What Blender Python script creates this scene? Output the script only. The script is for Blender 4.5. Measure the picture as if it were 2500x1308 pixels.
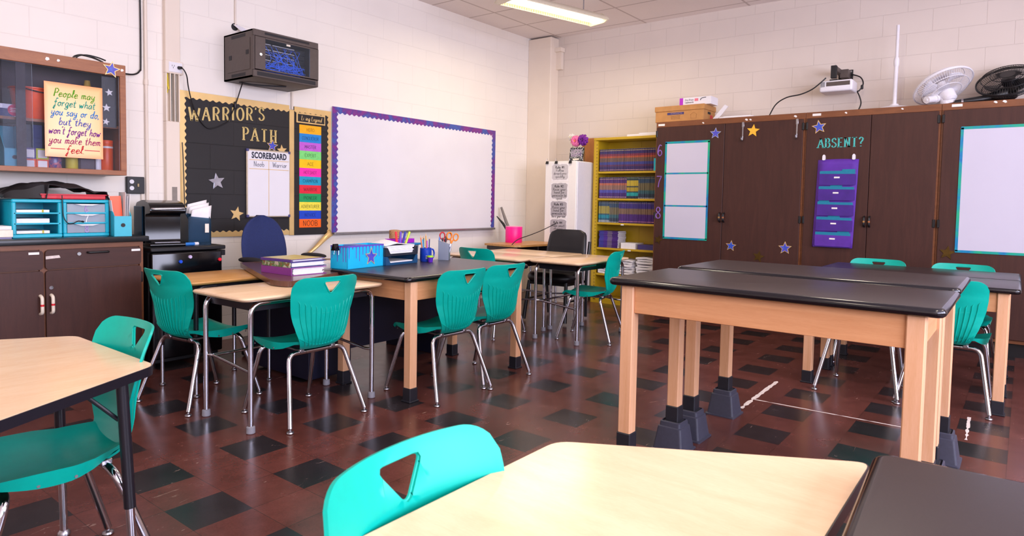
import bpy, bmesh, math, random
from mathutils import Vector, Matrix, Euler
R = math.radians
PI = math.pi
for o in list(bpy.data.objects):
    bpy.data.objects.remove(o)
scene = bpy.context.scene
COL = scene.collection

# ---------------------------------------------------------------- camera
cam_d = bpy.data.cameras.new('camera')
cam = bpy.data.objects.new('camera', cam_d)
COL.objects.link(cam)
YAW, PITCH, ROLL, FPX = 0.9074, -0.0517, 0.0179, 1602.56
fw = Vector((math.cos(PITCH)*math.sin(YAW), math.cos(PITCH)*math.cos(YAW), math.sin(PITCH)))
rt = Vector((math.cos(YAW), -math.sin(YAW), 0))
up = rt.cross(fw)
r2 = rt*math.cos(ROLL) + up*math.sin(ROLL)
u2 = -rt*math.sin(ROLL) + up*math.cos(ROLL)
cam.matrix_world = Matrix(((r2.x, u2.x, -fw.x, -7.2048), (r2.y, u2.y, -fw.y, -5.2678), (r2.z, u2.z, -fw.z, 1.2006), (0, 0, 0, 1)))
cam_d.sensor_width = 36.0
cam_d.sensor_fit = 'HORIZONTAL'
cam_d.lens = FPX/2500*36.0
cam_d.shift_y = -78.26/2500
cam_d.clip_start = 0.02
cam_d.dof.use_dof = True
cam_d.dof.focus_distance = 3.6
cam_d.dof.aperture_fstop = 8.0
scene.camera = cam

# ---------------------------------------------------------------- colour management, world, daylight, lamps
vs = scene.view_settings
vs.view_transform = 'Standard'; vs.look = 'None'; vs.gamma = 1.0; vs.use_curve_mapping = False
vs.exposure = 0.0
cy = scene.cycles
cy.max_bounces = 8; cy.diffuse_bounces = 4; cy.glossy_bounces = 4; cy.transmission_bounces = 6; cy.transparent_max_bounces = 8
cy.sample_clamp_indirect = 6.0
cy.caustics_reflective = False; cy.caustics_refractive = False
cy.use_denoising = True

def lin(c):
    if isinstance(c, str):
        c = c.lstrip('#'); c = tuple(int(c[i:i+2], 16)/255 for i in (0, 2, 4))
    return tuple(((v/12.92) if v <= 0.04045 else ((v+0.055)/1.055)**2.4) for v in c[:3])

world = bpy.data.worlds.new('world'); scene.world = world; world.use_nodes = True
bg = world.node_tree.nodes['Background']
bg.inputs[0].default_value = (*lin('#cfdcff'), 1); bg.inputs[1].default_value = 1.2

def area(name, loc, rot, sx, sy, power, col):
    d = bpy.data.lights.new(name, 'AREA'); d.shape = 'RECTANGLE'; d.size = sx; d.size_y = sy
    d.energy = power; d.color = lin(col)
    o = bpy.data.objects.new(name, d); COL.objects.link(o)
    o.location = loc; o.rotation_euler = rot
    return o
# daylight through the row of windows in the south wall
SY = -8.6
WINX = [-9.0, -7.1, -5.2, -3.3]
for k, wx in enumerate(WINX):
    area('window_daylight', (wx, SY+0.04, 1.95), (R(90), 0, R(0)), 1.7, 1.9, 132, '#e6e6ff')
# fluorescent ceiling lamps over the rest of the room, plus added upward fill
for lx, ly in ((-2.6, -4.2), (-5.2, -2.9), (-5.6, -5.9), (-8.0, -4.4), (-3.0, -6.9), (-8.2, -7.0), (-8.2, -1.9)):
    area('ceiling_lamp_light', (lx, ly, 3.2), (0, 0, 0), 1.2, 0.25, 17, '#fff0d8')
    area('ceiling_fill_uplight', (lx, ly, 3.14), (R(180), 0, 0), 1.2, 0.25, 5, '#ffeee0')  # fill light added to brighten the ceiling, no fixture modelled

# ---------------------------------------------------------------- mesh builder
class MB:
    def __init__(self):
        self.bm = bmesh.new()
    def _tag(self, faces, mi):
        for f in faces: f.material_index = mi
        return faces
    def box(self, lo, hi, mi=0, bev=0.0, seg=1, mat=None):
        lo = Vector(lo); hi = Vector(hi)
        r = bmesh.ops.create_cube(self.bm, size=1.0)
        vs_ = r['verts']; c = (lo+hi)/2; s = hi-lo
        for v in vs_:
            v.co = Vector((v.co.x*s.x+c.x, v.co.y*s.y+c.y, v.co.z*s.z+c.z))
        faces = list({f for v in vs_ for f in v.link_faces})
        self._tag(faces, mi)
        if bev > 0:
            es = list({e for v in vs_ for e in v.link_edges})
            rr = bmesh.ops.bevel(self.bm, geom=es, offset=bev, segments=seg, profile=0.5, affect='EDGES', clamp_overlap=True)
            vs_ = list({v for f in rr['faces'] for v in f.verts} | {v for v in vs_ if v.is_valid})
            for f in rr['faces']: f.material_index = mi
        if mat is not None:
            bmesh.ops.transform(self.bm, matrix=mat, verts=[v for v in vs_ if v.is_valid])
        return self
    def face(self, pts, mi=0):
        f = self.bm.faces.new([self.bm.verts.new(p) for p in pts]); f.material_index = mi
        return f
    def prism(self, pts, lo, hi, fr=None, mi=0, side=None):
        """2-D outline pts extruded from lo to hi; fr(a, b, h) maps to 3-D"""
        fr = fr or (lambda a, b, h: (a, b, h))
        A = [self.bm.verts.new(fr(p[0], p[1], lo)) for p in pts]
        B = [self.bm.verts.new(fr(p[0], p[1], hi)) for p in pts]
        n = len(pts)
        fs = [self.bm.faces.new(B), self.bm.faces.new(A[::-1])]
        for f in fs: f.material_index = mi
        for i in range(n):
            f = self.bm.faces.new((A[i], A[(i+1) % n], B[(i+1) % n], B[i])); f.material_index = mi if side is None else side
        return self
    def rings(self, rings, mi=0, cap0=True, cap1=True, closed=True):
        VV = [[self.bm.verts.new(p) for p in r] for r in rings]
        for a, b in zip(VV, VV[1:]):
            n = len(a)
            for i in range(n if closed else n-1):
                j = (i+1) % n
                f = self.bm.faces.new((a[i], a[j], b[j], b[i])); f.material_index = mi
        if cap0 and closed: self.bm.faces.new(VV[0][::-1]).material_index = mi
        if cap1 and closed: self.bm.faces.new(VV[-1]).material_index = mi
        return VV
    def tube(self, pts, r, n=12, mi=0, cap=True):
        pts = [Vector(p) for p in pts]
        rr = r if isinstance(r, (list, tuple)) else [r]*len(pts)
        tans = []
        for i in range(len(pts)):
            a = pts[max(0, i-1)]; b = pts[min(len(pts)-1, i+1)]
            tans.append((b-a).normalized())
        t = tans[0]
        nv = t.orthogonal().normalized()
        rings = []
        for i, p in enumerate(pts):
            if i:
                q = tans[i-1].rotation_difference(tans[i]); nv = (q @ nv).normalized()
            bv = tans[i].cross(nv).normalized()
            rings.append([p + (nv*math.cos(2*PI*k/n)+bv*math.sin(2*PI*k/n))*rr[i] for k in range(n)])
        self.rings(rings, mi, cap, cap)
        return self
    def lathe(self, prof, c=(0, 0, 0), n=20, mi=0, axis='z', cap=True):
        c = Vector(c); rings = []
        for r, h in prof:
            ring = []
            for k in range(n):
                a = 2*PI*k/n
                x, y = r*math.cos(a), r*math.sin(a)
                ring.append(c + (Vector((x, y, h)) if axis == 'z' else Vector((h, x, y)) if axis == 'x' else Vector((x, h, y))))
            rings.append(ring)
        self.rings(rings, mi, cap, cap)
        return self
    def cyl(self, a, b, r, n=16, mi=0, r2=None):
        return self.tube([a, b], [r, r if r2 is None else r2], n, mi)
    def grid(self, nu, nv, fn, mi=0):
        V = [[self.bm.verts.new(fn(i/nu, j/nv)) for j in range(nv+1)] for i in range(nu+1)]
        for i in range(nu):
            for j in range(nv):
                self.bm.faces.new((V[i][j], V[i+1][j], V[i+1][j+1], V[i][j+1])).material_index = mi
        return V
    def xf(self, m):
        bmesh.ops.transform(self.bm, matrix=m, verts=self.bm.verts[:]); return self
    def build(self, name, mats, parent=None, smooth=True, angle=38, loc=None, rot=None):
        bm = self.bm
        bmesh.ops.recalc_face_normals(bm, faces=bm.faces[:])
        me = bpy.data.meshes.new(name); bm.to_mesh(me); bm.free()
        if not isinstance(mats, (list, tuple)): mats = [mats]
        for m in mats: me.materials.append(m)
        if smooth:
            for p in me.polygons: p.use_smooth = True
            me.set_sharp_from_angle(angle=R(angle))
        return link(name, me, parent, loc, rot)

def link(name, me, parent=None, loc=None, rot=None):
    o = bpy.data.objects.new(name, me); COL.objects.link(o)
    if parent is not None: o.parent = parent
    if loc: o.location = loc
    if rot: o.rotation_euler = rot
    return o
def tag(o, label=None, cat=None, group=None, kind=None):
    if label: o['label'] = label
    if cat: o['category'] = cat
    if group: o['group'] = group
    if kind: o['kind'] = kind
    return o
def thing(name, label, cat, loc=(0, 0, 0), rz=0.0, group=None):
    o = bpy.data.objects.new(name, None); COL.objects.link(o)
    o.empty_display_size = 0.05
    o.location = loc; o.rotation_euler = (0, 0, rz)
    return tag(o, label, cat, group)
CHILD = {}
def dup(root, loc, rz, label=None, group=None):
    r = root.copy(); COL.objects.link(r); r.location = loc; r.rotation_euler = (0, 0, rz)
    if label: r['label'] = label
    if group: r['group'] = group
    for ch in list(root.children):
        c = ch.copy(); COL.objects.link(c); c.parent = r
        for g in list(ch.children):
            d = g.copy(); COL.objects.link(d); d.parent = c
    return r
def arc(c, r, a0, a1, n, f):
    return [f(c[0]+r*math.cos(a0+(a1-a0)*i/n), c[1]+r*math.sin(a0+(a1-a0)*i/n)) for i in range(n+1)]
def rrect(x0, y0, x1, y1, r, n=5):
    p = []
    for cx, cy_, a in ((x1-r, y1-r, 0), (x0+r, y1-r, 90), (x0+r, y0+r, 180), (x1-r, y0+r, 270)):
        for i in range(n+1):
            t = R(a+90*i/n); p.append((cx+r*math.cos(t), cy_+r*math.sin(t)))
    return p
def rpoly(pts, r, n=4):
    """round the corners of a 2-D polygon"""
    out = []; m = len(pts)
    for i in range(m):
        p0, p1, p2 = Vector(pts[i-1]), Vector(pts[i]), Vector(pts[(i+1) % m])
        rr = r[i] if isinstance(r, (list, tuple)) else r
        a = (p0-p1); b = (p2-p1); la, lb = a.length, b.length; a.normalize(); b.normalize()
        d = min(rr, la*0.45, lb*0.45)
        s, e = p1+a*d, p1+b*d
        for k in range(n+1):
            t = k/n
            q = (1-t)**2*s + 2*t*(1-t)*p1 + t*t*e
            out.append((q.x, q.y))
    return out
def bend(pts, r, n=6):
    """round the corners of an open 3-D polyline"""
    P = [Vector(p) for p in pts]; out = [P[0]]
    for i in range(1, len(P)-1):
        a = (P[i-1]-P[i]); b = (P[i+1]-P[i]); d = min(r, a.length*0.48, b.length*0.48)
        a.normalize(); b.normalize(); s = P[i]+a*d; e = P[i]+b*d
        for k in range(n+1):
            t = k/n; out.append((1-t)**2*s+2*t*(1-t)*P[i]+t*t*e)
    out.append(P[-1]); return out
def spline(pts, n=8):
    P = [Vector(p) for p in pts]; P = [2*P[0]-P[1]]+P+[2*P[-1]-P[-2]]; out = []
    for i in range(1, len(P)-2):
        for k in range(n):
            t = k/n
            out.append(0.5*((2*P[i])+(-P[i-1]+P[i+1])*t+(2*P[i-1]-5*P[i]+4*P[i+1]-P[i+2])*t*t+(-P[i-1]+3*P[i]-3*P[i+1]+P[i+2])*t**3))
    out.append(P[-2]); return out
# wall frames: (along, up, out of the wall)
def north(a, b, h): return (a, -h, b)          # wall y = 0, out is -y
def east(a, b, h): return (-h, a, b)           # wall x = 0, out is -x ; a is world y
def rect(a0, b0, a1, b1): return [(a0, b0), (a1, b0), (a1, b1), (a0, b1)]
NORTH = Euler((R(90), 0, 0)).to_matrix().to_4x4()
EAST = Matrix.Rotation(R(-90), 4, 'Z') @ NORTH
def text(body, size, mat, parent, pos, frame=NORTH, name='lettering', align='CENTER', shear=0.0, depth=0.0006, sx=1.0, offset=0.0, space=1.0, local=None):
    cu = bpy.data.curves.new(name, 'FONT'); cu.body = body; cu.size = size; cu.align_x = align; cu.align_y = 'CENTER'
    cu.extrude = depth; cu.shear = shear; cu.offset = offset; cu.space_character = space; cu.resolution_u = 3
    ob = bpy.data.objects.new(name, cu); COL.objects.link(ob)
    me = bpy.data.meshes.new_from_object(ob)
    bpy.data.objects.remove(ob); bpy.data.curves.remove(cu)
    me.name = name
    me.transform(Matrix.Translation(Vector(pos)) @ frame @ (local or Matrix.Identity(4)) @ Matrix.Diagonal((sx, 1, 1, 1)))
    me.materials.clear(); me.materials.append(mat)
    return link(name, me, parent)

# ---------------------------------------------------------------- materials
def newmat(name):
    m = bpy.data.materials.new(name); m.use_nodes = True
    nt = m.node_tree; b = nt.nodes['Principled BSDF']
    return m, nt, b
def N(nt, t, **kw):
    n = nt.nodes.new(t)
    for k, v in kw.items():
        if k.startswith('i_'): n.inputs[k[2:].replace('_', ' ')].default_value = v
        else: setattr(n, k, v)
    return n
def mth(nt, op, a, b=None, c=None):
    n = nt.nodes.new('ShaderNodeMath'); n.operation = op
    for i, v in enumerate((a, b, c)):
        if v is None: continue
        if isinstance(v, (int, float)): n.inputs[i].default_value = v
        else: nt.links.new(v, n.inputs[i])
    return n.outputs[0]
def mixc(nt, fac, a, b):
    n = nt.nodes.new('ShaderNodeMix'); n.data_type = 'RGBA'
    for i, v in ((0, fac), (6, a), (7, b)):
        if isinstance(v, (int, float)): n.inputs[i].default_value = v
        elif isinstance(v, tuple): n.inputs[i].default_value = (*v[:3], 1)
        else: nt.links.new(v, n.inputs[i])
    return n.outputs[2]
def ramp(nt, fac, stops, interp='LINEAR'):
    n = nt.nodes.new('ShaderNodeValToRGB'); cr = n.color_ramp; cr.interpolation = interp
    while len(cr.elements) > 1: cr.elements.remove(cr.elements[-1])
    cr.elements[0].position = stops[0][0]; cr.elements[0].color = (*stops[0][1], 1)
    for p, c in stops[1:]:
        e = cr.elements.new(p); e.color = (*c, 1)
    nt.links.new(fac, n.inputs[0]); return n.outputs[0]
def coords(nt, kind='Object', scale=(1, 1, 1), loc=(0, 0, 0), rot=(0, 0, 0)):
    tc = nt.nodes.new('ShaderNodeTexCoord'); mp = nt.nodes.new('ShaderNodeMapping')
    mp.inputs['Scale'].default_value = scale; mp.inputs['Location'].default_value = loc; mp.inputs['Rotation'].default_value = rot
    nt.links.new(tc.outputs[kind], mp.inputs[0]); return mp.outputs[0]
def noise(nt, vec, scale, detail=3.0, rough=0.55, dist=0.0):
    n = nt.nodes.new('ShaderNodeTexNoise'); n.inputs['Scale'].default_value = scale; n.inputs['Detail'].default_value = detail
    n.inputs['Roughness'].default_value = rough; n.inputs['Distortion'].default_value = dist
    nt.links.new(vec, n.inputs['Vector']); return n.outputs['Fac']
def bump(nt, b, h, strength=0.3, dist=0.002):
    n = nt.nodes.new('ShaderNodeBump'); n.inputs['Strength'].default_value = strength; n.inputs['Distance'].default_value = dist
    nt.links.new(h, n.inputs['Height']); nt.links.new(n.outputs[0], b.inputs['Normal'])
def plain(name, col, rough=0.5, metal=0.0, var=0.06, scale=40.0, spec=0.5, bmp=0.0, coat=0.0):
    m, nt, b = newmat(name)
    c = lin(col)
    v = coords(nt)
    f = noise(nt, v, scale, 2.0)
    dark = tuple(x*(1-var) for x in c); lite = tuple(min(1, x*(1+var)) for x in c)
    nt.links.new(ramp(nt, f, [(0.3, dark), (0.7, lite)]), b.inputs['Base Color'])
    b.inputs['Roughness'].default_value = rough; b.inputs['Metallic'].default_value = metal
    b.inputs['Specular IOR Level'].default_value = spec
    b.inputs['Coat Weight'].default_value = coat
    if bmp: bump(nt, b, f, bmp, 0.001)
    return m
def wood(name, c0, c1, rough=0.4, scale=(1, 14, 14), ns=3.0, spec=0.5, coat=0.0):
    m, nt, b = newmat(name)
    v = coords(nt, 'Object', scale)
    f = noise(nt, v, ns, 4.0, 0.6, 0.6)
    v2 = coords(nt, 'Object', tuple(s*7 for s in scale))
    g = noise(nt, v2, ns*2, 2.0)
    s = mth(nt, 'ADD', mth(nt, 'MULTIPLY', f, 0.7), mth(nt, 'MULTIPLY', g, 0.3))
    nt.links.new(ramp(nt, s, [(0.32, lin(c0)), (0.68, lin(c1))]), b.inputs['Base Color'])
    b.inputs['Roughness'].default_value = rough; b.inputs['Specular IOR Level'].default_value = spec
    b.inputs['Coat Weight'].default_value = coat; b.inputs['Coat Roughness'].default_value = 0.15
    return m
def blocks(name, base, axis, xoff=0.0, strength=0.35, var=0.03, pit=0.12):
    """painted concrete block wall; axis gives the horizontal world axis"""
    m, nt, b = newmat(name)
    geo = nt.nodes.new('ShaderNodeNewGeometry'); sep = nt.nodes.new('ShaderNodeSeparateXYZ'); nt.links.new(geo.outputs['Position'], sep.inputs[0])
    cmb = nt.nodes.new('ShaderNodeCombineXYZ')
    nt.links.new(mth(nt, 'ADD', sep.outputs[axis], xoff), cmb.inputs[0]); nt.links.new(sep.outputs[2], cmb.inputs[1])
    br = nt.nodes.new('ShaderNodeTexBrick'); nt.links.new(cmb.outputs[0], br.inputs['Vector'])
    br.inputs['Scale'].default_value = 1.0; br.inputs['Brick Width'].default_value = 0.4064; br.inputs['Row Height'].default_value = 0.2032
    br.inputs['Mortar Size'].default_value = 0.0035; br.inputs['Mortar Smooth'].default_value = 0.6; br.offset = 0.5
    br.inputs['Color1'].default_value = (1, 1, 1, 1); br.inputs['Color2'].default_value = (0.9, 0.9, 0.9, 1); br.inputs['Mortar'].default_value = (0, 0, 0, 1)
    n1 = noise(nt, geo.outputs['Position'], 90, 4.0, 0.7)
    n2 = noise(nt, geo.outputs['Position'], 1.3, 3.0)
    c = lin(base)
    c1 = ramp(nt, n2, [(0.3, tuple(x*(1-var) for x in c)), (0.7, tuple(min(1, x*(1+var)) for x in c))])
    nt.links.new(mixc(nt, mth(nt, 'MULTIPLY', br.outputs['Fac'], 0.16), c1, tuple(x*0.55 for x in c)), b.inputs['Base Color'])
    h = mth(nt, 'ADD', mth(nt, 'MULTIPLY', mth(nt, 'SUBTRACT', 1.0, br.outputs['Fac']), 1.0), mth(nt, 'MULTIPLY', n1, pit))
    bump(nt, b, h, strength, 0.004)
    b.inputs['Roughness'].default_value = 0.55; b.inputs['Specular IOR Level'].default_value = 0.35
    return m
def galaxy(name, cols, rough=0.35, scale=14, sparkle=True, metal=0.0):
    m, nt, b = newmat(name); v = coords(nt)
    f = noise(nt, v, scale, 5.0, 0.65, 0.8)
    k = len(cols)
    c = ramp(nt, f, [(0.28+0.44*i/(k-1), lin(x)) for i, x in enumerate(cols)])
    if sparkle:
        vo = nt.nodes.new('ShaderNodeTexVoronoi'); vo.inputs['Scale'].default_value = 190; nt.links.new(v, vo.inputs['Vector'])
        s = mth(nt, 'LESS_THAN', vo.outputs['Distance'], 0.13)
        c = mixc(nt, mth(nt, 'MULTIPLY', s, 0.55), c, (0.8, 0.82, 0.95))
    nt.links.new(c, b.inputs['Base Color']); b.inputs['Roughness'].default_value = rough; b.inputs['Metallic'].default_value = metal
    return m
def glassy(name, tint='#ffffff', rough=0.02, opacity=0.12, body='#dfe8ee', ior=1.45):
    """clear sheet: mostly see-through with a fresnel sheen and a little milky body"""
    m, nt, b = newmat(name)
    out = nt.nodes['Material Output']
    tr = nt.nodes.new('ShaderNodeBsdfTransparent'); tr.inputs[0].default_value = (*lin(tint), 1)
    b.inputs['Base Color'].default_value = (*lin(body), 1); b.inputs['Roughness'].default_value = rough
    n = noise(nt, coords(nt), 5, 2)
    mx = nt.nodes.new('ShaderNodeMixShader')
    fr = nt.nodes.new('ShaderNodeFresnel'); fr.inputs[0].default_value = ior
    f = mth(nt, 'ADD', fr.outputs[0], mth(nt, 'ADD', opacity, mth(nt, 'MULTIPLY', n, 0.02)))
    nt.links.new(mth(nt, 'MINIMUM', f, 1.0), mx.inputs[0]); nt.links.new(tr.outputs[0], mx.inputs[1]); nt.links.new(b.outputs[0], mx.inputs[2])
    nt.links.new(mx.outputs[0], out.inputs[0])
    return m
def bands(name, stops, axis=2, rough=0.4, speck=None):
    """stripes across an object's own height: printed covers and labels"""
    m, nt, b = newmat(name)
    tc = nt.nodes.new('ShaderNodeTexCoord'); sep = nt.nodes.new('ShaderNodeSeparateXYZ'); nt.links.new(tc.outputs['Generated'], sep.inputs[0])
    c = ramp(nt, sep.outputs[axis], [(p, lin(x)) for p, x in stops], 'CONSTANT')
    oi = nt.nodes.new('ShaderNodeObjectInfo')
    hs = nt.nodes.new('ShaderNodeHueSaturation'); nt.links.new(c, hs.inputs['Color'])
    nt.links.new(mth(nt, 'ADD', 0.75, mth(nt, 'MULTIPLY', oi.outputs['Random'], 0.5)), hs.inputs['Value'])
    nt.links.new(hs.outputs[0], b.inputs['Base Color']); b.inputs['Roughness'].default_value = rough
    return m

M = {}
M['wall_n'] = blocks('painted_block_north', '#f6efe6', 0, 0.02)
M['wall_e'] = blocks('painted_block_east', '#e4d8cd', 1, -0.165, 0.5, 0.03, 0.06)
M['wall_plain'] = plain('painted_wall', '#e9ddd0', 0.6, var=0.02, scale=4)
M['black_block'] = blocks('black_painted_block', '#262426', 0, 0.02, 0.6, 0.15, 0.25)
M['column'] = plain('column_paint', '#eee0d0', 0.5, var=0.02, scale=3)
M['chrome'] = plain('chrome', '#c9c9d2', 0.12, 1.0, var=0.03)
M['steel'] = plain('brushed_steel', '#a9a7ad', 0.32, 1.0, var=0.05)
M['teal'] = plain('teal_plastic', '#00aa98', 0.36, var=0.03, spec=0.3)
M['maple'] = wood('maple_laminate', '#e6c09a', '#efd2ae', 0.2, (2, 9, 9), 2.2, 0.5)
M['oak_lam'] = wood('oak_laminate', '#b9813f', '#dba664', 0.35, (2, 22, 22), 2.5)
M['oak'] = wood('oak_wood', '#dba478', '#eab994', 0.42, (16, 16, 1.0), 2.5)
M['oak_x'] = wood('oak_apron', '#cf9060', '#dfa374', 0.42, (1.0, 1.0, 18), 2.5)
M['black_top'] = plain('black_epoxy', '#302729', 0.32, var=0.12, scale=300, spec=0.5)
M['top_edge'] = plain('black_epoxy_edge', '#100e14', 0.14, var=0.05, spec=0.6)
M['black_edge'] = plain('black_vinyl', '#191820', 0.28, var=0.05, spec=0.5)
M['black_plastic'] = plain('black_plastic', '#151518', 0.35, var=0.05)
M['black_gloss'] = plain('black_gloss', '#08080c', 0.12, var=0.02)
M['black_matte'] = plain('black_matte', '#1d1b1d', 0.65, var=0.08)
M['boot'] = plain('rubber_boot', '#1b1b24', 0.5, var=0.08)
M['riser'] = plain('riser_plastic', '#3a3b4b', 0.5, var=0.08, scale=60, bmp=0.1)
M['grey_glide'] = plain('grey_nylon', '#8f8f99', 0.5)
M['walnut'] = wood('dark_walnut_laminate', '#3e2520', '#4c2e27', 0.45, (9, 9, 1), 3.0, 0.3)
M['walnut_h'] = wood('dark_walnut_horizontal', '#3e2520', '#4c2e27', 0.45, (1, 9, 9), 3.0, 0.3)
M['trimwood'] = wood('reddish_wood_trim', '#6f3f22', '#86502c', 0.42, (2, 2, 9), 3.0)
M['cabwood'] = wood('brown_cabinet_frame', '#8b5433', '#a5683f', 0.42, (2, 2, 12), 3.0)
M['white'] = plain('white_paint', '#f1eeea', 0.4, var=0.01)
M['white_pl'] = plain('white_plastic', '#eceaf0', 0.3, var=0.02)
M['paper'] = plain('paper', '#f2f0f2', 0.7, var=0.03)
M['board'] = plain('dry_erase_surface', '#eceaf0', 0.16, var=0.015, scale=3)
M['panel_lav'] = plain('lavender_white_panel', '#cdcadb', 0.3, var=0.015, scale=3)
M['alu'] = plain('aluminium', '#b9b9c0', 0.35, 0.9)
M['gold'] = plain('gold_paper', '#f0cd8c', 0.34, 0.45, var=0.06, scale=6)
M['gold_d'] = plain('dark_gold_foil', '#6e5428', 0.3, 0.8, var=0.2, scale=20)
M['gold_gl'] = plain('gold_glitter', '#dfc07a', 0.5, 0.1, var=0.45, scale=420)
M['yellow_star'] = plain('yellow_card', '#ffc13a', 0.45, 0.1)
M['holo'] = plain('holographic_silver', '#c8cfe0', 0.2, 0.9, var=0.25, scale=12)
M['galaxy'] = galaxy('galaxy_print', ['#2458c8', '#2f52c0', '#5a4cc0', '#2f7ad8'], 0.25, 18)
M['galaxy_border'] = galaxy('galaxy_border_print', ['#4a3f96', '#3e5fb0', '#5c3a94', '#8a2f86', '#41388c'], 0.3, 7)
M['aqua_border'] = galaxy('aqua_border_print', ['#0a5fb0', '#0a84b8', '#0aa890', '#28b878'], 0.4, 4, False)
M['teal_glitter'] = plain('teal_glitter', '#4fc3bd', 0.5, 0.2, var=0.3, scale=300)
M['purple_glitter'] = plain('purple_glitter', '#8a63b4', 0.5, 0.2, var=0.35, scale=200)
M['glass'] = glassy('cabinet_glass', '#f4f4f8', 0.02, 0.0, ior=1.25)
M['clear'] = glassy('clear_plastic', '#dfe6f2', 0.15, 0.30)
M['smoke'] = glassy('blue_clear_plastic', '#9ab8cc', 0.15, 0.2, '#3c5f7a')
M['purple'] = plain('purple_fabric', '#5a2a9e', 0.7, var=0.12, scale=12)
M['purple_d'] = plain('dark_purple_fabric', '#451f86', 0.7, var=0.12, scale=12)
M['tealcard'] = plain('teal_card', '#0b7f9c', 0.6)
M['aqua'] = plain('aqua_plastic', '#17b3cc', 0.35, var=0.03)
M['orange_pl'] = plain('orange_plastic', '#ff5a12', 0.35, var=0.04)
M['red_pl'] = plain('red_plastic', '#d41a2c', 0.4)
M['navy_fab'] = plain('navy_fabric', '#1f2c5e', 0.85, var=0.25, scale=260, bmp=0.2)
M['leather'] = plain('black_leather', '#17161a', 0.36, var=0.1, scale=120, bmp=0.15)
M['navy_metal'] = plain('navy_enamel', '#14162c', 0.4, var=0.05)
M['yellow_enamel'] = plain('yellow_enamel', '#c2a01c', 0.45, var=0.05, scale=6)
M['pink'] = plain('hot_pink_plastic', '#ff1291', 0.4, var=0.02)
M['cardboard'] = plain('cardboard', '#c08a50', 0.75, var=0.08, scale=12)
M['blue_mug'] = plain('blue_glaze', '#1b3fae', 0.12)
M['blue_card'] = plain('sky_blue_card', '#13b5e4', 0.5, var=0.03)
M['violet_paint'] = plain('violet_marker', '#6448b4', 0.5)
M['magenta'] = plain('magenta_card', '#b419c8', 0.4)
M['twine'] = plain('jute_twine', '#b98d5e', 0.85, var=0.25, scale=120, bmp=0.3)
M['ink'] = plain('dark_ink', '#1f1d22', 0.6)
M['cream_pl'] = plain('cream_plastic', '#eadfce', 0.4)
M['grey_metal'] = plain('charcoal_steel', '#5a4f4b', 0.5, 0.2, var=0.05)
M['cable'] = plain('black_cable', '#141216', 0.5)
M['tape'] = plain('masking_tape', '#dccfca', 0.7, var=0.15, scale=60)
M['green_pl'] = plain('green_band', '#18a050', 0.5)
def col(hexs, rough=0.5, metal=0.0):
    k = 'c_'+hexs+str(rough)+str(metal)
    if k not in M: M[k] = plain('colour_'+hexs.lstrip('#'), hexs, rough, metal)
    return M[k]
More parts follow.
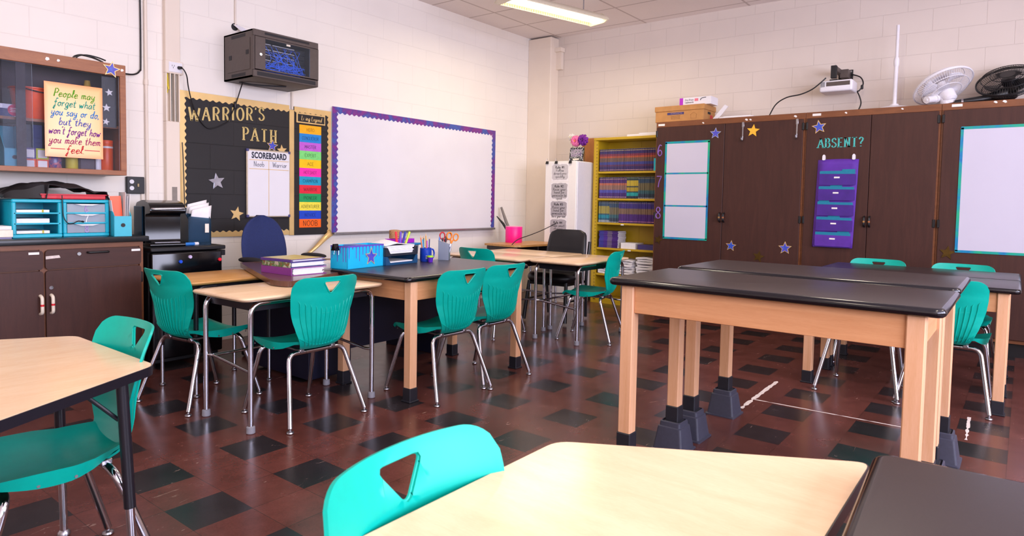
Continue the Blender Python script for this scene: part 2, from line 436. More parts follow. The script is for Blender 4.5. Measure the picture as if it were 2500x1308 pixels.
# ---------------------------------------------------------------- stroke lettering
def sm(*p): return ('s', p)
def ln(*p): return ('l', p)
GL = {
 'a': (.5, [sm((.42,.45),(.25,.5),(.08,.3),(.12,.05),(.3,.05),(.42,.3),(.43,.46),(.43,.1),(.52,.04))]),
 'b': (.48, [sm((.1,1),(.1,.5),(.1,.05)), sm((.1,.3),(.25,.5),(.42,.35),(.38,.08),(.2,0),(.1,.12))]),
 'c': (.44, [sm((.42,.42),(.25,.5),(.08,.28),(.15,.04),(.42,.08))]),
 'd': (.52, [sm((.42,.42),(.22,.5),(.07,.25),(.18,.02),(.38,.15),(.44,.5),(.46,1),(.44,.12),(.52,.04))]),
 'e': (.46, [sm((.08,.26),(.38,.3),(.35,.47),(.18,.47),(.07,.25),(.18,.02),(.46,.1))]),
 'f': (.42, [sm((.42,.9),(.3,1),(.2,.8),(.2,.2),(.18,-.3),(.07,-.36),(.1,-.1),(.28,.06)), sm((.05,.5),(.36,.52))]),
 'g': (.5, [sm((.42,.45),(.24,.5),(.08,.3),(.16,.05),(.36,.12),(.44,.48),(.44,-.2),(.28,-.38),(.1,-.28),(.3,-.05),(.5,.06))]),
 'h': (.5, [sm((.12,1),(.1,.5),(.1,0)), sm((.1,.25),(.25,.5),(.4,.42),(.42,.08),(.5,.04))]),
 'i': (.24, [sm((.12,.5),(.12,.1),(.24,.04)), ln((.12,.68),(.125,.73))]),
 'k': (.46, [sm((.1,1),(.1,0)), ln((.4,.5),(.12,.22),(.44,.0))]),
 'l': (.26, [sm((.04,.1),(.2,.6),(.2,.98),(.11,.95),(.1,.2),(.24,.04))]),
 'm': (.64, [ln((.08,.5),(.08,0)), sm((.08,.3),(.2,.5),(.3,.4),(.3,0)), sm((.3,.3),(.42,.5),(.53,.4),(.54,.08),(.64,.04))]),
 'n': (.5, [ln((.08,.5),(.08,0)), sm((.08,.28),(.24,.5),(.38,.4),(.39,.08),(.5,.04))]),
 'o': (.48, [sm((.25,.5),(.08,.32),(.14,.05),(.32,.03),(.42,.25),(.35,.46),(.25,.5),(.38,.42),(.5,.46))]),
 'p': (.48, [sm((.1,.5),(.1,-.38)), sm((.1,.3),(.26,.5),(.42,.35),(.38,.08),(.2,.02),(.1,.14))]),
 'q': (.5, [sm((.42,.45),(.24,.5),(.08,.3),(.16,.05),(.36,.12),(.43,.45),(.43,-.38),(.52,-.25))]),
 'r': (.38, [ln((.08,.5),(.1,0)), sm((.1,.3),(.22,.48),(.36,.46))]),
 's': (.4, [sm((.36,.45),(.2,.5),(.1,.38),(.3,.22),(.32,.06),(.18,0),(.06,.06))]),
 't': (.36, [sm((.18,.9),(.16,.1),(.26,.02),(.36,.08)), sm((.02,.56),(.34,.6))]),
 'u': (.5, [sm((.08,.5),(.08,.15),(.18,.02),(.34,.1),(.4,.5),(.41,.1),(.5,.04))]),
 'w': (.64, [sm((.05,.5),(.12,.08),(.2,.04),(.3,.4),(.38,.06),(.46,.06),(.56,.46),(.64,.48))]),
 'y': (.5, [sm((.08,.5),(.1,.2),(.22,.1),(.38,.25),(.42,.5),(.4,-.15),(.26,-.38),(.1,-.3),(.28,-.06),(.5,.06))]),
 "'": (.14, [ln((.08,1),(.04,.82))]), ',': (.16, [ln((.1,.06),(.05,-.12))]), '.': (.16, [ln((.07,.02),(.08,.05))]), ':': (.2, [ln((.1,.12),(.1,.16)), ln((.1,.5),(.1,.54))]),
 '#': (.6, [ln((.2,0),(.28,1)), ln((.4,0),(.48,1)), ln((.08,.35),(.56,.35)), ln((.1,.68),(.58,.68))]), ' ': (.34, []), '?': (.5, [sm((.06,.78),(.2,1),(.42,.86),(.36,.6),(.24,.45),(.24,.28)), ln((.24,.0),(.24,.05))]),
 'A': (.62, [ln((.02,0),(.3,1)), ln((.3,1),(.58,0)), ln((.13,.36),(.47,.36))]),
 'B': (.56, [ln((.1,0),(.1,1)), sm((.1,1),(.34,1),(.46,.78),(.34,.54),(.1,.53)), sm((.1,.53),(.38,.52),(.52,.27),(.38,0),(.1,0))]),
 'C': (.58, [sm((.52,.8),(.32,1),(.1,.78),(.06,.4),(.2,.04),(.4,.0),(.54,.16))]),
 'D': (.6, [ln((.1,0),(.1,1)), sm((.1,1),(.36,.98),(.54,.7),(.54,.3),(.36,.02),(.1,0))]),
 'E': (.52, [ln((.1,0),(.1,1)), ln((.1,1),(.48,1)), ln((.1,.52),(.4,.52)), ln((.1,0),(.5,0))]),
 'F': (.5, [ln((.1,0),(.1,1)), ln((.1,1),(.48,1)), ln((.1,.52),(.4,.52))]),
 'H': (.62, [ln((.1,0),(.1,1)), ln((.52,0),(.52,1)), ln((.1,.52),(.52,.52))]),
 'I': (.22, [ln((.11,0),(.11,1))]),
 'L': (.5, [ln((.1,1),(.1,0)), ln((.1,0),(.46,0))]),
 'M': (.72, [ln((.08,0),(.1,1)), ln((.1,1),(.36,.3)), ln((.36,.3),(.62,1)), ln((.62,1),(.64,0))]),
 'N': (.62, [ln((.1,0),(.1,1)), ln((.1,1),(.52,0)), ln((.52,0),(.52,1))]),
 'O': (.64, [sm((.32,1),(.1,.78),(.08,.3),(.3,0),(.54,.2),(.58,.65),(.44,.95),(.32,1))]),
 'P': (.54, [ln((.1,0),(.1,1)), sm((.1,1),(.36,1),(.5,.76),(.36,.5),(.1,.5))]),
 'Q': (.64, [sm((.32,1),(.1,.78),(.08,.3),(.3,0),(.54,.2),(.58,.65),(.44,.95),(.32,1)), ln((.38,.25),(.6,-.06))]),
 'R': (.6, [ln((.1,0),(.1,1)), sm((.1,1),(.36,1),(.5,.77),(.36,.53),(.1,.52)), sm((.26,.52),(.4,.3),(.46,.08),(.6,.02))]),
 'S': (.52, [sm((.46,.8),(.3,1),(.1,.86),(.12,.62),(.34,.48),(.48,.26),(.36,.03),(.16,.0),(.05,.18))]),
 'T': (.58, [ln((.29,0),(.29,1)), ln((.04,1),(.54,1))]),
 'U': (.6, [sm((.08,1),(.08,.3),(.28,0),(.5,.25),(.52,1))]),
 'V': (.6, [ln((.04,1),(.3,0)), ln((.3,0),(.56,1))]),
 'W': (.86, [ln((.04,1),(.22,0)), ln((.22,0),(.42,.8)), ln((.42,.8),(.62,0)), ln((.62,0),(.82,1))]),
 'X': (.6, [ln((.05,1),(.55,0)), ln((.55,1),(.05,0))]),
 '1': (.3, [ln((.06,.8),(.18,1)), ln((.18,1),(.18,0))]), '2': (.5, [sm((.08,.78),(.24,1),(.44,.8),(.3,.45),(.06,0)), ln((.06,0),(.48,0))]), '3': (.5, [sm((.08,.9),(.28,1),(.42,.8),(.22,.54),(.46,.36),(.36,.04),(.06,.06))]), '4': (.5, [ln((.36,0),(.36,1)), ln((.36,1),(.04,.35)), ln((.04,.35),(.5,.35))]),
 '6': (.54, [sm((.44,.92),(.26,.98),(.1,.6),(.1,.2),(.28,0),(.46,.2),(.4,.45),(.24,.5),(.1,.3))]), '7': (.52, [ln((.04,1),(.5,1)), sm((.5,1),(.28,.5),(.2,0))]), '8': (.54, [sm((.27,.54),(.1,.72),(.16,.96),(.27,1),(.4,.94),(.44,.72),(.27,.54),(.07,.3),(.12,.06),(.27,0),(.44,.06),(.48,.3),(.27,.54))]),
}
def glyphs(body, tall=1.0, track=0.06):
    """-> list of polylines in a baseline frame (cap height 1), and the total width"""
    x = 0; out = []
    for ch in body:
        w, ps = GL.get(ch, GL[' '])
        for k, p in ps:
            pts = [Vector((q[0]+x, q[1]*tall, 0)) for q in p]
            out.append((k, spline(pts, 5) if k == 's' and len(pts) > 2 else pts))
        x += w+track
    return out, x-track
def pen(body, h, mat, parent, pos, frame=NORTH, name='lettering', r=0.05, width=None, shear=0.0, align='CENTER', tall=1.0, track=0.06, swell=0.0):
    """handwritten line: round pen strokes of cap height h lying on a surface"""
    ps, w = glyphs(body, tall, track)
    sx = (width/w if width else h)
    x0 = -w*sx/2 if align == 'CENTER' else 0
    mb = MB(); F = Matrix.Translation(Vector(pos)) @ frame
    for k, pts in ps:
        q = [F @ Vector((x0+p.x*sx+shear*p.y*h, (p.y-0.4)*h, 0)) for p in pts]
        n = len(q)
        if swell: rr = [r*h*(1+swell*math.sin(i*1.3+n)) for i in range(n)]
        else: rr = r*h
        mb.tube(q, rr, 5)
    return mb.build(name, mat, parent)
def serif(body, h, mat, parent, pos, frame=NORTH, name='lettering', sx=1.0, thick=0.16, thin=0.065, track=0.10, advance=None, rise=0.0):
    """cut-out letters with thick stems, thin cross strokes and slab ends"""
    mb = MB(); x = 0; polys = []
    for i, ch in enumerate(body):
        w, ps = GL.get(ch, GL[' '])
        polys.append((x, w, ps)); x += w*sx+track
    W_ = x-track; F = Matrix.Translation(Vector(pos)) @ frame
    def quad(a, b, wa, wb):
        d = (b-a); 
        if d.length < 1e-6: return
        d.normalize(); s = Vector((-d.y, d.x, 0))
        mb.face([F @ v for v in (a-s*wa/2, a+s*wa/2, b+s*wb/2, b-s*wb/2)])
    for x, w, ps in polys:
        for k, p in ps:
            pts = [Vector(((q[0]*sx+x-W_/2)*h, (q[1]-0.5)*h+rise*(x-W_/2), 0)) for q in p]
            if k == 's' and len(pts) > 2: pts = spline(pts, 6)
            def wd(i):
                a = pts[max(0, i-1)]; b = pts[min(len(pts)-1, i+1)]; d = b-a
                t = abs(d.y)/max(d.length, 1e-9)
                diag = 0.72 if (k == 'l' and 0.2 < abs(d.x)/max(d.length, 1e-9) and d.y*d.x > 0) else 1.0
                return h*(thin+(thick*diag-thin)*t**2)
            for i in range(len(pts)-1): quad(pts[i], pts[i+1], wd(i), wd(i+1))
            for e, other in ((pts[0], pts[1]), (pts[-1], pts[-2])):
                yy = (e.y/h)+0.5
                if k == 'l' and (abs(yy) < 0.02 or abs(yy-1) < 0.02) and abs(other.y-e.y) > 0.3*h:
                    quad(e+Vector((-0.13*h, 0.0, 0)), e+Vector((0.13*h, 0.0, 0)), thin*h*1.2, thin*h*1.2)
    return mb.build(name, mat, parent, False)
# ---------------------------------------------------------------- the room
CH = 3.353
def floor_mat():
    m, nt, b = newmat('vinyl_tile_floor')
    geo = nt.nodes.new('ShaderNodeNewGeometry'); pos = geo.outputs['Position']
    sep = nt.nodes.new('ShaderNodeSeparateXYZ'); nt.links.new(pos, sep.inputs[0])
    T = 0.2286
    def cell(out, off):
        u = mth(nt, 'DIVIDE', mth(nt, 'SUBTRACT', out, off-T/2), T)
        return u, mth(nt, 'FLOOR', u)
    ux, ix = cell(sep.outputs[0], -0.0268); uy, iy = cell(sep.outputs[1], -0.1071)
    ex = mth(nt, 'LESS_THAN', mth(nt, 'FLOORED_MODULO', ix, 2.0), 0.5)
    ey = mth(nt, 'LESS_THAN', mth(nt, 'FLOORED_MODULO', iy, 2.0), 0.5)
    blk = mth(nt, 'MULTIPLY', ex, ey)
    cmb = nt.nodes.new('ShaderNodeCombineXYZ'); nt.links.new(ix, cmb.inputs[0]); nt.links.new(iy, cmb.inputs[1])
    wn = nt.nodes.new('ShaderNodeTexWhiteNoise'); nt.links.new(cmb.outputs[0], wn.inputs['Vector'])
    n1 = noise(nt, pos, 5.5, 5.0, 0.65); n2 = noise(nt, pos, 120, 3.0, 0.6)
    red = ramp(nt, mth(nt, 'ADD', mth(nt, 'MULTIPLY', n1, 0.75), mth(nt, 'MULTIPLY', n2, 0.25)), [(0.3, lin('#4e2a25')), (0.7, lin('#6f3f38'))])
    dk = ramp(nt, mth(nt, 'ADD', mth(nt, 'MULTIPLY', n1, 0.6), mth(nt, 'MULTIPLY', n2, 0.4)), [(0.3, lin('#1f1b1e')), (0.7, lin('#322c2f'))])
    c = mixc(nt, blk, red, dk)
    hs = nt.nodes.new('ShaderNodeHueSaturation'); nt.links.new(c, hs.inputs['Color'])
    nt.links.new(mth(nt, 'ADD', 0.9, mth(nt, 'MULTIPLY', wn.outputs[0], 0.2)), hs.inputs['Value'])
    # pale scuffs where the wax has worn
    v3 = nt.nodes.new('ShaderNodeMapping'); v3.inputs['Scale'].default_value = (1, 3.2, 1); v3.inputs['Rotation'].default_value = (0, 0, 0.5); nt.links.new(pos, v3.inputs[0])
    s1 = noise(nt, v3.outputs[0], 7.0, 9.0, 0.72, 1.2); s2 = noise(nt, pos, 1.6, 2.0)
    sc = mth(nt, 'MULTIPLY', mth(nt, 'GREATER_THAN', s1, 0.655), mth(nt, 'GREATER_THAN', s2, 0.42))
    c2 = mixc(nt, mth(nt, 'MULTIPLY', sc, 0.5), hs.outputs[0], lin('#b09488'))
    # tile joints
    def edge(u):
        f = mth(nt, 'FRACT', u); return mth(nt, 'LESS_THAN', mth(nt, 'MINIMUM', f, mth(nt, 'SUBTRACT', 1.0, f)), 0.006)
    jt = mth(nt, 'MAXIMUM', edge(ux), edge(uy))
    c3 = mixc(nt, mth(nt, 'MULTIPLY', jt, 0.5), c2, lin('#1c1210'))
    nt.links.new(c3, b.inputs['Base Color'])
    rr = mth(nt, 'ADD', 0.17, mth(nt, 'MULTIPLY', n1, 0.16))
    nt.links.new(rr, b.inputs['Roughness']); b.inputs['Specular IOR Level'].default_value = 0.5
    bump(nt, b, mth(nt, 'ADD', mth(nt, 'MULTIPLY', n1, 0.8), mth(nt, 'MULTIPLY', n2, 0.06)), 0.1, 0.004)
    return m
def ceil_mat():
    m, nt, b = newmat('ceiling_tile')
    geo = nt.nodes.new('ShaderNodeNewGeometry'); sep = nt.nodes.new('ShaderNodeSeparateXYZ'); nt.links.new(geo.outputs['Position'], sep.inputs[0])
    def ln(out, off, pitch, w):
        f = mth(nt, 'FRACT', mth(nt, 'DIVIDE', mth(nt, 'SUBTRACT', out, off), pitch))
        return mth(nt, 'LESS_THAN', mth(nt, 'MINIMUM', f, mth(nt, 'SUBTRACT', 1.0, f)), w/pitch)
    g = mth(nt, 'MAXIMUM', ln(sep.outputs[0], -0.14, 0.6096, 0.011), ln(sep.outputs[1], -0.387, 1.2192, 0.011))
    n1 = noise(nt, geo.outputs['Position'], 140, 3.0, 0.7); n2 = noise(nt, geo.outputs['Position'], 1.0, 2.0)
    base = ramp(nt, n2, [(0.3, lin('#efe4e0')), (0.7, lin('#f4eae6'))])
    sp = mixc(nt, mth(nt, 'MULTIPLY', mth(nt, 'GREATER_THAN', n1, 0.62), 0.2), base, lin('#b9aaa6'))
    nt.links.new(mixc(nt, mth(nt, 'MULTIPLY', g, 0.6), sp, lin('#a8968f')), b.inputs['Base Color'])
    b.inputs['Roughness'].default_value = 0.8
    return m
M['floor'] = floor_mat(); M['ceiling'] = ceil_mat()
def struct(name, mb, mat, parent=None):
    o = mb.build(name, mat, parent, smooth=False)
    if parent is None: o['kind'] = 'structure'
    return o
WX = -10.2
struct('floor', MB().box((WX-0.1, SY-0.1, -0.1), (0.1, 0.1, 0)), M['floor'])
struct('ceiling', MB().box((WX-0.1, SY-0.1, CH), (0.1, 0.1, CH+0.1)), M['ceiling'])
struct('wall_north', MB().box((WX-0.1, 0, 0), (0.12, 0.12, CH)), M['wall_n'])
struct('wall_east', MB().box((0, SY-0.1, 0), (0.12, 0, CH)), M['wall_e'])
struct('wall_west', MB().box((WX-0.12, SY-0.1, 0), (WX, 0, CH)), M['wall_plain'])
s = MB()
xs = [WX] + [v for w in WINX for v in (w-0.9, w+0.9)] + [0.0]
for i in range(0, len(xs), 2): s.box((xs[i], SY-0.12, 0), (xs[i+1], SY, CH))
for w in WINX:
    s.box((w-0.9, SY-0.12, 0), (w+0.9, SY, 0.95)); s.box((w-0.9, SY-0.12, 2.95), (w+0.9, SY, CH))
struct('wall_south', s, M['wall_plain'])
for k, w in enumerate(WINX):
    f = MB()
    for a in (w-0.9, w-0.03, w+0.84): f.box((a, SY-0.08, 0.95), (a+0.06, SY-0.02, 2.95))
    for z in (0.95, 1.9, 2.89): f.box((w-0.9, SY-0.08, z), (w+0.9, SY-0.02, z+0.06))
    struct('window_%d' % (k+1), f, M['alu'])
# corner column, boxed in
c = MB().box((-0.18, -0.36, 0), (0.0, 0.0, CH-0.02), bev=0.006)
c.box((-0.182, -0.362, CH-0.16), (0.0, 0.0, CH-0.155))
struct('column', c, M['column'])
o = MB().box((-0.06, -0.44, 2.93), (-0.005, -0.36, 3.19)).box((-0.10, -0.46, 3.15), (-0.005, -0.35, 3.20)).build('pipe_bracket', M['column'])
tag(o, 'cream metal bracket sticking out beside the corner column under the ceiling', 'bracket')

# ---------------------------------------------------------------- fluorescent fixture hanging under the ceiling
def emis(name, colr, st):
    m, nt, b = newmat(name); b.inputs['Emission Color'].default_value = (*lin(colr), 1); b.inputs['Emission Strength'].default_value = st
    n = noise(nt, coords(nt), 3, 1); nt.links.new(ramp(nt, n, [(0, lin('#fff6dc')), (1, lin('#fffdf2'))]), b.inputs['Base Color']); return m
M['tube'] = emis('fluorescent_tube', '#fff0c4', 6.0)
M['reflector'] = plain('white_enamel_reflector', '#f3ead0', 0.3, var=0.02)
t = thing('fluorescent_light', 'lit fluorescent fixture with a slotted reflector hanging under the ceiling', 'light fixture', (-1.66, -1.42, 3.13), R(-15.7))
# local x = length
b_ = MB()
prof = [(-0.16, 0.0), (-0.15, 0.012), (-0.06, 0.07), (0.06, 0.07), (0.15, 0.012), (0.16, 0.0), (0.155, -0.004), (0.145, 0.004), (0.055, 0.06), (-0.055, 0.06), (-0.145, 0.004), (-0.155, -0.004)]
b_.prism(prof, -0.62, 0.62, lambda a, b, h: (h, a, b))
b_.build('reflector', M['reflector'], t)
for sx in (-0.62, 0.60):
    MB().prism([(-0.15, 0.012), (-0.16, -0.004), (-0.10, -0.03), (0.10, -0.03), (0.16, -0.004), (0.15, 0.012), (0.06, 0.075), (-0.06, 0.075)], sx, sx+0.02, lambda a, b, h: (h, a, b)).build('end_cap', M['reflector'], t)
lou = MB()
for i in range(41):
    x = -0.6+i*0.03
    lou.box((x-0.003, -0.145, -0.006), (x+0.003, -0.12, 0.012)); lou.box((x-0.003, 0.12, -0.006), (x+0.003, 0.145, 0.012))
lou.box((-0.61, -0.148, -0.012), (0.61, -0.140, 0.002)).box((-0.61, 0.140, -0.012), (0.61, 0.148, 0.002))
lou.build('slotted_rim', M['reflector'], t)
for y in (-0.06, 0.06): MB().cyl((-0.59, y, 0.015), (0.59, y, 0.015), 0.018, 14).build('tube', M['tube'], t)
for x in (-0.4, 0.4): MB().cyl((x, 0, 0.07), (x, 0, CH-3.13), 0.006, 8).build('hanger', M['steel'], t)
fl = bpy.data.lights.new('fixture_glow', 'AREA'); fl.shape = 'RECTANGLE'; fl.size = 1.15; fl.size_y = 0.2; fl.energy = 22; fl.color = lin('#fff0d0')
flo = bpy.data.objects.new('fixture_glow', fl); COL.objects.link(flo); flo.location = (-1.66, -1.42, 3.085); flo.rotation_euler = (0, 0, R(-15.7))

# ---------------------------------------------------------------- green school chair
HW = [(0.395, 0.105), (0.42, 0.125), (0.46, 0.146), (0.51, 0.165), (0.56, 0.180), (0.62, 0.194), (0.68, 0.202), (0.74, 0.204), (0.79, 0.203)]
def interp(tb, z):
    if z <= tb[0][0]: return tb[0][1]
    for (a, va), (b, vb) in zip(tb, tb[1:]):
        if z <= b:
            t = (z-a)/(b-a); t = t*t*(3-2*t)*0.3+t*0.7
            return va+(vb-va)*t
    return tb[-1][1]
BY = [(0.395, -0.155), (0.42, -0.185), (0.46, -0.208), (0.52, -0.222), (0.60, -0.236), (0.70, -0.255), (0.79, -0.285)]
def back_pt(u, z, off=0.0):
    """u in -1..1 across, z height; off outwards (rear)"""
    w = interp(HW, z)
    sag = 0.055*max(0.35, min(1, (z-0.38)/0.2))
    y = interp(BY, z) + sag*abs(u)**2.2
    return Vector((u*w, y-off, z))
def make_backrest():
    bm = bmesh.new()
    nu, nz = 40, 40
    Z0, Z1 = 0.397, 0.79
    # rounded top corners: height limit across u
    def ztop(u):
        a = abs(u)
        r = 0.30
        if a > 1-r: return Z1-0.052*(1-math.sqrt(max(0, 1-((a-(1-r))/r)**2)))
        return Z1
    hole = lambda u, z: (0.700 < z < 0.766) and abs(u) < (0.05+ (0.27-0.05)*((z-0.700)/0.066)**0.55)
    V = {}
    us = [(-1+2*i/nu) for i in range(nu+1)]
    zs = [j/nz for j in range(nz+1)]
    def P(i, j):
        u = us[i]; z = Z0+(ztop(u)-Z0)*zs[j]
        return u, z
    for i in range(nu+1):
        for j in range(nz+1):
            u, z = P(i, j); V[i, j] = bm.verts.new(back_pt(u, z))
    for i in range(nu):
        for j in range(nz):
            uc = (us[i]+us[i+1])/2; zc = (P(i, j)[1]+P(i+1, j+1)[1])/2
            if hole(uc, zc): continue
            bm.faces.new((V[i, j], V[i+1, j], V[i+1, j+1], V[i, j+1]))
    # draw hole boundary smoothly
    bnd = [v for v in bm.verts if v.is_boundary and 0.675 < v.co.z < 0.779 and abs(v.co.x) < 0.085]
    for v in bnd:
        x, z = v.co.x, v.co.z
        a = math.atan2((z-0.738), x)
        ct = Vector((0, 0.736))
        # rounded triangle outline, sampled by angle
        best = None
        for k in range(96):
            t = k/96*3; s = int(t); f = t-s
            tri = rp_tri
            p = tri[int(k/96*len(tri)) % len(tri)]
            d = abs((math.atan2(p[1]-0.736, p[0])-a+PI) % (2*PI)-PI)
            if best is None or d < best[0]: best = (d, p)
        nx, nz_ = best[1]
        w = interp(HW, nz_); v.co = back_pt(nx/w, nz_)
    for v in [v for v in bm.verts if not v.link_faces]: bm.verts.remove(v)
    bmesh.ops.recalc_face_normals(bm, faces=bm.faces[:])
    me = bpy.data.meshes.new('backrest'); bm.to_mesh(me); bm.free()
    return me
rp_tri = rpoly([(-0.058, 0.767), (0.058, 0.767), (0.0, 0.692)], 0.022, 40)
def solid(me, thick, name, mats, parent, extra=None, off=0.0):
    """give a sheet its thickness, add ribs, freeze as one mesh"""
    o = bpy.data.objects.new('tmp', me); COL.objects.link(o)
    md = o.modifiers.new('s', 'SOLIDIFY'); md.thickness = thick; md.offset = off
    dg = bpy.context.evaluated_depsgraph_get(); dg.update()
    m2 = bpy.data.meshes.new_from_object(o.evaluated_get(dg)); bpy.data.objects.remove(o)
    mb = MB(); mb.bm.from_mesh(m2); bpy.data.meshes.remove(m2)
    if extra: extra(mb)
    return mb.build(name, mats, parent, True, 50)
def ribs(mb):
    n = 12
    for i in range(n):
        u = -0.86+1.72*i/(n-1)
        zt = 0.628+0.062*abs(u)**1.7
        pts = []
        for k in range(13):
            z = zt+(0.40-zt)*k/12
            uu = u*(0.93 if k > 0 else 1.0)
            pts.append(back_pt(uu, z, 0.005 if k else 0.002))
        mb.tube(pts, [0.0008]+[0.0042]*11+[0.0012], 6)
    # arc rib that closes the fan at the bottom
    pts = []
    for k in range(17):
        u = -0.98+1.96*k/16
        pts.append(back_pt(u, 0.418+0.05*abs(u)**2.6, 0.0045))
    mb.tube(pts, 0.003, 6)
    pts = [back_pt(-0.7+1.4*k/12, 0.592+0.012*abs(-0.7+1.4*k/12), 0.003) for k in range(13)]
    mb.tube(pts, 0.0014, 5)
    # lip around the hand hole
    pts = []
    for x, z in rp_tri[::4]+[rp_tri[0]]:
        w = interp(HW, z); pts.append(back_pt(x/w, z, 0.004))
    mb.tube(pts, 0.0035, 6)
def make_seat():
    bm = bmesh.new(); nu, nv = 20, 20
    V = {}
    for i in range(nu+1):
        for j in range(nv+1):
            u = -1+2*i/nu; v = j/nv
            y = -0.185+0.415*v
            w = 0.125+0.078*min(1, v/0.38)**0.8 - 0.02*max(0, (v-0.75)/0.25)**2
            z = 0.402+0.028*abs(u)**2.4 + 0.016*max(0, 1-v/0.25)
            z += 0.012*v - 0.03*max(0, (v-0.78)/0.22)**2
            # centre dish
            z -= 0.006*math.exp(-((v-0.45)/0.3)**2)*(1-abs(u))
            if v > 0.8: y -= 0.03*abs(u)**3*(v-0.8)/0.2
            V[i, j] = bm.verts.new((u*w, y, z))
    for i in range(nu):
        for j in range(nv):
            bm.faces.new((V[i, j], V[i+1, j], V[i+1, j+1], V[i, j+1]))
    # side skirts
    for s in (0, nu):
        sg = -1 if s == 0 else 1
        low = []
        for j in range(nv+1):
            v = j/nv; c = V[s, j].co
            dz = 0.012+0.032*max(0, math.sin(PI*min(1, max(0, (v-0.1)/0.8))))
            low.append(bm.verts.new((c.x-sg*0.012, c.y, c.z-dz)))
        for j in range(nv): bm.faces.new((V[s, j], V[s, j+1], low[j+1], low[j]))
    bmesh.ops.recalc_face_normals(bm, faces=bm.faces[:])
    me = bpy.data.meshes.new('seat'); bm.to_mesh(me); bm.free(); return me
def seat_ext(mb):
    for s in (-1, 1):
        for y in (-0.03, 0.06, 0.15):
            mb.lathe([(0.0045, -0.002), (0.0045, 0.002)], (s*(0.195), y, 0.402), 8, 1, 'x')
def make_chair():
    t = thing('school_chair', 'green plastic school chair', 'chair')
    solid(make_backrest(), 0.007, 'backrest', [M['teal']], t, ribs)
    solid(make_seat(), 0.007, 'seat', [M['teal'], M['steel']], t, seat_ext)
    r = 0.0125
    for sx in (-1, 1):
        for nm, top, foot in (('rear', (-0.135, 0.378), (0.238, -0.25)), ('front', (0.125, 0.385), (0.208, 0.235))):
            ty, tz = top; fx, fy = foot
            p = bend([(sx*0.07, ty, tz), (sx*0.172, ty, tz), (sx*fx, fy, 0.024)], 0.06, 8)
            lg = MB().tube(p, r, 14).build('leg', M['chrome'], t)
            MB().lathe([(0.006, 0.022), (0.007, 0.014), (0.017, 0.010), (0.019, 0.004), (0.013, 0.0), (0.002, 0.0)], (sx*fx, fy, 0), 16).build('glide', M['steel'], lg)
    for ty, tz in ((-0.135, 0.378), (0.125, 0.385)):
        MB().cyl((-0.075, ty, tz), (0.075, ty, tz), r, 14).build('cross_tube', M['chrome'], t)
    cl = MB()
    for sx in (-1, 1):
        cl.box((sx*0.10-0.014, -0.152, 0.376), (sx*0.10+0.014, -0.118, 0.398), bev=0.004)
        cl.box((sx*0.10-0.014, 0.108, 0.382), (sx*0.10+0.014, 0.142, 0.402), bev=0.004)
        cl.tube([(sx*0.09, -0.13, 0.383), (sx*0.09, 0.13, 0.389)], 0.009, 10)
    cl.build('clamp', M['steel'], t)
    return t
CHAIRS = [
 (-5.06, -2.115, 0, 'green chair with its back to us, at the maple desk in front of the binders'),
 (-5.285, -1.447, -82.6, 'green chair seen from its side behind, next to the black mini fridge'),
 (-4.245, -2.365, -1, 'green chair at the lab table with pencil cups, the nearer of its two'),
 (-3.785, -2.33, -1, 'green chair at the lab table with pencil cups, the one by its far corner leg'),
 (-2.17, -2.235, 14, 'green chair facing the double maple desk in front of the black leather chair'),
 (-2.60, -1.44, -90, 'green chair half hidden behind the lab table with pencil cups'),
 (-6.545, -2.985, 88, 'green chair tucked under the trapezoid maple table with black edging'),
 (-6.45, -4.735, 184, 'large blurred green chair back leaning over the nearest maple table'),
 (-1.435, -4.34, 90, 'green chair top showing behind the lab tables under the purple pocket chart'),
 (-1.44, -4.91, 90, 'green chair top showing behind the lab tables under the large taped whiteboard'),
 (-2.335, -4.456, -90, 'green chair between the lab tables, hidden but for its chrome legs'),
 (-2.32, -4.925, -92, 'green chair seen from behind beside the end of the raised lab tables'),
]
ch0 = make_chair()
for i, (x, y, a, lab) in enumerate(CHAIRS):
    if i == 0:
        ch0.location = (x, y, 0); ch0.rotation_euler = (0, 0, R(a)); ch0['label'] = lab; ch0['group'] = 'green school chairs'
    else: dup(ch0, (x, y, 0), R(a), lab, 'green school chairs')

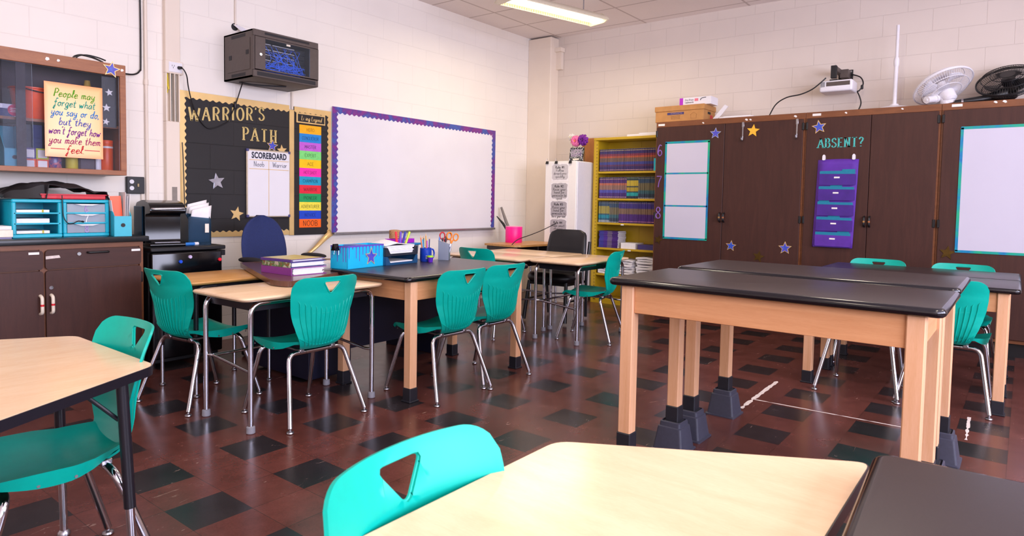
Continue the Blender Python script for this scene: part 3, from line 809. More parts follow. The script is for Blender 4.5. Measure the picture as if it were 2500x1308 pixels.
# ---------------------------------------------------------------- lab tables
def make_lab_table(name='lab_table', L=1.22, D=0.61):
    """long side along local y, short side along local x, origin on the floor under the centre"""
    t = thing(name, 'lab table', 'table')
    top = MB(); H = 0.752; th = 0.032
    o = rrect(-D/2, -L/2, D/2, L/2, 0.035, 6)
    def inset(d): return rrect(-D/2+d, -L/2+d, D/2-d, L/2-d, max(0.035-d, 0.004), 6)
    rings = []
    for k in range(9):
        a = PI*k/8; rings.append([(p[0], p[1], H-th/2-th/2*math.cos(a)) for p in inset(0.016*(1-math.sin(a)))])
    top.rings(rings, 0, True, True)
    top.bm.faces.ensure_lookup_table()
    for f in top.bm.faces:
        if len(f.verts) == 4: f.material_index = 1
    top.build('table_top', [M['black_top'], M['top_edge']], t, True, 50)
    lw = 0.057
    lx, ly = D/2-0.03-lw/2, L/2-0.055-lw/2
    ap = H-th
    for sx in (-1, 1):
        for sy in (-1, 1):
            lg = MB().box((sx*lx-lw/2, sy*ly-lw/2, 0.08), (sx*lx+lw/2, sy*ly+lw/2, ap), bev=0.004).build('leg', M['oak'], t, True, 30)
            bt = MB().box((sx*lx-lw/2-0.004, sy*ly-lw/2-0.004, 0.006), (sx*lx+lw/2+0.004, sy*ly+lw/2+0.004, 0.085), bev=0.004)
            bt.box((sx*lx-lw/2-0.010, sy*ly-lw/2-0.010, 0.0), (sx*lx+lw/2+0.010, sy*ly+lw/2+0.010, 0.010), bev=0.003)
            bt.build('boot', M['boot'], lg, True, 30)
    for sx in (-1, 1):
        MB().box((sx*lx+sx*0.005-0.011, -ly+lw/2, ap-0.115), (sx*lx+sx*0.005+0.011, ly-lw/2, ap), bev=0.002).build('apron', M['oak_x'], t)
    for sy in (-1, 1):
        MB().box((-lx+lw/2, sy*ly+sy*0.005-0.011, ap-0.115), (lx-lw/2, sy*ly+sy*0.005+0.011, ap), bev=0.002).build('apron', M['oak_x'], t)
        br = MB()
        for sx in (-1, 1):
            m = Matrix.Translation((sx*(lx-0.075), sy*(ly-0.075), ap-0.06)) @ Matrix.Rotation(R(45)*sx*sy*-1, 4, 'Z')
            br.box((-0.055, -0.01, -0.045), (0.055, 0.01, 0.045), mat=m)
        br.build('corner_brace', M['oak'], t)
    return t, lx, ly
RZ = 0.134
lt, LX, LY = make_lab_table()
lt.location = (-4.44, -4.475, RZ); lt['label'] = 'nearest black-topped oak lab table, raised on plastic risers'; lt['group'] = 'black-topped oak lab tables'
dup(lt, (-3.725, -4.468, RZ), 0, 'second raised lab table, just behind the nearest raised one')
dup(lt, (-2.175, -4.66, 0), 0, 'lab table standing on the floor, with the two right-hand chair backs before it')
dup(lt, (-1.555, -4.655, 0), 0, 'farthest lab table, close to the tall brown cabinets')
mt, _, _ = make_lab_table('lab_table', 1.22, 0.73)
mt.location = (-4.0, -2.10, 0); mt.rotation_euler = (0, 0, R(-90+1.2)); mt['label'] = 'lab table holding the blue box, paper trays and pencil cups'; mt['group'] = 'black-topped oak lab tables'
dup(lt, (-6.11, -5.69, 0), R(3), 'dark lab table corner at the bottom right edge of the photo')
# risers under the two raised tables
def make_riser():
    t = thing('bed_riser', 'riser', 'furniture riser')
    b = MB()
    def sq(h, r): return [(x, y) for x, y in rrect(-h, -h, h, h, r, 4)]
    prof = [(0.085, 0.0), (0.085, 0.006), (0.076, 0.010), (0.060, 0.118), (0.054, 0.122), (0.052, 0.142), (0.046, 0.146), (0.044, 0.135), (0.042, 0.128)]
    b.rings([[(x, y, z) for x, y in sq(h, 0.012)] for h, z in prof], 0, True, True)
    b.build('riser_body', M['riser'], t, True, 30)
    return t
rz0 = make_riser(); k = 0
for cxx, cyy, nm in ((-4.44, -4.475, 'nearest raised lab table'), (-3.725, -4.468, 'second raised lab table')):
    for sx, sn in ((-1, 'front'), (1, 'back')):
        for sy, sm in ((1, 'bookcase'), (-1, 'rightmost-cabinet')):
            lab = 'grey plastic riser under the %s, %s leg at its %s end' % (nm, sn, sm)
            p = (cxx+sx*LX, cyy+sy*LY, 0)
            if k == 0: rz0.location = p; rz0['label'] = lab; rz0['group'] = 'plastic risers'
            else: dup(rz0, p, 0, lab, 'plastic risers')
            k += 1

# ---------------------------------------------------------------- student desks
def make_desk(L=0.92, D=0.50, H=0.70, top='maple', dark=False, chamf=0.0, name='student_desk'):
    """long side along local x; near side is -y"""
    t = thing(name, 'desk', 'desk')
    pts = rpoly([(-L/2+chamf, -D/2), (L/2, -D/2), (L/2, D/2), (-L/2, D/2), (-L/2, -D/2+chamf)] if chamf else rect(-L/2, -D/2, L/2, D/2), 0.05, 5)
    tp = MB(); th = 0.024
    def ins(d): 
        c = Vector((0, 0)); return [(p[0]-math.copysign(min(d, abs(p[0])), p[0]), p[1]-math.copysign(min(d, abs(p[1])), p[1])) for p in pts]
    rings = [[(p[0], p[1], z) for p in ins(d)] for d, z in ((0.016, H-th), (0.004, H-th+0.006), (0.0, H-0.010), (0.002, H-0.003), (0.007, H))]
    tp.rings(rings)
    tp.build('desk_top', M[top], t, True, 40)
    a = MB(); x, y = L/2-0.09, D/2-0.06
    a.box((-x, -y, H-th-0.055), (x, -y+0.02, H-th)).box((-x, y-0.02, H-th-0.055), (x, y, H-th)).box((-x, -y, H-th-0.055), (-x+0.02, y, H-th)).box((x-0.02, -y, H-th-0.055), (x, y, H-th))
    for k in range(4): a.lathe([(0.004, 0), (0.004, 0.006), (0.001, 0.008)], (-x+0.1+k*(2*x-0.2)/3, -y-0.006, H-th-0.03), 8, 0, 'y')
    a.build('frame', M['black_edge'], t)
    lx, ly = L/2-0.065, D/2-0.045
    for sy in (-1, 1):
        for sx in (-1, 1):
            p = bend([(sx*0.12, sy*ly, H-th-0.014), (sx*lx, sy*ly, H-th-0.014), (sx*lx, sy*ly, 0.02)], 0.07, 8)
            if dark:
                lg = MB().tube([q for q in p if q.z > 0.27]+[(sx*lx, sy*ly, 0.26)], 0.0145, 12).build('leg', M['black_edge'], t)
                MB().cyl((sx*lx, sy*ly, 0.27), (sx*lx, sy*ly, 0.018), 0.011, 12).build('leg_extension', M['chrome'], lg)
                MB().lathe([(0.010, 0.02), (0.018, 0.012), (0.018, 0.004), (0.012, 0)], (sx*lx, sy*ly, 0), 14).build('glide', M['steel'], lg)
            else:
                lg = MB().tube(p, 0.0135, 12).build('leg', M['chrome'], t)
                MB().lathe([(0.015, 0.038), (0.0215, 0.034), (0.0225, 0.004), (0.018, 0)], (sx*lx, sy*ly, 0), 16).build('glide', M['grey_glide'], lg)
    zb = 0.30
    cb = MB()
    if not dark:
        for sx in (-1, 1): cb.tube(bend([(sx*lx, ly, zb+0.04), (sx*(lx-0.02), ly-0.03, zb+0.04), (sx*(lx-0.02), -ly+0.03, zb-0.0), (sx*lx, -ly, zb)], 0.02, 3), 0.0085, 10)
        cb.cyl((-lx+0.02, ly-0.04, zb+0.04), (lx-0.02, ly-0.04, zb+0.04), 0.0085, 10)
        cb.build('stretcher', M['chrome'], t)
    return t
d = make_desk(0.93, 0.52, chamf=0.0); d.location = (-5.03, -1.985, 0); d.rotation_euler = (0, 0, R(1.5))
d['label'] = 'maple student desk with chrome legs, in front of the binder pile'; d['group'] = 'maple student desks'
DQ = dup(d, (-2.135, -2.105, 0), R(1), 'maple student desk with a green chair pulled up at its near corner')
dup(d, (-2.432, -1.36, 0), R(90), 'maple student desk turned endwise, with a chair behind the lab table drawn up to it', 'maple student desks')
dup(d, (-1.893, -1.36, 0), R(90), 'maple student desk turned endwise, the one next to the black leather chair', 'maple student desks')
d = make_desk(0.62, 0.50, 0.699, 'oak_lam', True); d.location = (-5.07, -1.2, 0); d.rotation_euler = (0, 0, R(2))
d['label'] = 'oak-topped student desk with a black frame, in front of the mini fridge'; d['group'] = 'oak student desks'
pp = MB()
pp.grid(8, 3, lambda u, v: (-4.90+0.235*u, -1.44+0.01*math.sin(u*5), 0.655-0.10*v-0.015*u-0.004*math.sin(u*9)))
o = pp.build('paper_sheet', M['paper']); tag(o, 'sheet of paper hanging out under the oak-topped desk', 'paper')
# trapezoid activity table, foreground left, and its twin at the bottom of the frame
def make_trap(short=0.62, depth=0.53, flare=30, H=0.70):
    """short side along local y at local x = 0, body towards local -x"""
    t = thing('activity_table', 'table', 'table')
    w = short/2; e = depth*math.tan(R(flare))
    base = [(0, -w), (0, w), (-depth, w+e), (-depth, -w-e)]
    pts = rpoly(base, 0.035, 5)
    th = 0.028
    MB().prism(pts, H-th, H-0.0012).build('edge_band', M['black_edge'], t, True, 40)
    c = Vector((-depth*0.55, 0))
    ins = [(p[0]+(c.x-p[0])*0.008, p[1]+(c.y-p[1])*0.008) for p in pts]
    MB().prism(ins, H-0.002, H).build('table_top', M['maple'], t, True, 40)
    for x, y, dx, dy in ((-0.075, -w+0.05, 0.02, -0.03), (-0.075, w-0.05, 0.02, 0.03), (-depth+0.075, w+e-0.12, -0.02, 0.03), (-depth+0.075, -w-e+0.12, -0.02, -0.03)):
        lg = MB().tube([(x, y, H-th), (x+dx*0.6, y+dy*0.6, 0.28)], 0.0165, 14).build('leg', M['black_edge'], t)
        MB().tube([(x+dx*0.58, y+dy*0.58, 0.29), (x+dx, y+dy, 0.02)], 0.0125, 14).build('leg_extension', M['chrome'], lg)
        MB().lathe([(0.012, 0.024), (0.02, 0.014), (0.02, 0.005), (0.014, 0)], (x+dx, y+dy, 0), 14).build('glide', M['steel'], lg)
    ap = MB()
    ap.box((-depth+0.06, -0.03, H-th-0.03), (-0.06, 0.03, H-th))
    ap.tube([(-0.08, w-0.06, H-0.16), (-0.2, w-0.1, H-th)], 0.006, 8).tube([(-0.08, -w+0.06, H-0.16), (-0.2, -w+0.1, H-th)], 0.006, 8)
    ap.build('brace', M['black_edge'], t)
    return t
tr = make_trap(0.62, 0.54); tr.location = (-6.335, -2.945, 0); tr['label'] = 'maple trapezoid table with black edge and a chair tucked under it'; tr['group'] = 'trapezoid activity tables'
dup(tr, (-6.38, -4.51, 0), R(90), 'nearest maple table at the bottom edge, with a green chair back leaning over it', 'trapezoid activity tables')
# ---------------------------------------------------------------- stars (cut-out decorations)
def star_pts(r, rot=0.0, k=0.44):
    return [((r if i % 2 == 0 else r*k)*math.sin(PI*i/5+rot), (r if i % 2 == 0 else r*k)*math.cos(PI*i/5+rot)) for i in range(10)]
def star(label, fr, a, b, h, r, rot=0.0, rim='gold', inner='galaxy', name='star_cutout', cat='star decoration', group='star cut-outs'):
    sg = -1 if fr is east else 1
    m = MB().prism([(a+sg*x, b+y) for x, y in star_pts(r, rot)], h, h+0.004, fr)
    o = m.build(name, M[rim], None, False)
    tag(o, label, cat, group)
    if inner:
        MB().prism([(a+sg*x, b+y) for x, y in star_pts(r*0.8, rot)], h+0.004, h+0.0055, fr).build('star_center', M[inner], o, False)
    return o
def scallop(x0, x1, n, amp, fn):
    """wavy line from x0 to x1 in n waves; fn(x, offset)"""
    out = []
    for i in range(n*6+1):
        t = i/(n*6); out.append(fn(x0+(x1-x0)*t, amp*(0.5-0.5*math.cos(2*PI*n*t))))
    return out

# ---------------------------------------------------------------- tall brown cabinets along the east wall
FX = 0.52
def tall_cabinet(y0, y1, seam, label, zt=2.10):
    """front at x = -FX, spans y0 (left, larger) to y1"""
    t = thing('tall_cabinet', label, 'cabinet', (0, 0, 0), 0, 'tall brown storage cabinets')
    b = MB()
    b.box((-FX+0.022, y1, 0.12), (-0.005, y1+0.02, zt)).box((-FX+0.022, y0-0.02, 0.12), (-0.005, y0, zt))
    b.box((-FX+0.022, y1+0.02, zt-0.02), (-0.005, y0-0.02, zt)).box((-FX+0.022, y1+0.02, 0.12), (-0.005, y0-0.02, 0.14)).box((-0.02, y1+0.02, 0.14), (-0.005, y0-0.02, zt-0.02))
    b.build('carcass', M['trimwood'], t, False)
    f = MB()
    f.box((-FX, y1, zt-0.058), (-FX+0.022, y0, zt), bev=0.002).box((-FX, y1, 0.12), (-FX+0.022, y0, 0.15), bev=0.002)
    f.box((-FX, y0-0.028, 0.15), (-FX+0.022, y0, zt-0.058), bev=0.002).box((-FX, y1, 0.15), (-FX+0.022, y1+0.028, zt-0.058), bev=0.002)
    f.build('face_frame', M['trimwood'], t, False)
    MB().box((-FX+0.07, y1, 0.0), (-0.02, y0, 0.12)).build('toe_kick', M['black_plastic'], t, False)
    doors = []
    for (a, b_, hs) in ((y0-0.016, seam+0.002, seam+0.035), (seam-0.002, y1+0.016, seam-0.035)):
        dm = MB().box((-FX-0.02, b_, 0.152), (-FX, a, zt-0.060), bev=0.003)
        d = dm.build('door', M['walnut'], t, False)
        h = MB()
        y = hs*1.0; y = seam+0.021 if hs > seam else seam-0.021
        h.tube(bend([(-FX-0.02, y, 1.035), (-FX-0.05, y, 1.045), (-FX-0.05, y, 1.115), (-FX-0.02, y, 1.125)], 0.02, 5), 0.009, 10)
        h.build('handle', M['black_plastic'], d)
        MB().lathe([(0.0098, -0.008), (0.0098, 0.008)], (-FX-0.05, y, 1.08), 12).build('handle_band', col('#9a6a2a' if hs > seam else '#a05a28', 0.4), d)
        hy = a if hs > seam else b_
        for z in (1.97, 1.08, 0.35):
            MB().box((-FX-0.026, hy-0.010, z-0.035), (-FX-0.0, hy+0.010, z+0.035), bev=0.003).build('hinge', M['black_plastic'], d, False)
        doors.append(d)
    return t, doors
U1, D1 = tall_cabinet(-2.03, -3.572, -2.80, 'tall brown cabinet nearest the yellow bookcase, with two coat hooks')
U2, D2 = tall_cabinet(-3.574, -4.662, -4.135, 'middle tall brown cabinet, marked ABSENT?')
U3, D3 = tall_cabinet(-4.664, -6.2, -5.43, 'rightmost tall brown cabinet, with the large taped whiteboard')
def sticker(t, y, z, w, h): MB().box((-FX-0.0015, y-w/2, z-h/2), (-FX, y+w/2, z+h/2)).build('label_sticker', M['white'], t, False)
for t, y, z in ((U1, -2.09, 2.068), (U2, -3.67, 2.074), (U3, -4.77, 2.078)): sticker(t, y, z, 0.075, 0.022)
def scrap(t, y, z, s):
    MB().prism([(y+s*a, z+s*b) for a, b in ((-1, -0.4), (-0.3, -0.7), (1, 0.1), (0.4, 0.8), (-0.6, 0.5))], FX, FX+0.0012, east).build('tape_scrap', M['white'], t, False)
for t, y, z, s in ((U1, -2.56, 2.063, 0.012), (U1, -3.01, 2.068, 0.016), (U1, -3.05, 2.066, 0.013), (U1, -3.478, 2.071, 0.016), (U2, -3.92, 2.074, 0.012), (U2, -4.37, 2.078, 0.011), (U3, -5.03, 2.085, 0.014), (U3, -5.09, 2.085, 0.016)): scrap(t, y, z, s)
# writing on the doors
DX = -FX-0.0205
serif('ABSENT?', 0.082, M['teal_glitter'], D2[0], (DX-0.001, -3.887, 1.803), EAST, thick=0.17, thin=0.07, track=0.13)
for ch, z in (('6', 1.79), ('7', 1.45), ('8', 1.11)): pen(ch, 0.118, M['purple_glitter'], D1[0], (DX-0.0005, -2.088, z-0.012), EAST, 'number_sticker', r=0.055)
# small framed white panels on the left door: one board of three
def taped_board(label, y0, y1, z0, z1, div, cat='whiteboard'):
    h0 = FX+0.0205
    t = thing('taped_whiteboard', label, cat)
    MB().box((-h0-0.005, y1, z0), (-h0, y0, z1)).build('panel', M['panel_lav'], t, False)
    w = 0.021
    fr = [('tape_strip', (y1-w*0.3, z1-w*0.7), (y0+w*0.3, z1+w*0.4)), ('tape_strip', (y1-w*0.3, z0-w*0.5), (y0+w*0.3, z0+w*0.5)), ('tape_strip', (y0-w*0.6, z0), (y0+w*0.4, z1)), ('tape_strip', (y1-w*0.4, z0), (y1+w*0.6, z1))]
    for z in div: fr.append(('tape_strip', (y1, z-w*0.4), (y0, z+w*0.4)))
    for nme, (a, b), (c, d) in fr:
        MB().box((-h0-0.0058, a, b), (-h0-0.005, c, d)).build(nme, M['aqua_border'], t, False)
    return t
taped_board('tall three-section white panel in aqua tape, beside the 6 7 8 stickers', -2.16, -2.642, 0.842, 1.872, (1.19, 1.538))
taped_board('large white panel edged in aqua tape, on the rightmost tall cabinet', -4.815, -5.95, 0.853, 1.887, ())
S = lambda *a, **k: star(*a, **k)
HB = FX+0.021
S('blue and gold star at the top right of the three-section panel', east, -2.705, 1.945, HB, 0.062, 0.05, 'holo', 'galaxy')
S('plain yellow star beside the left coat hook', east, -3.088, 1.952, HB, 0.066, 0.1, 'yellow_star', None)
S('blue gold-edged star at the top of the door marked ABSENT?', east, -3.70, 1.955, HB, 0.068, -0.15, 'gold', 'galaxy')
S('blue star low on the first tall cabinet, the nearer to its door seam', east, -2.905, 0.792, HB, 0.058, 0.1)
S('blue star low on the first tall cabinet, close to the middle cabinet', east, -3.435, 0.80, HB, 0.066, 0.0)
S('dull gold star between the two low blue stars', east, -3.185, 0.70, HB, 0.060, 0.2, 'gold_d', None)
S('dark bronze star below the 8 sticker', east, -2.10, 0.815, HB, 0.050, 0.3, 'gold_d', None)
S('dull gold star at the lower left corner of the large white panel', east, -4.755, 0.835, HB, 0.062, 0.12, 'gold_d', None)
# coat hooks over the door
def hook(y, lab):
    t = MB()
    t.box((-HB-0.004, y-0.011, 1.99), (-HB, y+0.011, 2.045), bev=0.002)
    t.box((-HB-0.003, y-0.006, 1.89), (-HB, y+0.006, 2.0))
    t.tube(bend([(-HB-0.003, y, 1.90), (-HB-0.004, y, 1.855), (-HB-0.035, y, 1.855), (-HB-0.04, y, 1.885)], 0.02, 6), 0.005, 10)
    t.lathe([(0.003, -0.006), (0.008, 0), (0.003, 0.006)], (-HB-0.04, y, 1.888), 10)
    tag(t.build('coat_hook', M['steel']), lab, 'hook', 'over-door coat hooks')
hook(-2.985, 'grey over-door coat hook left of the yellow star')
hook(-3.502, 'grey over-door coat hook at the right edge of the first tall cabinet')
# purple pocket chart
t = thing('pocket_chart', 'purple hanging pocket chart with teal folders under the ABSENT? lettering', 'pocket chart')
H0 = HB+0.002
m = MB()
m.grid(6, 16, lambda u, v: (-H0-0.004-0.004*math.sin(v*20)*0.4-0.010*v, -3.705-0.345*u+0.022*v*(1 if True else 0), 1.645-0.815*v+0.006*math.sin(u*3.1)))
o = m.build('backing', M['purple'], t)
o.modifiers.new('s', 'SOLIDIFY').thickness = 0.003
for k in range(5):
    z = 1.515-k*0.142; yo = 0.004*k
    x = -H0-0.018-0.003*k
    m = MB().prism(rpoly([(-3.725+yo, z-0.105), (-3.725+yo, z), (-4.035+yo, z-0.004), (-4.035+yo, z-0.105)], 0.008, 2), -x-0.004, -x+0.006, east)
    m.build('pocket', M['purple_d'] if k < 4 else M['purple'], t)
    yy = {0: (0.19, 0.30), 1: (0.10, 0.20), 2: (0.01, 0.10), 3: (0.10, 0.20), 4: (0.19, 0.29)}[k]
    MB().prism(rpoly([(-3.725+yo, z-0.02), (-3.725+yo, z+0.026), (-3.725-yy[0]+yo, z+0.026), (-3.725-yy[0]+yo, z+0.040), (-3.725-yy[1]+yo, z+0.040), (-3.725-yy[1]+yo, z+0.020), (-4.025+yo, z+0.02), (-4.025+yo, z-0.02)], 0.006, 2), -x-0.010, -x-0.006, east).build('folder', M['tealcard'], t)
    MB().box((x-0.0085, -3.90+yo, z-0.042), (x-0.006, -3.852+yo, z-0.028)).build('name_label', M['white'], t, False)
MB().prism(rect(-3.715+0.02, 0.832, -4.02+0.02, 0.90), H0+0.02, H0+0.024, east).build('bottom_hem', M['purple_d'], t)
for y in (-3.755, -4.008):
    MB().prism([(y+a, 1.672+b) for a, b in rpoly([(-0.014, -0.03), (0.014, -0.03), (0.013, 0.012), (0, 0.026), (-0.013, 0.012)], 0.01, 3)], H0, H0+0.014, east).build('hanging_hook', M['white_pl'], t)

# ---------------------------------------------------------------- things on top of the tall cabinets
ZC = 2.10
t = thing('archive_box', 'brown cardboard archive box with a lid on top of the first tall cabinet', 'cardboard box', (-0.32, -2.27, ZC))
MB().box((-0.16, -0.275, 0), (0.16, 0.275, 0.155), bev=0.003).build('box_body', M['cardboard'], t, False)
MB().box((-0.168, -0.283, 0.115), (0.168, 0.283, 0.172), bev=0.004).build('lid', M['cardboard'], t, False)
MB().box((-0.1612, -0.055, 0.075), (-0.160, 0.135, 0.100)).build('name_band', col('#3a3470'), t, False)
text('SCHOLASTIC', 0.021, col('#a38a9a'), t, (-0.1616, 0.028, 0.0875), EAST, sx=1.1)
text('STACK & STORE', 0.014, col('#8f5f33'), t, (-0.1606, 0.04, 0.060), EAST, sx=1.1)
for z in (0.046, 0.032): text('libros para la escuela', 0.012, col('#8f5f33'), t, (-0.1606, 0.04, z), EAST)
text('\u2302', 0.06, col('#8f5f33'), t, (-0.1606, -0.12, 0.05), EAST) if False else None
m = MB(); hp = [(-0.205, 0.062), (-0.165, 0.09), (-0.125, 0.062), (-0.135, 0.062), (-0.135, 0.026), (-0.195, 0.026), (-0.195, 0.062)]
m.tube([(-0.1606, a, b) for a, b in hp+[hp[0]]], 0.0012, 4).build('house_mark', col('#8f5f33'), t)
MB().box((0.02, -0.2762, 0.01), (0.09, -0.275, 0.07)).build('red_label', M['red_pl'], t, False)
MB().box((-0.05, -0.2766, 0.075), (0.03, -0.275, 0.10), bev=0.002).build('hand_hole', M['black_matte'], t, False)
t = thing('lapboard_box', 'white and magenta packaging box lying on the cardboard archive box', 'box', (-0.33, -2.425, ZC+0.173))
MB().box((-0.10, -0.175, 0), (0.10, 0.175, 0.082), bev=0.002).build('box_body', M['white_pl'], t, False)
MB().box((-0.1006, 0.135, 0.001), (-0.0999, 0.175, 0.081)).build('magenta_end', M['magenta'], t, False)
text('Dry Erase', 0.024, M['ink'], t, (-0.1008, 0.065, 0.056), EAST); text('Lapboards', 0.024, M['ink'], t, (-0.1008, 0.065, 0.030), EAST)
MB().box((-0.1008, -0.035, 0.04), (-0.0999, 0.005, 0.068)).build('red_flash', col('#e8788a'), t, False)
MB().tube([(-0.1006, -0.06, 0.045), (-0.1006, -0.065, 0.062), (-0.1006, -0.08, 0.068), (-0.1006, -0.12, 0.072)], 0.0035, 6).build('printed_marker', M['ink'], t)
o = MB().prism([(-2.66, ZC), (-2.60, ZC), (-2.74, ZC+0.155), (-2.775, ZC+0.135)], 0.25, 0.262, lambda a, b, h: (-h-0.14, a, b)).build('plastic_flap', M['white_pl'], None, False)
tag(o, 'white plastic strip leaning up beside the archive box', 'plastic strip')
o = MB().box((-0.45, -3.05, ZC), (-0.15, -2.70, ZC+0.02), bev=0.003).box((-0.44, -3.02, ZC+0.02), (-0.18, -2.74, ZC+0.026)).build('paper_pack', M['paper'], None, False)
tag(o, 'low white pack of paper lying on the first tall cabinet', 'paper')
# projector on its wall arm
t = thing('projector_mount', 'black steel projector arm bolted to the wall above the cabinets', 'wall mount', (0, -3.80, 2.50))
MB().box((-0.012, -0.065, -0.06), (-0.001, 0.065, 0.06), bev=0.002).build('wall_plate', M['black_matte'], t, False)
for sy in (-1, 1):
    for sz in (-1, 1): MB().lathe([(0.009, -0.004), (0.009, 0.004)], (-0.016, sy*0.048, sz*0.042), 10, 0, 'x').build('bolt', M['steel'], t)
a = MB().box((-0.30, 0.02, 0.01), (-0.012, 0.065, 0.055), bev=0.003).box((-0.12, -0.045, -0.03), (-0.012, 0.03, 0.05), bev=0.003)
a.build('arm', M['grey_metal'], t, False)
MB().box((-0.32, 0.02, -0.06), (-0.28, 0.07, 0.06), bev=0.003).box((-0.31, 0.01, -0.085), (-0.16, 0.08, -0.07), bev=0.003).build('drop_bracket', M['black_matte'], t, False)
t = thing('projector', 'small white projector hanging from the black wall arm', 'projector', (-0.235, -3.785, 2.352), R(0))
MB().box((-0.115, -0.145, -0.045), (0.115, 0.145, 0.062), bev=0.018, seg=4).build('case', M['white_pl'], t)
MB().box((-0.1165, -0.125, 0.006), (-0.110, 0.085, 0.048), bev=0.003).build('connector_panel', M['grey_metal'], t, False)
g = MB()
for i in range(6):
    for j in range(6): g.box((-0.1168, 0.096+i*0.0065, 0.004+j*0.008), (-0.112, 0.100+i*0.0065, 0.009+j*0.008))
g.build('vent_grille', M['ink'], t, False)
MB().lathe([(0.018, -0.004), (0.02, 0.004)], (0.05, 0.147, 0.0), 16, 0, 'y').build('lens', M['black_gloss'], t)
o = MB().tube(spline([(-0.36, -3.70, 2.44), (-0.37, -3.66, 2.40), (-0.37, -3.58, 2.34), (-0.38, -3.48, 2.30), (-0.38, -3.35, 2.28), (-0.38, -3.25, 2.22), (-0.36, -3.18, 2.11)]), 0.006, 8).build('projector_cable', M['cable'])
tag(o, 'black cable drooping left from the projector arm to the cabinet top', 'cable')
o = MB().tube(spline([(-0.03, -3.86, 2.51), (-0.06, -3.94, 2.47), (-0.10, -3.975, 2.40), (-0.12, -3.95, 2.335), (-0.11, -3.93, 2.325), (-0.13, -3.955, 2.27), (-0.14, -3.97, 2.20), (-0.15, -3.94, 2.11)]), 0.006, 8).lathe([(0.006, -0.022), (0.012, -0.016), (0.012, 0.016), (0.006, 0.022)], (-0.11, -3.968, 2.365), 10).build('power_cable', M['cable'])
tag(o, 'black power cable curling on the right side of the projector', 'cable')
# white fan stand
t = thing('fan_stand', 'white fan pole standing upright on its round base, without its fan', 'fan stand', (-0.26, -4.27, ZC))
MB().lathe([(0.165, 0.0), (0.165, 0.012), (0.12, 0.03), (0.04, 0.045), (0.03, 0.06), (0.0, 0.06)], n=36).build('base', M['white_pl'], t)
MB().cyl((0, 0, 0.05), (0, 0, 0.46), 0.0175, 18).lathe([(0.0175, 0.40), (0.023, 0.42), (0.023, 0.46), (0.018, 0.48)], n=18).build('lower_tube', M['white_pl'], t)
MB().cyl((0, 0, 0.46), (0, 0, 0.775), 0.0135, 18).build('upper_tube', M['white_pl'], t)
# fan heads
def fan_head(name, label, loc, M4, pm, R_=0.215, pole=None):
    t = thing(name, label, 'fan', loc)
    def place(o): o.matrix_local = M4
    bl = MB()
    for k in range(3):
        a0 = k*2*PI/3
        def f(u, v, a0=a0):
            r = 0.045+0.125*u; w = (0.55+0.35*u)
            a = a0+(v-0.5)*w*1.35
            return (r*math.cos(a), r*math.sin(a), 0.028*(v-0.5)*(1-0.2*u)+0.0)
        bl.grid(6, 6, f)
    bl.lathe([(0.0, -0.02), (0.05, -0.02), (0.05, 0.02), (0.0, 0.03)], n=20)
    o = bl.build('blades', M[pm], t); place(o); o.modifiers.new('s', 'SOLIDIFY').thickness = 0.003
    def cage(sgn, nm):
        c = MB()
        n = 72
        for k in range(n):
            a = 2*PI*k/n
            pts = [(r*math.cos(a), r*math.sin(a), sgn*h) for r, h in ((0.05, 0.072), (0.12, 0.070), (0.175, 0.055), (0.205, 0.028), (R_, 0.004))]
            c.tube(pts, 0.0015, 4, cap=False)
        for r, h in ((0.12, 0.070), (0.188, 0.046), (R_, 0.004)):
            c.tube([(r*math.cos(2*PI*i/48), r*math.sin(2*PI*i/48), sgn*h) for i in range(49)], 0.0035 if r < R_ else 0.0065, 6, cap=False)
        c.lathe([(0.0, 0.0725*sgn), (0.055, 0.0725*sgn), (0.055, 0.067*sgn), (0.0, 0.067*sgn)], n=24)
        o = c.build(nm, M[pm], t); place(o)
    cage(1, 'front_grille'); cage(-1, 'rear_grille')
    mt_ = MB().lathe([(0.0, -0.17), (0.035, -0.168), (0.055, -0.15), (0.06, -0.08), (0.05, -0.07), (0.0, -0.07)], n=24)
    o = mt_.build('motor_housing', M[pm], t); place(o)
    return t
W4 = Vector((0, 0, 1)).rotation_difference(Vector((0.35, 0.43, 0.84))).to_matrix().to_4x4()
t = fan_head('pedestal_fan', 'white fan head lying tilted on the tall cabinets', (-0.29, -4.64, ZC+0.185), W4, 'white_pl', 0.235)
n_ = MB().tube([(-0.02, -0.02, -0.06), (-0.03, -0.05, -0.172)], [0.05, 0.062], 16); n_.build('neck', M['white_pl'], t)
MB().tube([(-0.04, 0.03, -0.112), (-0.16, 0.10, -0.135)], [0.032, 0.030], 16).tube([(-0.07, 0.045, -0.116), (-0.078, 0.05, -0.118)], 0.038, 16).tube([(-0.158, 0.099, -0.135), (-0.164, 0.1025, -0.136)], [0.011, 0.011], 12).build('pole_socket', M['white_pl'], t)
B4 = Vector((0, 0, 1)).rotation_difference(Vector((-0.62, 0.10, 0.78))).to_matrix().to_4x4()
t = fan_head('pedestal_fan', 'black fan head lying on the rightmost tall cabinet', (-0.26, -5.10, ZC+0.185), B4, 'black_plastic', 0.225)
MB().tube([(0.0, 0.02, -0.10), (-0.08, 0.17, -0.145), (-0.10, 0.36, -0.162)], [0.05, 0.03, 0.022], 14).build('neck_pole', M['black_plastic'], t)
MB().tube([(-0.0935, 0.30, -0.157), (-0.095, 0.315, -0.158)], 0.025, 14).build('collar', M['steel'], t)

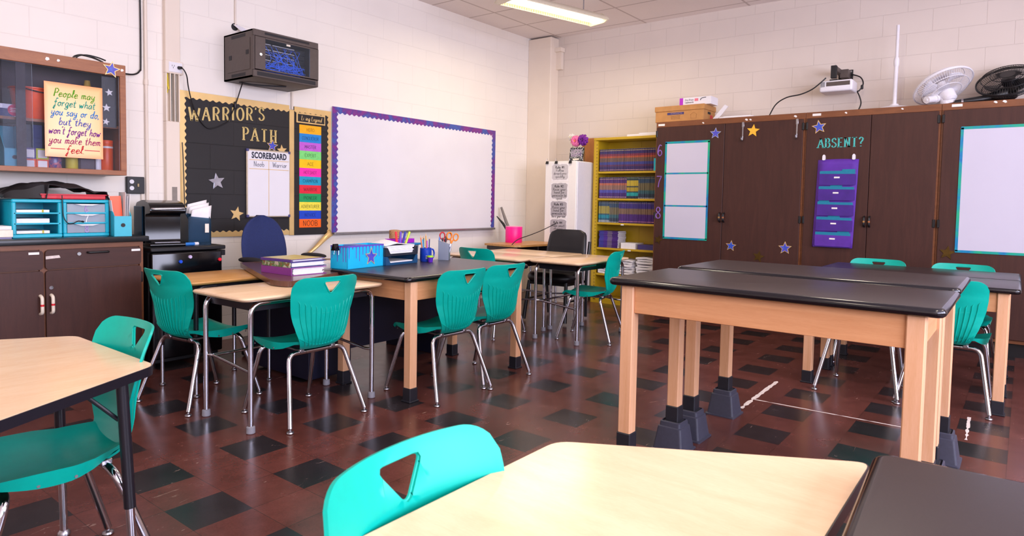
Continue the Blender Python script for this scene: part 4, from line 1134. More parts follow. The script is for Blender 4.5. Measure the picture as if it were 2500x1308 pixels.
# ---------------------------------------------------------------- yellow bookcase with paperbacks
BX = 0.33; BY0, BY1 = -1.125, -2.018
t = thing('bookcase', 'yellow metal bookcase packed with purple paperbacks', 'bookcase')
for y in (BY0, BY1+0.03):
    MB().box((-BX, y-0.03, 0.0), (-0.01, y, 1.975), bev=0.002).build('side_panel', M['yellow_enamel'], t, False)
MB().box((-BX-0.006, BY1, 1.955), (-0.01, BY0, 1.985), bev=0.003).build('top_panel', M['yellow_enamel'], t, False)
MB().box((-0.02, BY1+0.03, 0.0), (-0.01, BY0-0.03, 1.955)).box((-0.024, -1.60, 0.05), (-0.02, -1.59, 1.95)).build('back_panel', M['yellow_enamel'], t, False)
SH = [1.584, 1.264, 0.975, 0.673, 0.36, 0.06]
for z in SH:
    MB().box((-BX+0.012, BY1+0.032, z-0.024), (-0.022, BY0-0.058, z), bev=0.002).build('shelf', M['yellow_enamel'], t, False)
MB().box((-BX+0.006, BY1+0.03, 0.0), (-BX+0.02, BY0-0.03, 0.036)).build('plinth', M['yellow_enamel'], t, False)
st = MB(); sl = MB()
st.box((-BX+0.004, BY0-0.058, 0.05), (-BX+0.03, BY0-0.03, 1.95))
for k in range(48): sl.box((-BX+0.002, BY0-0.052, 0.09+k*0.0385), (-BX+0.006, BY0-0.036, 0.0945+k*0.0385)); 
st.build('shelf_standard', M['yellow_enamel'], t, False); sl.build('slots', M['ink'], t, False)
for y, z in ((-1.63, 0.664), (-1.53, 0.964)): MB().box((-BX+0.010, y-0.02, z-0.016), (-BX+0.012, y+0.02, z-0.002)).build('shelf_label', M['white'], t, False)
bk1 = bands('paperback_cover_plum', [(0, '#2c1848'), (0.05, '#b0848a'), (0.075, '#33205a'), (0.22, '#5a2a52'), (0.30, '#39408a'), (0.42, '#6a5044'), (0.60, '#a8502e'), (0.68, '#7a2a40'), (0.78, '#33245e'), (0.92, '#b8a070'), (0.945, '#241a48')])
bk2 = bands('paperback_cover_violet', [(0, '#3a1c60'), (0.05, '#c09aa0'), (0.075, '#43206e'), (0.26, '#4a4aa0'), (0.40, '#8a6658'), (0.62, '#b0644a'), (0.72, '#4a2466'), (0.90, '#b89a80'), (0.925, '#2e1c52')])
bk3 = bands('paperback_cover_yellow', [(0, '#1c2a3c'), (0.12, '#189090'), (0.28, '#1f3040'), (0.33, '#a08c28'), (0.52, '#2a3a40'), (0.58, '#b09a2c'), (0.84, '#24363c'), (0.94, '#7a8a5c'), (0.955, '#1c2c3a')])
bk4 = bands('paperback_cover_slate', [(0, '#8a8a96'), (0.05, '#2c3a4c'), (0.22, '#35606a'), (0.38, '#6e6446'), (0.72, '#2e4660'), (0.92, '#9a8c60'), (0.94, '#222f42')])
bk5 = bands('paperback_cover_teal', [(0, '#9aa6b0'), (0.12, '#27607a'), (0.2, '#1c8ca0'), (0.36, '#3c5a6a'), (0.42, '#a39848'), (0.78, '#35506a'), (0.92, '#7f8a80'), (0.94, '#22344c')])
bk6 = bands('paperback_cover_grape', [(0, '#3c1a60'), (0.06, '#b87a98'), (0.09, '#4a2272'), (0.42, '#7a604c'), (0.68, '#3a2a78'), (0.92, '#9a8a90'), (0.94, '#2a1c56')])
def book(mat, th, h, depth=0.19):
    b = MB()
    b.box((-depth/2, -th/2+0.0008, 0), (depth/2, th/2-0.0008, h), 0, bev=0.002)
    b.box((-depth/2+0.004, -th/2+0.0012, h-0.0005), (depth/2-0.001, th/2-0.0012, h+0.0006), 1)
    return b.build('paperback_book', [mat, M['paper']], None, False)
random.seed(4)
def row(y, z, seq, group, zlab):
    for mat, n, th, h, lab in seq:
        b0 = None
        for i in range(n):
            if y-th < BY1+0.035: break
            if b0 is None: b0 = book(mat, th, h); o = b0
            else: o = b0.copy(); COL.objects.link(o)
            o.location = (-BX+0.03+0.095+random.uniform(-0.004, 0.003), y-th/2, z+0.0005)
            tag(o, lab, 'book', group); y -= th
    return y
row(-1.192, SH[0], [(bk1, 58, 0.0128, 0.262, 'plum and orange striped paperback on the top shelf of the yellow bookcase')], 'paperbacks on the top shelf', '')
row(-1.192, SH[1], [(bk2, 29, 0.0128, 0.25, 'violet and orange striped paperback on the second shelf down'), (bk3, 9, 0.017, 0.25, 'yellow lettered teal paperback on the second shelf down'), (bk4, 22, 0.0128, 0.25, 'slate blue paperback at the cabinet end of the second shelf')], 'paperbacks on the second shelf', '')
row(-1.192, SH[2], [(bk5, 12, 0.0125, 0.25, 'teal and tan paperback at the left end of the third shelf'), (bk4, 11, 0.0115, 0.25, 'slate blue paperback on the third shelf down'), (bk6, 40, 0.0128, 0.25, 'grape purple paperback on the third shelf down')], 'paperbacks on the third shelf', '')
# lying stack and paper piles
def lying(mat, w, d, h, name='paperback_book'):
    b = MB(); b.box((-d/2, -w/2, 0), (d/2, w/2, h), 0, bev=0.001)
    b.box((-d/2+0.006, -w/2-0.0006, 0.002), (d/2-0.002, -w/2+0.001, h-0.002), 1)
    return b.build(name, [mat, M['paper']], None, False)
bk7 = bands('stacked_cover_grape', [(0, '#41206e'), (0.3, '#6a5a7c'), (0.55, '#4a2a86'), (0.75, '#3c3a92')], 1)
b0 = None
for i in range(12):
    if b0 is None: b0 = lying(bk7, 0.255, 0.20, 0.0165); o = b0
    else: o = b0.copy(); COL.objects.link(o)
    o.location = (-BX+0.135+random.uniform(-0.004, 0.004), -1.335+random.uniform(-0.004, 0.004), SH[3]+0.0005+i*0.0168)
    tag(o, 'grape purple paperback in the flat stack on the fourth shelf down', 'book', 'stacked paperbacks on the fourth shelf')
for i in range(4):
    o = lying(M['paper'], 0.19, 0.21, 0.017, 'workbook'); o.location = (-BX+0.14, -1.60, SH[3]+0.0005+i*0.0173)
    tag(o, 'white workbook in the low pile right of the purple stack', 'book', 'white workbooks on the fourth shelf')
for i in range(4):
    o = lying(col('#443a78'), 0.22, 0.21, 0.0135, 'workbook'); o.location = (-BX+0.15, -1.83, SH[3]+0.0005+i*0.0139)
    tag(o, 'indigo workbook with white edges against the cabinet end of the fourth shelf', 'book', 'indigo workbooks on the fourth shelf')
def floppy(name, w, d, h, sag, seed):
    b = MB(); rnd = random.Random(seed)
    n = 8
    R0 = []
    for k in range(n+1):
        u = k/n; y = -w/2+w*u; z = sag*math.sin(PI*u)+rnd.uniform(-0.002, 0.002)
        R0.append([(-d/2, y, z), (d/2, y, z), (d/2, y, z+h), (-d/2, y, z+h)])
    b.rings(R0); return b.build(name, M['paper'], None, False)
for gi, (yy, n, lab) in enumerate(((-1.30, 5, 'left of the shelf'), (-1.56, 8, 'in its middle'), (-1.83, 10, 'by the cabinet end'))):
    for i in range(n):
        o = floppy('paper_packet', 0.22, 0.22, 0.020, 0.008*((gi+i) % 3-1), gi*20+i)
        o.location = (-BX+0.14+random.uniform(-0.008, 0.008), yy+random.uniform(-0.012, 0.012), SH[4]+0.008+i*0.0215); o.rotation_euler = (0, 0, random.uniform(-0.05, 0.05))
        tag(o, 'white paper packet piled on the fifth shelf down, %s' % lab, 'paper packet', 'paper packets on the fifth shelf')
for i in range(7):
    o = lying(M['paper'] if i % 2 else col('#6f6d78'), 0.24, 0.22, 0.017, 'magazine'); o.location = (-BX+0.15, -1.70+random.uniform(-0.02, 0.02), SH[5]+0.0005+i*0.0174)
    tag(o, 'worn magazine on the bottom shelf of the yellow bookcase', 'magazine', 'magazines on the bottom shelf')
def magazine_file(name, label, loc, rz, mat, w=0.085, d=0.24, h=0.26, low=0.115, disc=True, group=None):
    """open file box, front (low side) towards local -y"""
    t = thing(name, label, 'magazine file', loc, rz, group)
    b = MB()
    side = [(-d/2, 0), (d/2, 0), (d/2, h), (d*0.18, h), (-d/2, low)]
    for sx in (-1, 1): b.prism(side, sx*(w/2)-0.002, sx*(w/2)+0.002, lambda a, z, x: (x, a, z))
    b.box((-w/2, -d/2-0.002, 0), (w/2, -d/2+0.002, low)).box((-w/2, d/2-0.002, 0), (w/2, d/2+0.002, h)).box((-w/2, -d/2, 0), (w/2, d/2, 0.004))
    b.build('file_body', mat, t, False)
    if disc: MB().lathe([(0.013, -0.002), (0.013, 0.001)], (0, -d/2-0.002, low*0.55), 18, 0, 'y').build('finger_hole', M['ink'], t)
    return t
t = magazine_file('magazine_file', 'aqua magazine file on the top shelf of the yellow bookcase', (-BX+0.135, -1.945, SH[0]+0.001), R(-90), M['aqua'], 0.075, 0.22, 0.17, 0.14)
MB().box((-0.028, -0.06, 0.006), (0.028, 0.06, 0.27)).build('purple_folder', M['purple_d'], t, False)
o = MB().box((-0.30, -2.0, 1.9855), (-0.08, -1.55, 2.012), bev=0.003).box((-0.29, -1.97, 2.012), (-0.10, -1.70, 2.024)).build('paper_tray', M['white_pl'], None, False)
tag(o, 'flat white tray lying on top of the yellow bookcase', 'tray')
o = MB().box((-0.045, -1.12, 0.9), (-0.02, -0.78, 2.02), bev=0.002).build('wooden_board', wood('honey_wood', '#a5642a', '#c07f3c', 0.5, (6, 6, 1), 3), None, False)
tag(o, 'honey brown wood panel standing behind the yellow bookcase', 'panel')

# ---------------------------------------------------------------- white cabinet with the rule posters
t = thing('white_cabinet', 'narrow white cabinet with rule posters clipped to its side', 'cabinet', (-0.62, -1.07, 0))
MB().box((0, 0, 0.05), (0.36, 0.45, 1.70), bev=0.006).build('body', M['white'], t, False)
MB().box((0.015, 0.015, 0.0), (0.345, 0.435, 0.05)).build('plinth', M['cream_pl'], t, False)
MB().box((0.004, -0.016, 0.08), (0.356, -0.001, 1.69), bev=0.004).build('door', M['white_pl'], t, False)
greys = ['#cbc7ca', '#b5b1b5', '#aca8ae', '#aeaab0']
rule = [(1.672, 1.455, -0.712, -0.963, 'Rule #1:', ['Follow', 'directions', 'quickly']), (1.445, 1.235, -0.700, -0.965, 'Rule #2:', ['Raise your', 'hand for', 'permission to', 'speak']), (1.228, 1.015, -0.698, -0.960, 'Rule #3:', ['Raise your', 'hand for', 'permission to', 'leave your seat']), (1.008, 0.80, -0.698, -0.952, 'Rule #4:', ['Make smart', 'choices'])]
for k, (z1, z0, y0, y1, hd, ls) in enumerate(rule):
    h = 0.62+0.001
    p = thing('rule_poster', 'black and white poster reading %s %s' % (hd.rstrip(':'), ' '.join(ls).lower()), 'poster', (0, 0, 0), 0, 'rule posters on the white cabinet')
    MB().box((-h-0.001, y1, z0), (-h, y0, z1)).build('sheet', M['paper'], p, False)
    rnd = random.Random(k)
    pts = []
    for i in range(28):
        a = 2*PI*i/28; e = max(abs(math.cos(a)), abs(math.sin(a)))
        pts.append(((y0+y1)/2+0.115*math.cos(a)/e*(0.97+0.06*rnd.random()), (z0+z1)/2+0.005+0.092*math.sin(a)/e*(0.96+0.08*rnd.random())))
    MB().prism(pts, h+0.001, h+0.0014, east).build('brushed_patch', col(greys[k], 0.6), p, False)
    yc = (y0+y1)/2
    pen(hd, 0.026, M['ink'], p, (-h-0.0022, yc, z1-0.048), EAST, r=0.085, width=0.135)
    for j, l in enumerate(ls): pen(l, 0.030, M['ink'], p, (-h-0.0022, yc, z1-0.085-j*0.036), EAST, r=0.045, width=min(0.20, 0.0185*len(l)))
for y, lab in ((-0.648, 'above the left edge of the rule posters'), (-0.782, 'above the middle of the rule posters'), (-0.983, 'near the corner of the white cabinet')):
    p = thing('binder_clip', 'black binder clip %s' % lab, 'clip', (-0.622, y, 1.69), 0, 'binder clips')
    MB().prism([(-0.014, -0.004), (0.014, -0.004), (0.002, 0.03), (-0.002, 0.03)], -0.018, 0.018, lambda a, b, h: (a, h, -0.022+b) if False else (a, h, b-0.018)).build('clip_body', M['black_gloss'], p, False)
    MB().tube([(-0.004, -0.012, 0.01), (-0.002, -0.006, 0.045), (-0.002, 0.006, 0.045), (-0.004, 0.012, 0.01)], 0.0012, 6).build('clip_wire', M['steel'], p)
# picture frame with flowers behind it
t = thing('picture_frame', 'black and white patterned picture frame on the white cabinet', 'picture frame', (-0.44, -0.945, 1.702))
m, nt0, b0_ = newmat('black_white_pattern'); v = nt0.nodes.new('ShaderNodeTexVoronoi'); v.inputs['Scale'].default_value = 75; nt0.links.new(coords(nt0), v.inputs['Vector'])
nt0.links.new(ramp(nt0, v.outputs['Distance'], [(0, (0.7, 0.7, 0.7)), (0.36, (0.01, 0.01, 0.012))], 'CONSTANT'), b0_.inputs['Base Color'])
T4 = Matrix.Rotation(R(6), 4, 'Y')
MB().box((-0.006, -0.098, 0), (0.006, 0.098, 0.172), bev=0.002).xf(T4).build('frame', m, t, False)
pm = galaxy('photo_print', ['#2a2430', '#4a3f6a', '#b8a8b8', '#3a5a50', '#6a3a48'], 0.2, 30, False)
MB().box((-0.0072, -0.075, 0.06), (-0.006, 0.075, 0.15)).xf(T4).build('photo', pm, t, False)
MB().box((-0.0074, -0.04, 0.018), (-0.006, 0.045, 0.038)).xf(T4).build('caption_plate', M['cream_pl'], t, False)
def flower(label, loc, colr, core, r, n, seed):
    t = thing('flower', label, 'flower', loc, 0, 'artificial flowers on the white cabinet')
    b = MB(); rnd = random.Random(seed)
    for layer in range(4):
        for k in range(n):
            a = 2*PI*(k+0.5*(layer % 2))/n + rnd.uniform(-0.1, 0.1); el = R(-25+layer*28)
            ln = r*(1-0.14*layer)
            d = Vector((-math.sin(el)*0.9, math.cos(a)*math.cos(el), math.sin(a)*math.cos(el)))
            side = d.cross(Vector((-1, 0, 0))).normalized()
            up_ = Vector((-1, 0, 0))
            w = ln*0.30
            base = Vector((0.0, 0, 0))
            pts = [base, base+d*ln*0.5+side*w, base+d*ln*0.92+side*w*0.7-up_*0.0, base+d*ln, base+d*ln*0.92-side*w*0.7, base+d*ln*0.5-side*w]
            mid = base+d*ln*0.55+up_*0.006
            vv = [b.bm.verts.new(p) for p in pts]; vm = b.bm.verts.new(mid)
            for i in range(6): b.bm.faces.new((vv[i], vv[(i+1) % 6], vm))
    o = b.build('petals', colr, t); o.modifiers.new('s', 'SOLIDIFY').thickness = 0.0015
    MB().lathe([(0.0, -0.03), (0.012, -0.022), (0.013, -0.005), (0.0, 0)], (0, 0, 0), 10, 0, 'x').build('flower_core', core, t)
    MB().tube([(0.01, 0, 0), (0.05, 0, -0.05), (0.06, 0.0, -(loc[2]-1.703))], 0.003, 6).build('stem', col('#2c5a30'), t)
    return t
flower('pink artificial flower above the patterned picture frame', (-0.41, -0.908, 1.955), col('#f07ab0', 0.6), col('#e08a30'), 0.078, 11, 1)
flower('purple artificial flower above the patterned picture frame', (-0.40, -1.0, 1.965), col('#7a1c98', 0.6), col('#4a1060'), 0.080, 9, 2)
flower('small white artificial flower left of the pink one', (-0.36, -0.81, 2.01), col('#efe9e2', 0.6), col('#d8d0b0'), 0.055, 8, 3)

# ---------------------------------------------------------------- corner desk with the pink bin, black chair
t = thing('book_box_desk', 'oak-topped open-front desk in the corner, holding the pink tub', 'desk', (-1.055, -0.64, 0), R(-4))
MB().prism(rpoly([(-0.43, -0.2), (-0.36, -0.27), (0.43, -0.27), (0.43, 0.24), (-0.43, 0.24)], 0.03, 4), 0.70, 0.722).build('desk_top', M['oak_lam'], t, True, 40)
b = MB()
b.box((-0.38, 0.2, 0.59), (0.38, 0.215, 0.70)).box((-0.40, -0.23, 0.58), (0.40, 0.215, 0.592)).box((-0.40, -0.24, 0.58), (-0.385, 0.215, 0.70)).box((0.385, -0.24, 0.58), (0.40, 0.215, 0.70)).box((-0.01, -0.22, 0.59), (0.01, 0.2, 0.70))
b.build('book_box', col('#3a302e', 0.5), t, False)
for sx in (-1, 1):
    for sy in (-1, 1):
        lg = MB().cyl((sx*0.35, sy*0.19, 0.58), (sx*0.37, sy*0.2, 0.02), 0.0125, 12).build('leg', M['chrome'], t)
        MB().lathe([(0.011, 0.022), (0.018, 0.012), (0.018, 0.004), (0.012, 0)], (sx*0.37, sy*0.2, 0), 12).build('glide', M['grey_glide'], lg)
t = thing('tub', 'hot pink round tub on the corner desk', 'tub', (-1.07, -0.50, 0.722))
MB().lathe([(0.0, 0.0), (0.098, 0.0), (0.100, 0.004), (0.100, 0.185), (0.098, 0.188), (0.095, 0.185), (0.094, 0.01), (0.0, 0.008)], n=40).build('tub_body', M['pink'], t)
MB().tube([(0.0985*math.cos(2*PI*i/40), 0.0985*math.sin(2*PI*i/40), 0.189) for i in range(41)], 0.003, 6, cap=False).build('rim', col('#ffb0cc'), t)
o = MB().tube([(-0.86, -0.33, 0.724), (-0.90, -0.20, 0.93), (-0.93, -0.12, 1.02)], [0.012, 0.016, 0.006], 10).build('cane', M['black_plastic']); tag(o, 'black stick leaning behind the pink tub', 'stick')
o = MB().tube([(-0.80, -0.30, 0.724), (-0.78, -0.15, 0.95), (-0.77, -0.06, 1.13)], [0.012, 0.02, 0.014], 12).build('fly_swatter_handle', col('#7d7570', 0.4)); tag(o, 'grey rounded stick leaning in the corner behind the pink tub', 'stick')
o = MB().tube(spline([(-1.46, -0.80, 0.60), (-1.47, -0.78, 0.70), (-1.43, -0.78, 0.745), (-1.25, -0.72, 0.78), (-1.0, -0.70, 0.82), (-0.80, -0.72, 0.87), (-0.63, -0.80, 0.95)]), 0.005, 8).build('computer_cable', M['cable']); tag(o, 'black cable looping over the corner desk in front of the pink tub', 'cable')
# black leather chair (back to the cabinets, facing us)
t = thing('leather_chair', 'padded black leather chair behind the maple desks', 'chair', (-1.64, -1.50, 0), R(-84))
# local: faces -y
def pad(w0, w1, d, z0, z1, n=14, r=0.25):
    pass
b = MB()
rings = []
for k in range(15):
    v = k/14; z = 0.52+0.40*v
    w = 0.235-0.03*v**2; e = math.sin(PI*min(1, max(0, v)))
    if v > 0.86: w *= math.sqrt(max(0.05, 1-((v-0.86)/0.145)**2))*0.45+0.55
    if v < 0.1: w *= 0.85+1.5*v
    th = 0.045*(0.55+0.45*min(1, e*2))
    yb = 0.20+0.10*v
    ring = []
    for i in range(24):
        a = 2*PI*i/24
        cx_ = math.copysign(abs(math.cos(a))**0.55, math.cos(a)); sy_ = math.copysign(abs(math.sin(a))**0.7, math.sin(a))
        crease = 0.010*math.exp(-((z-0.70)/0.012)**2) if sy_ < 0 else 0
        ring.append((w*cx_, yb+th*sy_+0.035*cx_*cx_*-1+crease, z))
    rings.append(ring)
b.rings(rings); b.build('backrest', M['leather'], t, True, 60)
b = MB(); rings = []
for k in range(9):
    v = k/8; z = 0.40+0.105*v; s = 0.90+0.10*math.sin(PI*min(1, v*1.1))
    if k == 8: s = 0.72
    ring = []
    for i in range(28):
        a = 2*PI*i/28
        cx_ = math.copysign(abs(math.cos(a))**0.6, math.cos(a)); sy_ = math.copysign(abs(math.sin(a))**0.6, math.sin(a))
        ring.append((0.265*s*cx_, 0.245*s*sy_, z))
    rings.append(ring)
b.rings(rings); b.build('seat', M['leather'], t, True, 60)
for sx in (-1, 1):
    MB().tube(bend([(sx*0.22, 0.26, 0.02), (sx*0.235, 0.22, 0.45), (sx*0.235, 0.29, 0.80)], 0.1, 6), 0.016, 12).build('rear_leg', M['black_plastic'], t)
    MB().tube([(sx*0.21, -0.18, 0.41), (sx*0.235, -0.24, 0.02)], [0.018, 0.022], 12).build('front_leg', M['black_plastic'], t)
for sx in (-1, 1): MB().cyl((sx*0.23, -0.22, 0.22), (sx*0.228, 0.24, 0.22), 0.010, 10).build('stretcher', M['black_plastic'], t)
MB().box((-0.22, -0.19, 0.375), (0.22, 0.22, 0.402)).build('seat_base', M['black_plastic'], t, False)
o = MB().prism([(-1.30, 0.90), (-1.23, 0.955), (-1.27, 0.965), (-1.36, 0.93), (-1.43, 0.925)], 0.66, 0.668, lambda a, b, h: (-h+0.02, a+0.30, b)).build('folder_edge', col('#7c8088'), None, False) if False else None
# ---------------------------------------------------------------- whiteboard with galaxy border
t = thing('whiteboard', 'wide wall whiteboard with a scalloped galaxy-print border', 'whiteboard')
WB = (-3.306, -0.864, 0.866, 2.080)
MB().box((WB[0]+0.01, -0.02, WB[2]), (WB[1]-0.01, -0.001, WB[3]-0.01)).build('panel', M['board'], t, False)
MB().box((WB[0]+0.01, -0.055, WB[2]-0.012), (WB[1]-0.01, -0.002, WB[2]+0.012), bev=0.004).build('marker_tray', M['alu'], t, False)
bd = 0.062
pts = [(WB[0], WB[3]), (WB[1], WB[3])] + scallop(WB[1], WB[0]+bd, 42, -0.016, lambda x, o: (x, WB[3]-bd+0.012-o*-1))
MB().prism(pts, 0.021, 0.0235, north).build('border_strip', M['galaxy_border'], t, False)
pts = [(WB[0], WB[3]), (WB[0], WB[2]+0.01)] + scallop(WB[2]+0.01, WB[3]-bd+0.02, 21, 0.018, lambda z, o: (WB[0]+bd-0.012+o, z))
MB().prism(pts, 0.0215, 0.024, north).build('border_strip', M['galaxy_border'], t, False)
pts = [(WB[1], WB[3]), (WB[1], WB[2]+0.01)] + scallop(WB[2]+0.01, WB[3]-bd+0.02, 21, 0.018, lambda z, o: (WB[1]-bd+0.012-o, z))
MB().prism(pts, 0.0215, 0.024, north).build('border_strip', M['galaxy_border'], t, False)

# ---------------------------------------------------------------- bulletin boards
def bulletin(name, label, x0, x1, z0, z1, bl, br_, bt, bb):
    t = thing(name, label, 'bulletin board')
    MB().box((x0, -0.012, z0), (x1, -0.001, z1)).build('backing', M['black_block'], t, False)
    h0, h1 = 0.013, 0.0155
    if bt:
        MB().prism([(x0, z1), (x1, z1)] + scallop(x1, x0, int((x1-x0)/0.052), 0.014, lambda x, o: (x, z1-bt+0.007-o)), h0, h1, north).build('border_strip', M['gold'], t, False)
    if bb:
        MB().prism([(x0, z0), (x1, z0)] + scallop(x1, x0, int((x1-x0)/0.052), 0.014, lambda x, o: (x, z0+bb-0.007+o)), h0, h1, north).build('border_strip', M['gold'], t, False)
    if bl:
        MB().prism([(x0, z1), (x0, z0)] + scallop(z0, z1, int((z1-z0)/0.052), 0.014, lambda z, o: (x0+bl-0.007+o, z)), h0+0.0005, h1+0.0005, north).build('border_strip', M['gold'], t, False)
    if br_:
        MB().prism([(x1, z1), (x1, z0)] + scallop(z0, z1, int((z1-z0)/0.052), 0.014, lambda z, o: (x1-br_+0.007-o, z)), h0+0.0005, h1+0.0005, north).build('border_strip', M['gold'], t, False)
    return t
t = bulletin('bulletin_board', "black bulletin board lettered WARRIOR'S PATH in gold", -4.738, -3.765, 0.868, 2.030, 0.045, 0, 0.055, 0.045)
def letters(body, xs, z, size, t, mat, h, dz=0.0, sx=0.9):
    for ch, x in zip(body, xs):
        text(ch, size, mat, t, (x, -h, z+dz*(x-xs[0])), NORTH, offset=0.003, sx=sx, depth=0.001)
L1 = [-4.640, -4.553, -4.463, -4.374, -4.310, -4.245, -4.156, -4.095, -4.035]
serif("WARRIOR'S", 0.106, M['gold_gl'], t, (-4.338, -0.0145, 1.890), NORTH, thick=0.17, thin=0.07, track=0.175, rise=0.012)
serif('PATH', 0.102, M['gold_gl'], t, (-4.052, -0.0145, 1.739), NORTH, thick=0.17, thin=0.07, track=0.26)
t = bulletin('bulletin_board', 'narrow black bulletin strip holding the coloured rank cards', -3.713, -3.316, 0.862, 2.028, 0, 0.035, 0.050, 0)
o = MB().box((-3.763, -0.018, 0.862), (-3.715, -0.001, 1.995), bev=0.003).build('wood_batten', M['gold'], None, False)
tag(o, 'gold strip running down the wall between the two black bulletin boards', 'strip')
t = thing('legend_sign', 'small black and gold framed sign reading Living Legend', 'sign')
MB().box((-3.695, -0.024, 1.885), (-3.385, -0.014, 1.978), bev=0.003).build('frame', M['gold'], t, False)
MB().box((-3.682, -0.026, 1.898), (-3.398, -0.024, 1.965)).build('panel', M['black_matte'], t, False)
pen('Living Legend', 0.040, M['gold'], t, (-3.54, -0.0268, 1.928), NORTH, r=0.06, width=0.22, shear=0.15, swell=0.4)
RK = [('HERO', '#ffb400', '#b07e10'), ('CONQUEROR', '#1487d8', '#0b3f70'), ('MASTER', '#c660d8', '#3c1c48'), ('EXPERT', '#7fe07c', '#25602c'), ('ACE', '#ffcc00', '#7a6410'), ('HOTSHOT', '#ff2fb4', '#7c1450'), ('CHAMPION', '#0f9fc8', '#0a3a4e'), ('WARRIOR', '#e8213c', '#4a0a16'), ('PIONEER', '#12a05c', '#063820'), ('ADVENTURER', '#f6e64a', '#4f4a14'), ('NOVICE', '#0f45c8', '#0a2a78'), ('NOOB', '#ff6a10', '#2c1408')]
z1 = 1.872; hh = (1.872-0.930)/12
for i, (w_, c_, tc_) in enumerate(RK):
    c0 = thing('rank_card', '%s card reading %s in the column of rank cards' % (['golden yellow', 'blue', 'lilac', 'light green', 'yellow', 'pink', 'cyan', 'red', 'green', 'pale yellow', 'deep blue', 'orange'][i], w_), 'card', (0, 0, 0), 0, 'coloured rank cards')
    zz = z1-hh*i
    MB().box((-3.660, -0.0145-0.0004*(i % 2), zz-hh), (-3.425, -0.0125, zz)).build('card_sheet', col(c_, 0.5), c0, False)
    pen(w_, 0.030 if w_ != 'NOOB' else 0.048, col(tc_, 0.6), c0, (-3.5425, -0.0152, zz-hh/2-0.004), NORTH, r=0.045, width=0.0185*len(w_)+0.012 if w_ != 'NOOB' else 0.16)
for i, n in ((1, '1'), (2, '10'), (4, '5'), (5, '23'), (6, '8'), (7, '0')):
    pass
# scoreboard
t = thing('scoreboard', 'white dry-erase SCOREBOARD with a gold frame leaning on the black board', 'whiteboard', (0, 0, 0))
MB().box((-4.187, -0.034, 1.030), (-3.768, -0.018, 1.614), bev=0.004).build('frame', plain('champagne_metal', '#d8cbb4', 0.3, 0.6), t, False)
MB().box((-4.177, -0.036, 1.040), (-3.778, -0.034, 1.600)).build('panel', M['board'], t, False)
for x in (-4.187, -3.768):
    for z in (1.03, 1.614): MB().box((x-0.002 if x < -4 else x-0.022, -0.038, z-0.002 if z < 1.2 else z-0.022), (x+0.022 if x < -4 else x+0.002, -0.016, z+0.022 if z < 1.2 else z+0.002), bev=0.003).build('corner_cap', col('#4a4a7c'), t, False)
for bx_ in (((-4.165, 1.520), (-3.785, 1.525)), ((-4.165, 1.443), (-3.785, 1.448)), ((-3.983, 1.043), (-3.978, 1.522))):
    MB().box((bx_[0][0], -0.0368, bx_[0][1]), (bx_[1][0], -0.036, bx_[1][1])).build('gold_line', M['gold'], t, False)
text('SCOREBOARD', 0.072, col('#1c2036'), t, (-3.975, -0.0372, 1.560), NORTH, sx=0.68, offset=0.0025, space=1.08)
pen('Noob', 0.045, col('#5a5868'), t, (-4.075, -0.0372, 1.485), NORTH, r=0.04, width=0.10); pen('Warrior', 0.045, col('#5a5868'), t, (-3.875, -0.0372, 1.485), NORTH, r=0.04, width=0.14)
star('silver holographic star in the middle of the black bulletin board', north, -4.440, 1.325, 0.0135, 0.072, -0.15, 'holo', 'holo')
star('crumpled gold star at the bottom of the black bulletin board', north, -4.268, 1.058, 0.0135, 0.064, 0.2, 'gold', None)
star('blue gold-edged star peeking over the top of the scoreboard', north, -3.935, 1.655, 0.0140, 0.058, 0.1, 'gold', 'galaxy')
star('gold star peeking over the top right of the scoreboard', north, -3.840, 1.622, 0.0140, 0.052, -0.1, 'gold', None)
o = MB().grid(10, 2, lambda u, v: (-3.325-0.29*u+0.02*v, -0.02-0.06*math.sin(u*2.6)-0.02*v, 0.905-0.20*u-0.055*(1-0.8*u)*v+0.02*math.sin(u*4)))
mb_ = MB(); mb_.grid(10, 2, lambda u, v: (-3.325-0.29*u+0.02*v, -0.02-0.06*math.sin(u*2.6)-0.02*v, 0.905-0.20*u-0.055*(1-0.8*u)*v+0.02*math.sin(u*4)))
o = mb_.build('loose_border_strip', M['gold']); o.modifiers.new('s', 'SOLIDIFY').thickness = 0.001
tag(o, 'loose end of gold border peeling off below the whiteboard corner', 'border strip')

# ---------------------------------------------------------------- network rack, pipes and cables on the north wall
t = thing('network_cabinet', 'black wall-mounted network rack with blue cables behind its window', 'network rack')
rx0, rx1, rz0_, rz1_, ry = -4.366, -3.768, 2.150, 2.520, 0.45
b = MB()
b.box((rx0, -ry+0.02, rz0_), (rx0+0.012, -0.002, rz1_)).box((rx1-0.012, -ry+0.02, rz0_), (rx1, -0.002, rz1_)).box((rx0, -ry+0.02, rz1_-0.012), (rx1, -0.002, rz1_)).box((rx0, -ry+0.02, rz0_), (rx1, -0.002, rz0_+0.012)).box((rx0, -0.014, rz0_), (rx1, -0.002, rz1_))
b.build('case', M['grey_metal'], t, False)
f = MB()
f.box((rx0, -ry, rz1_-0.052), (rx1, -ry+0.02, rz1_), bev=0.004).box((rx0, -ry, rz0_), (rx1, -ry+0.02, rz0_+0.055), bev=0.004).box((rx0, -ry, rz0_+0.055), (rx0+0.008, -ry+0.02, rz1_-0.052)).box((rx1-0.008, -ry, rz0_+0.055), (rx1, -ry+0.02, rz1_-0.052))
f.build('front_frame', M['grey_metal'], t, False)
dx0, dx1, dz0, dz1 = rx0+0.010, rx1-0.010, rz0_+0.060, rz1_-0.056
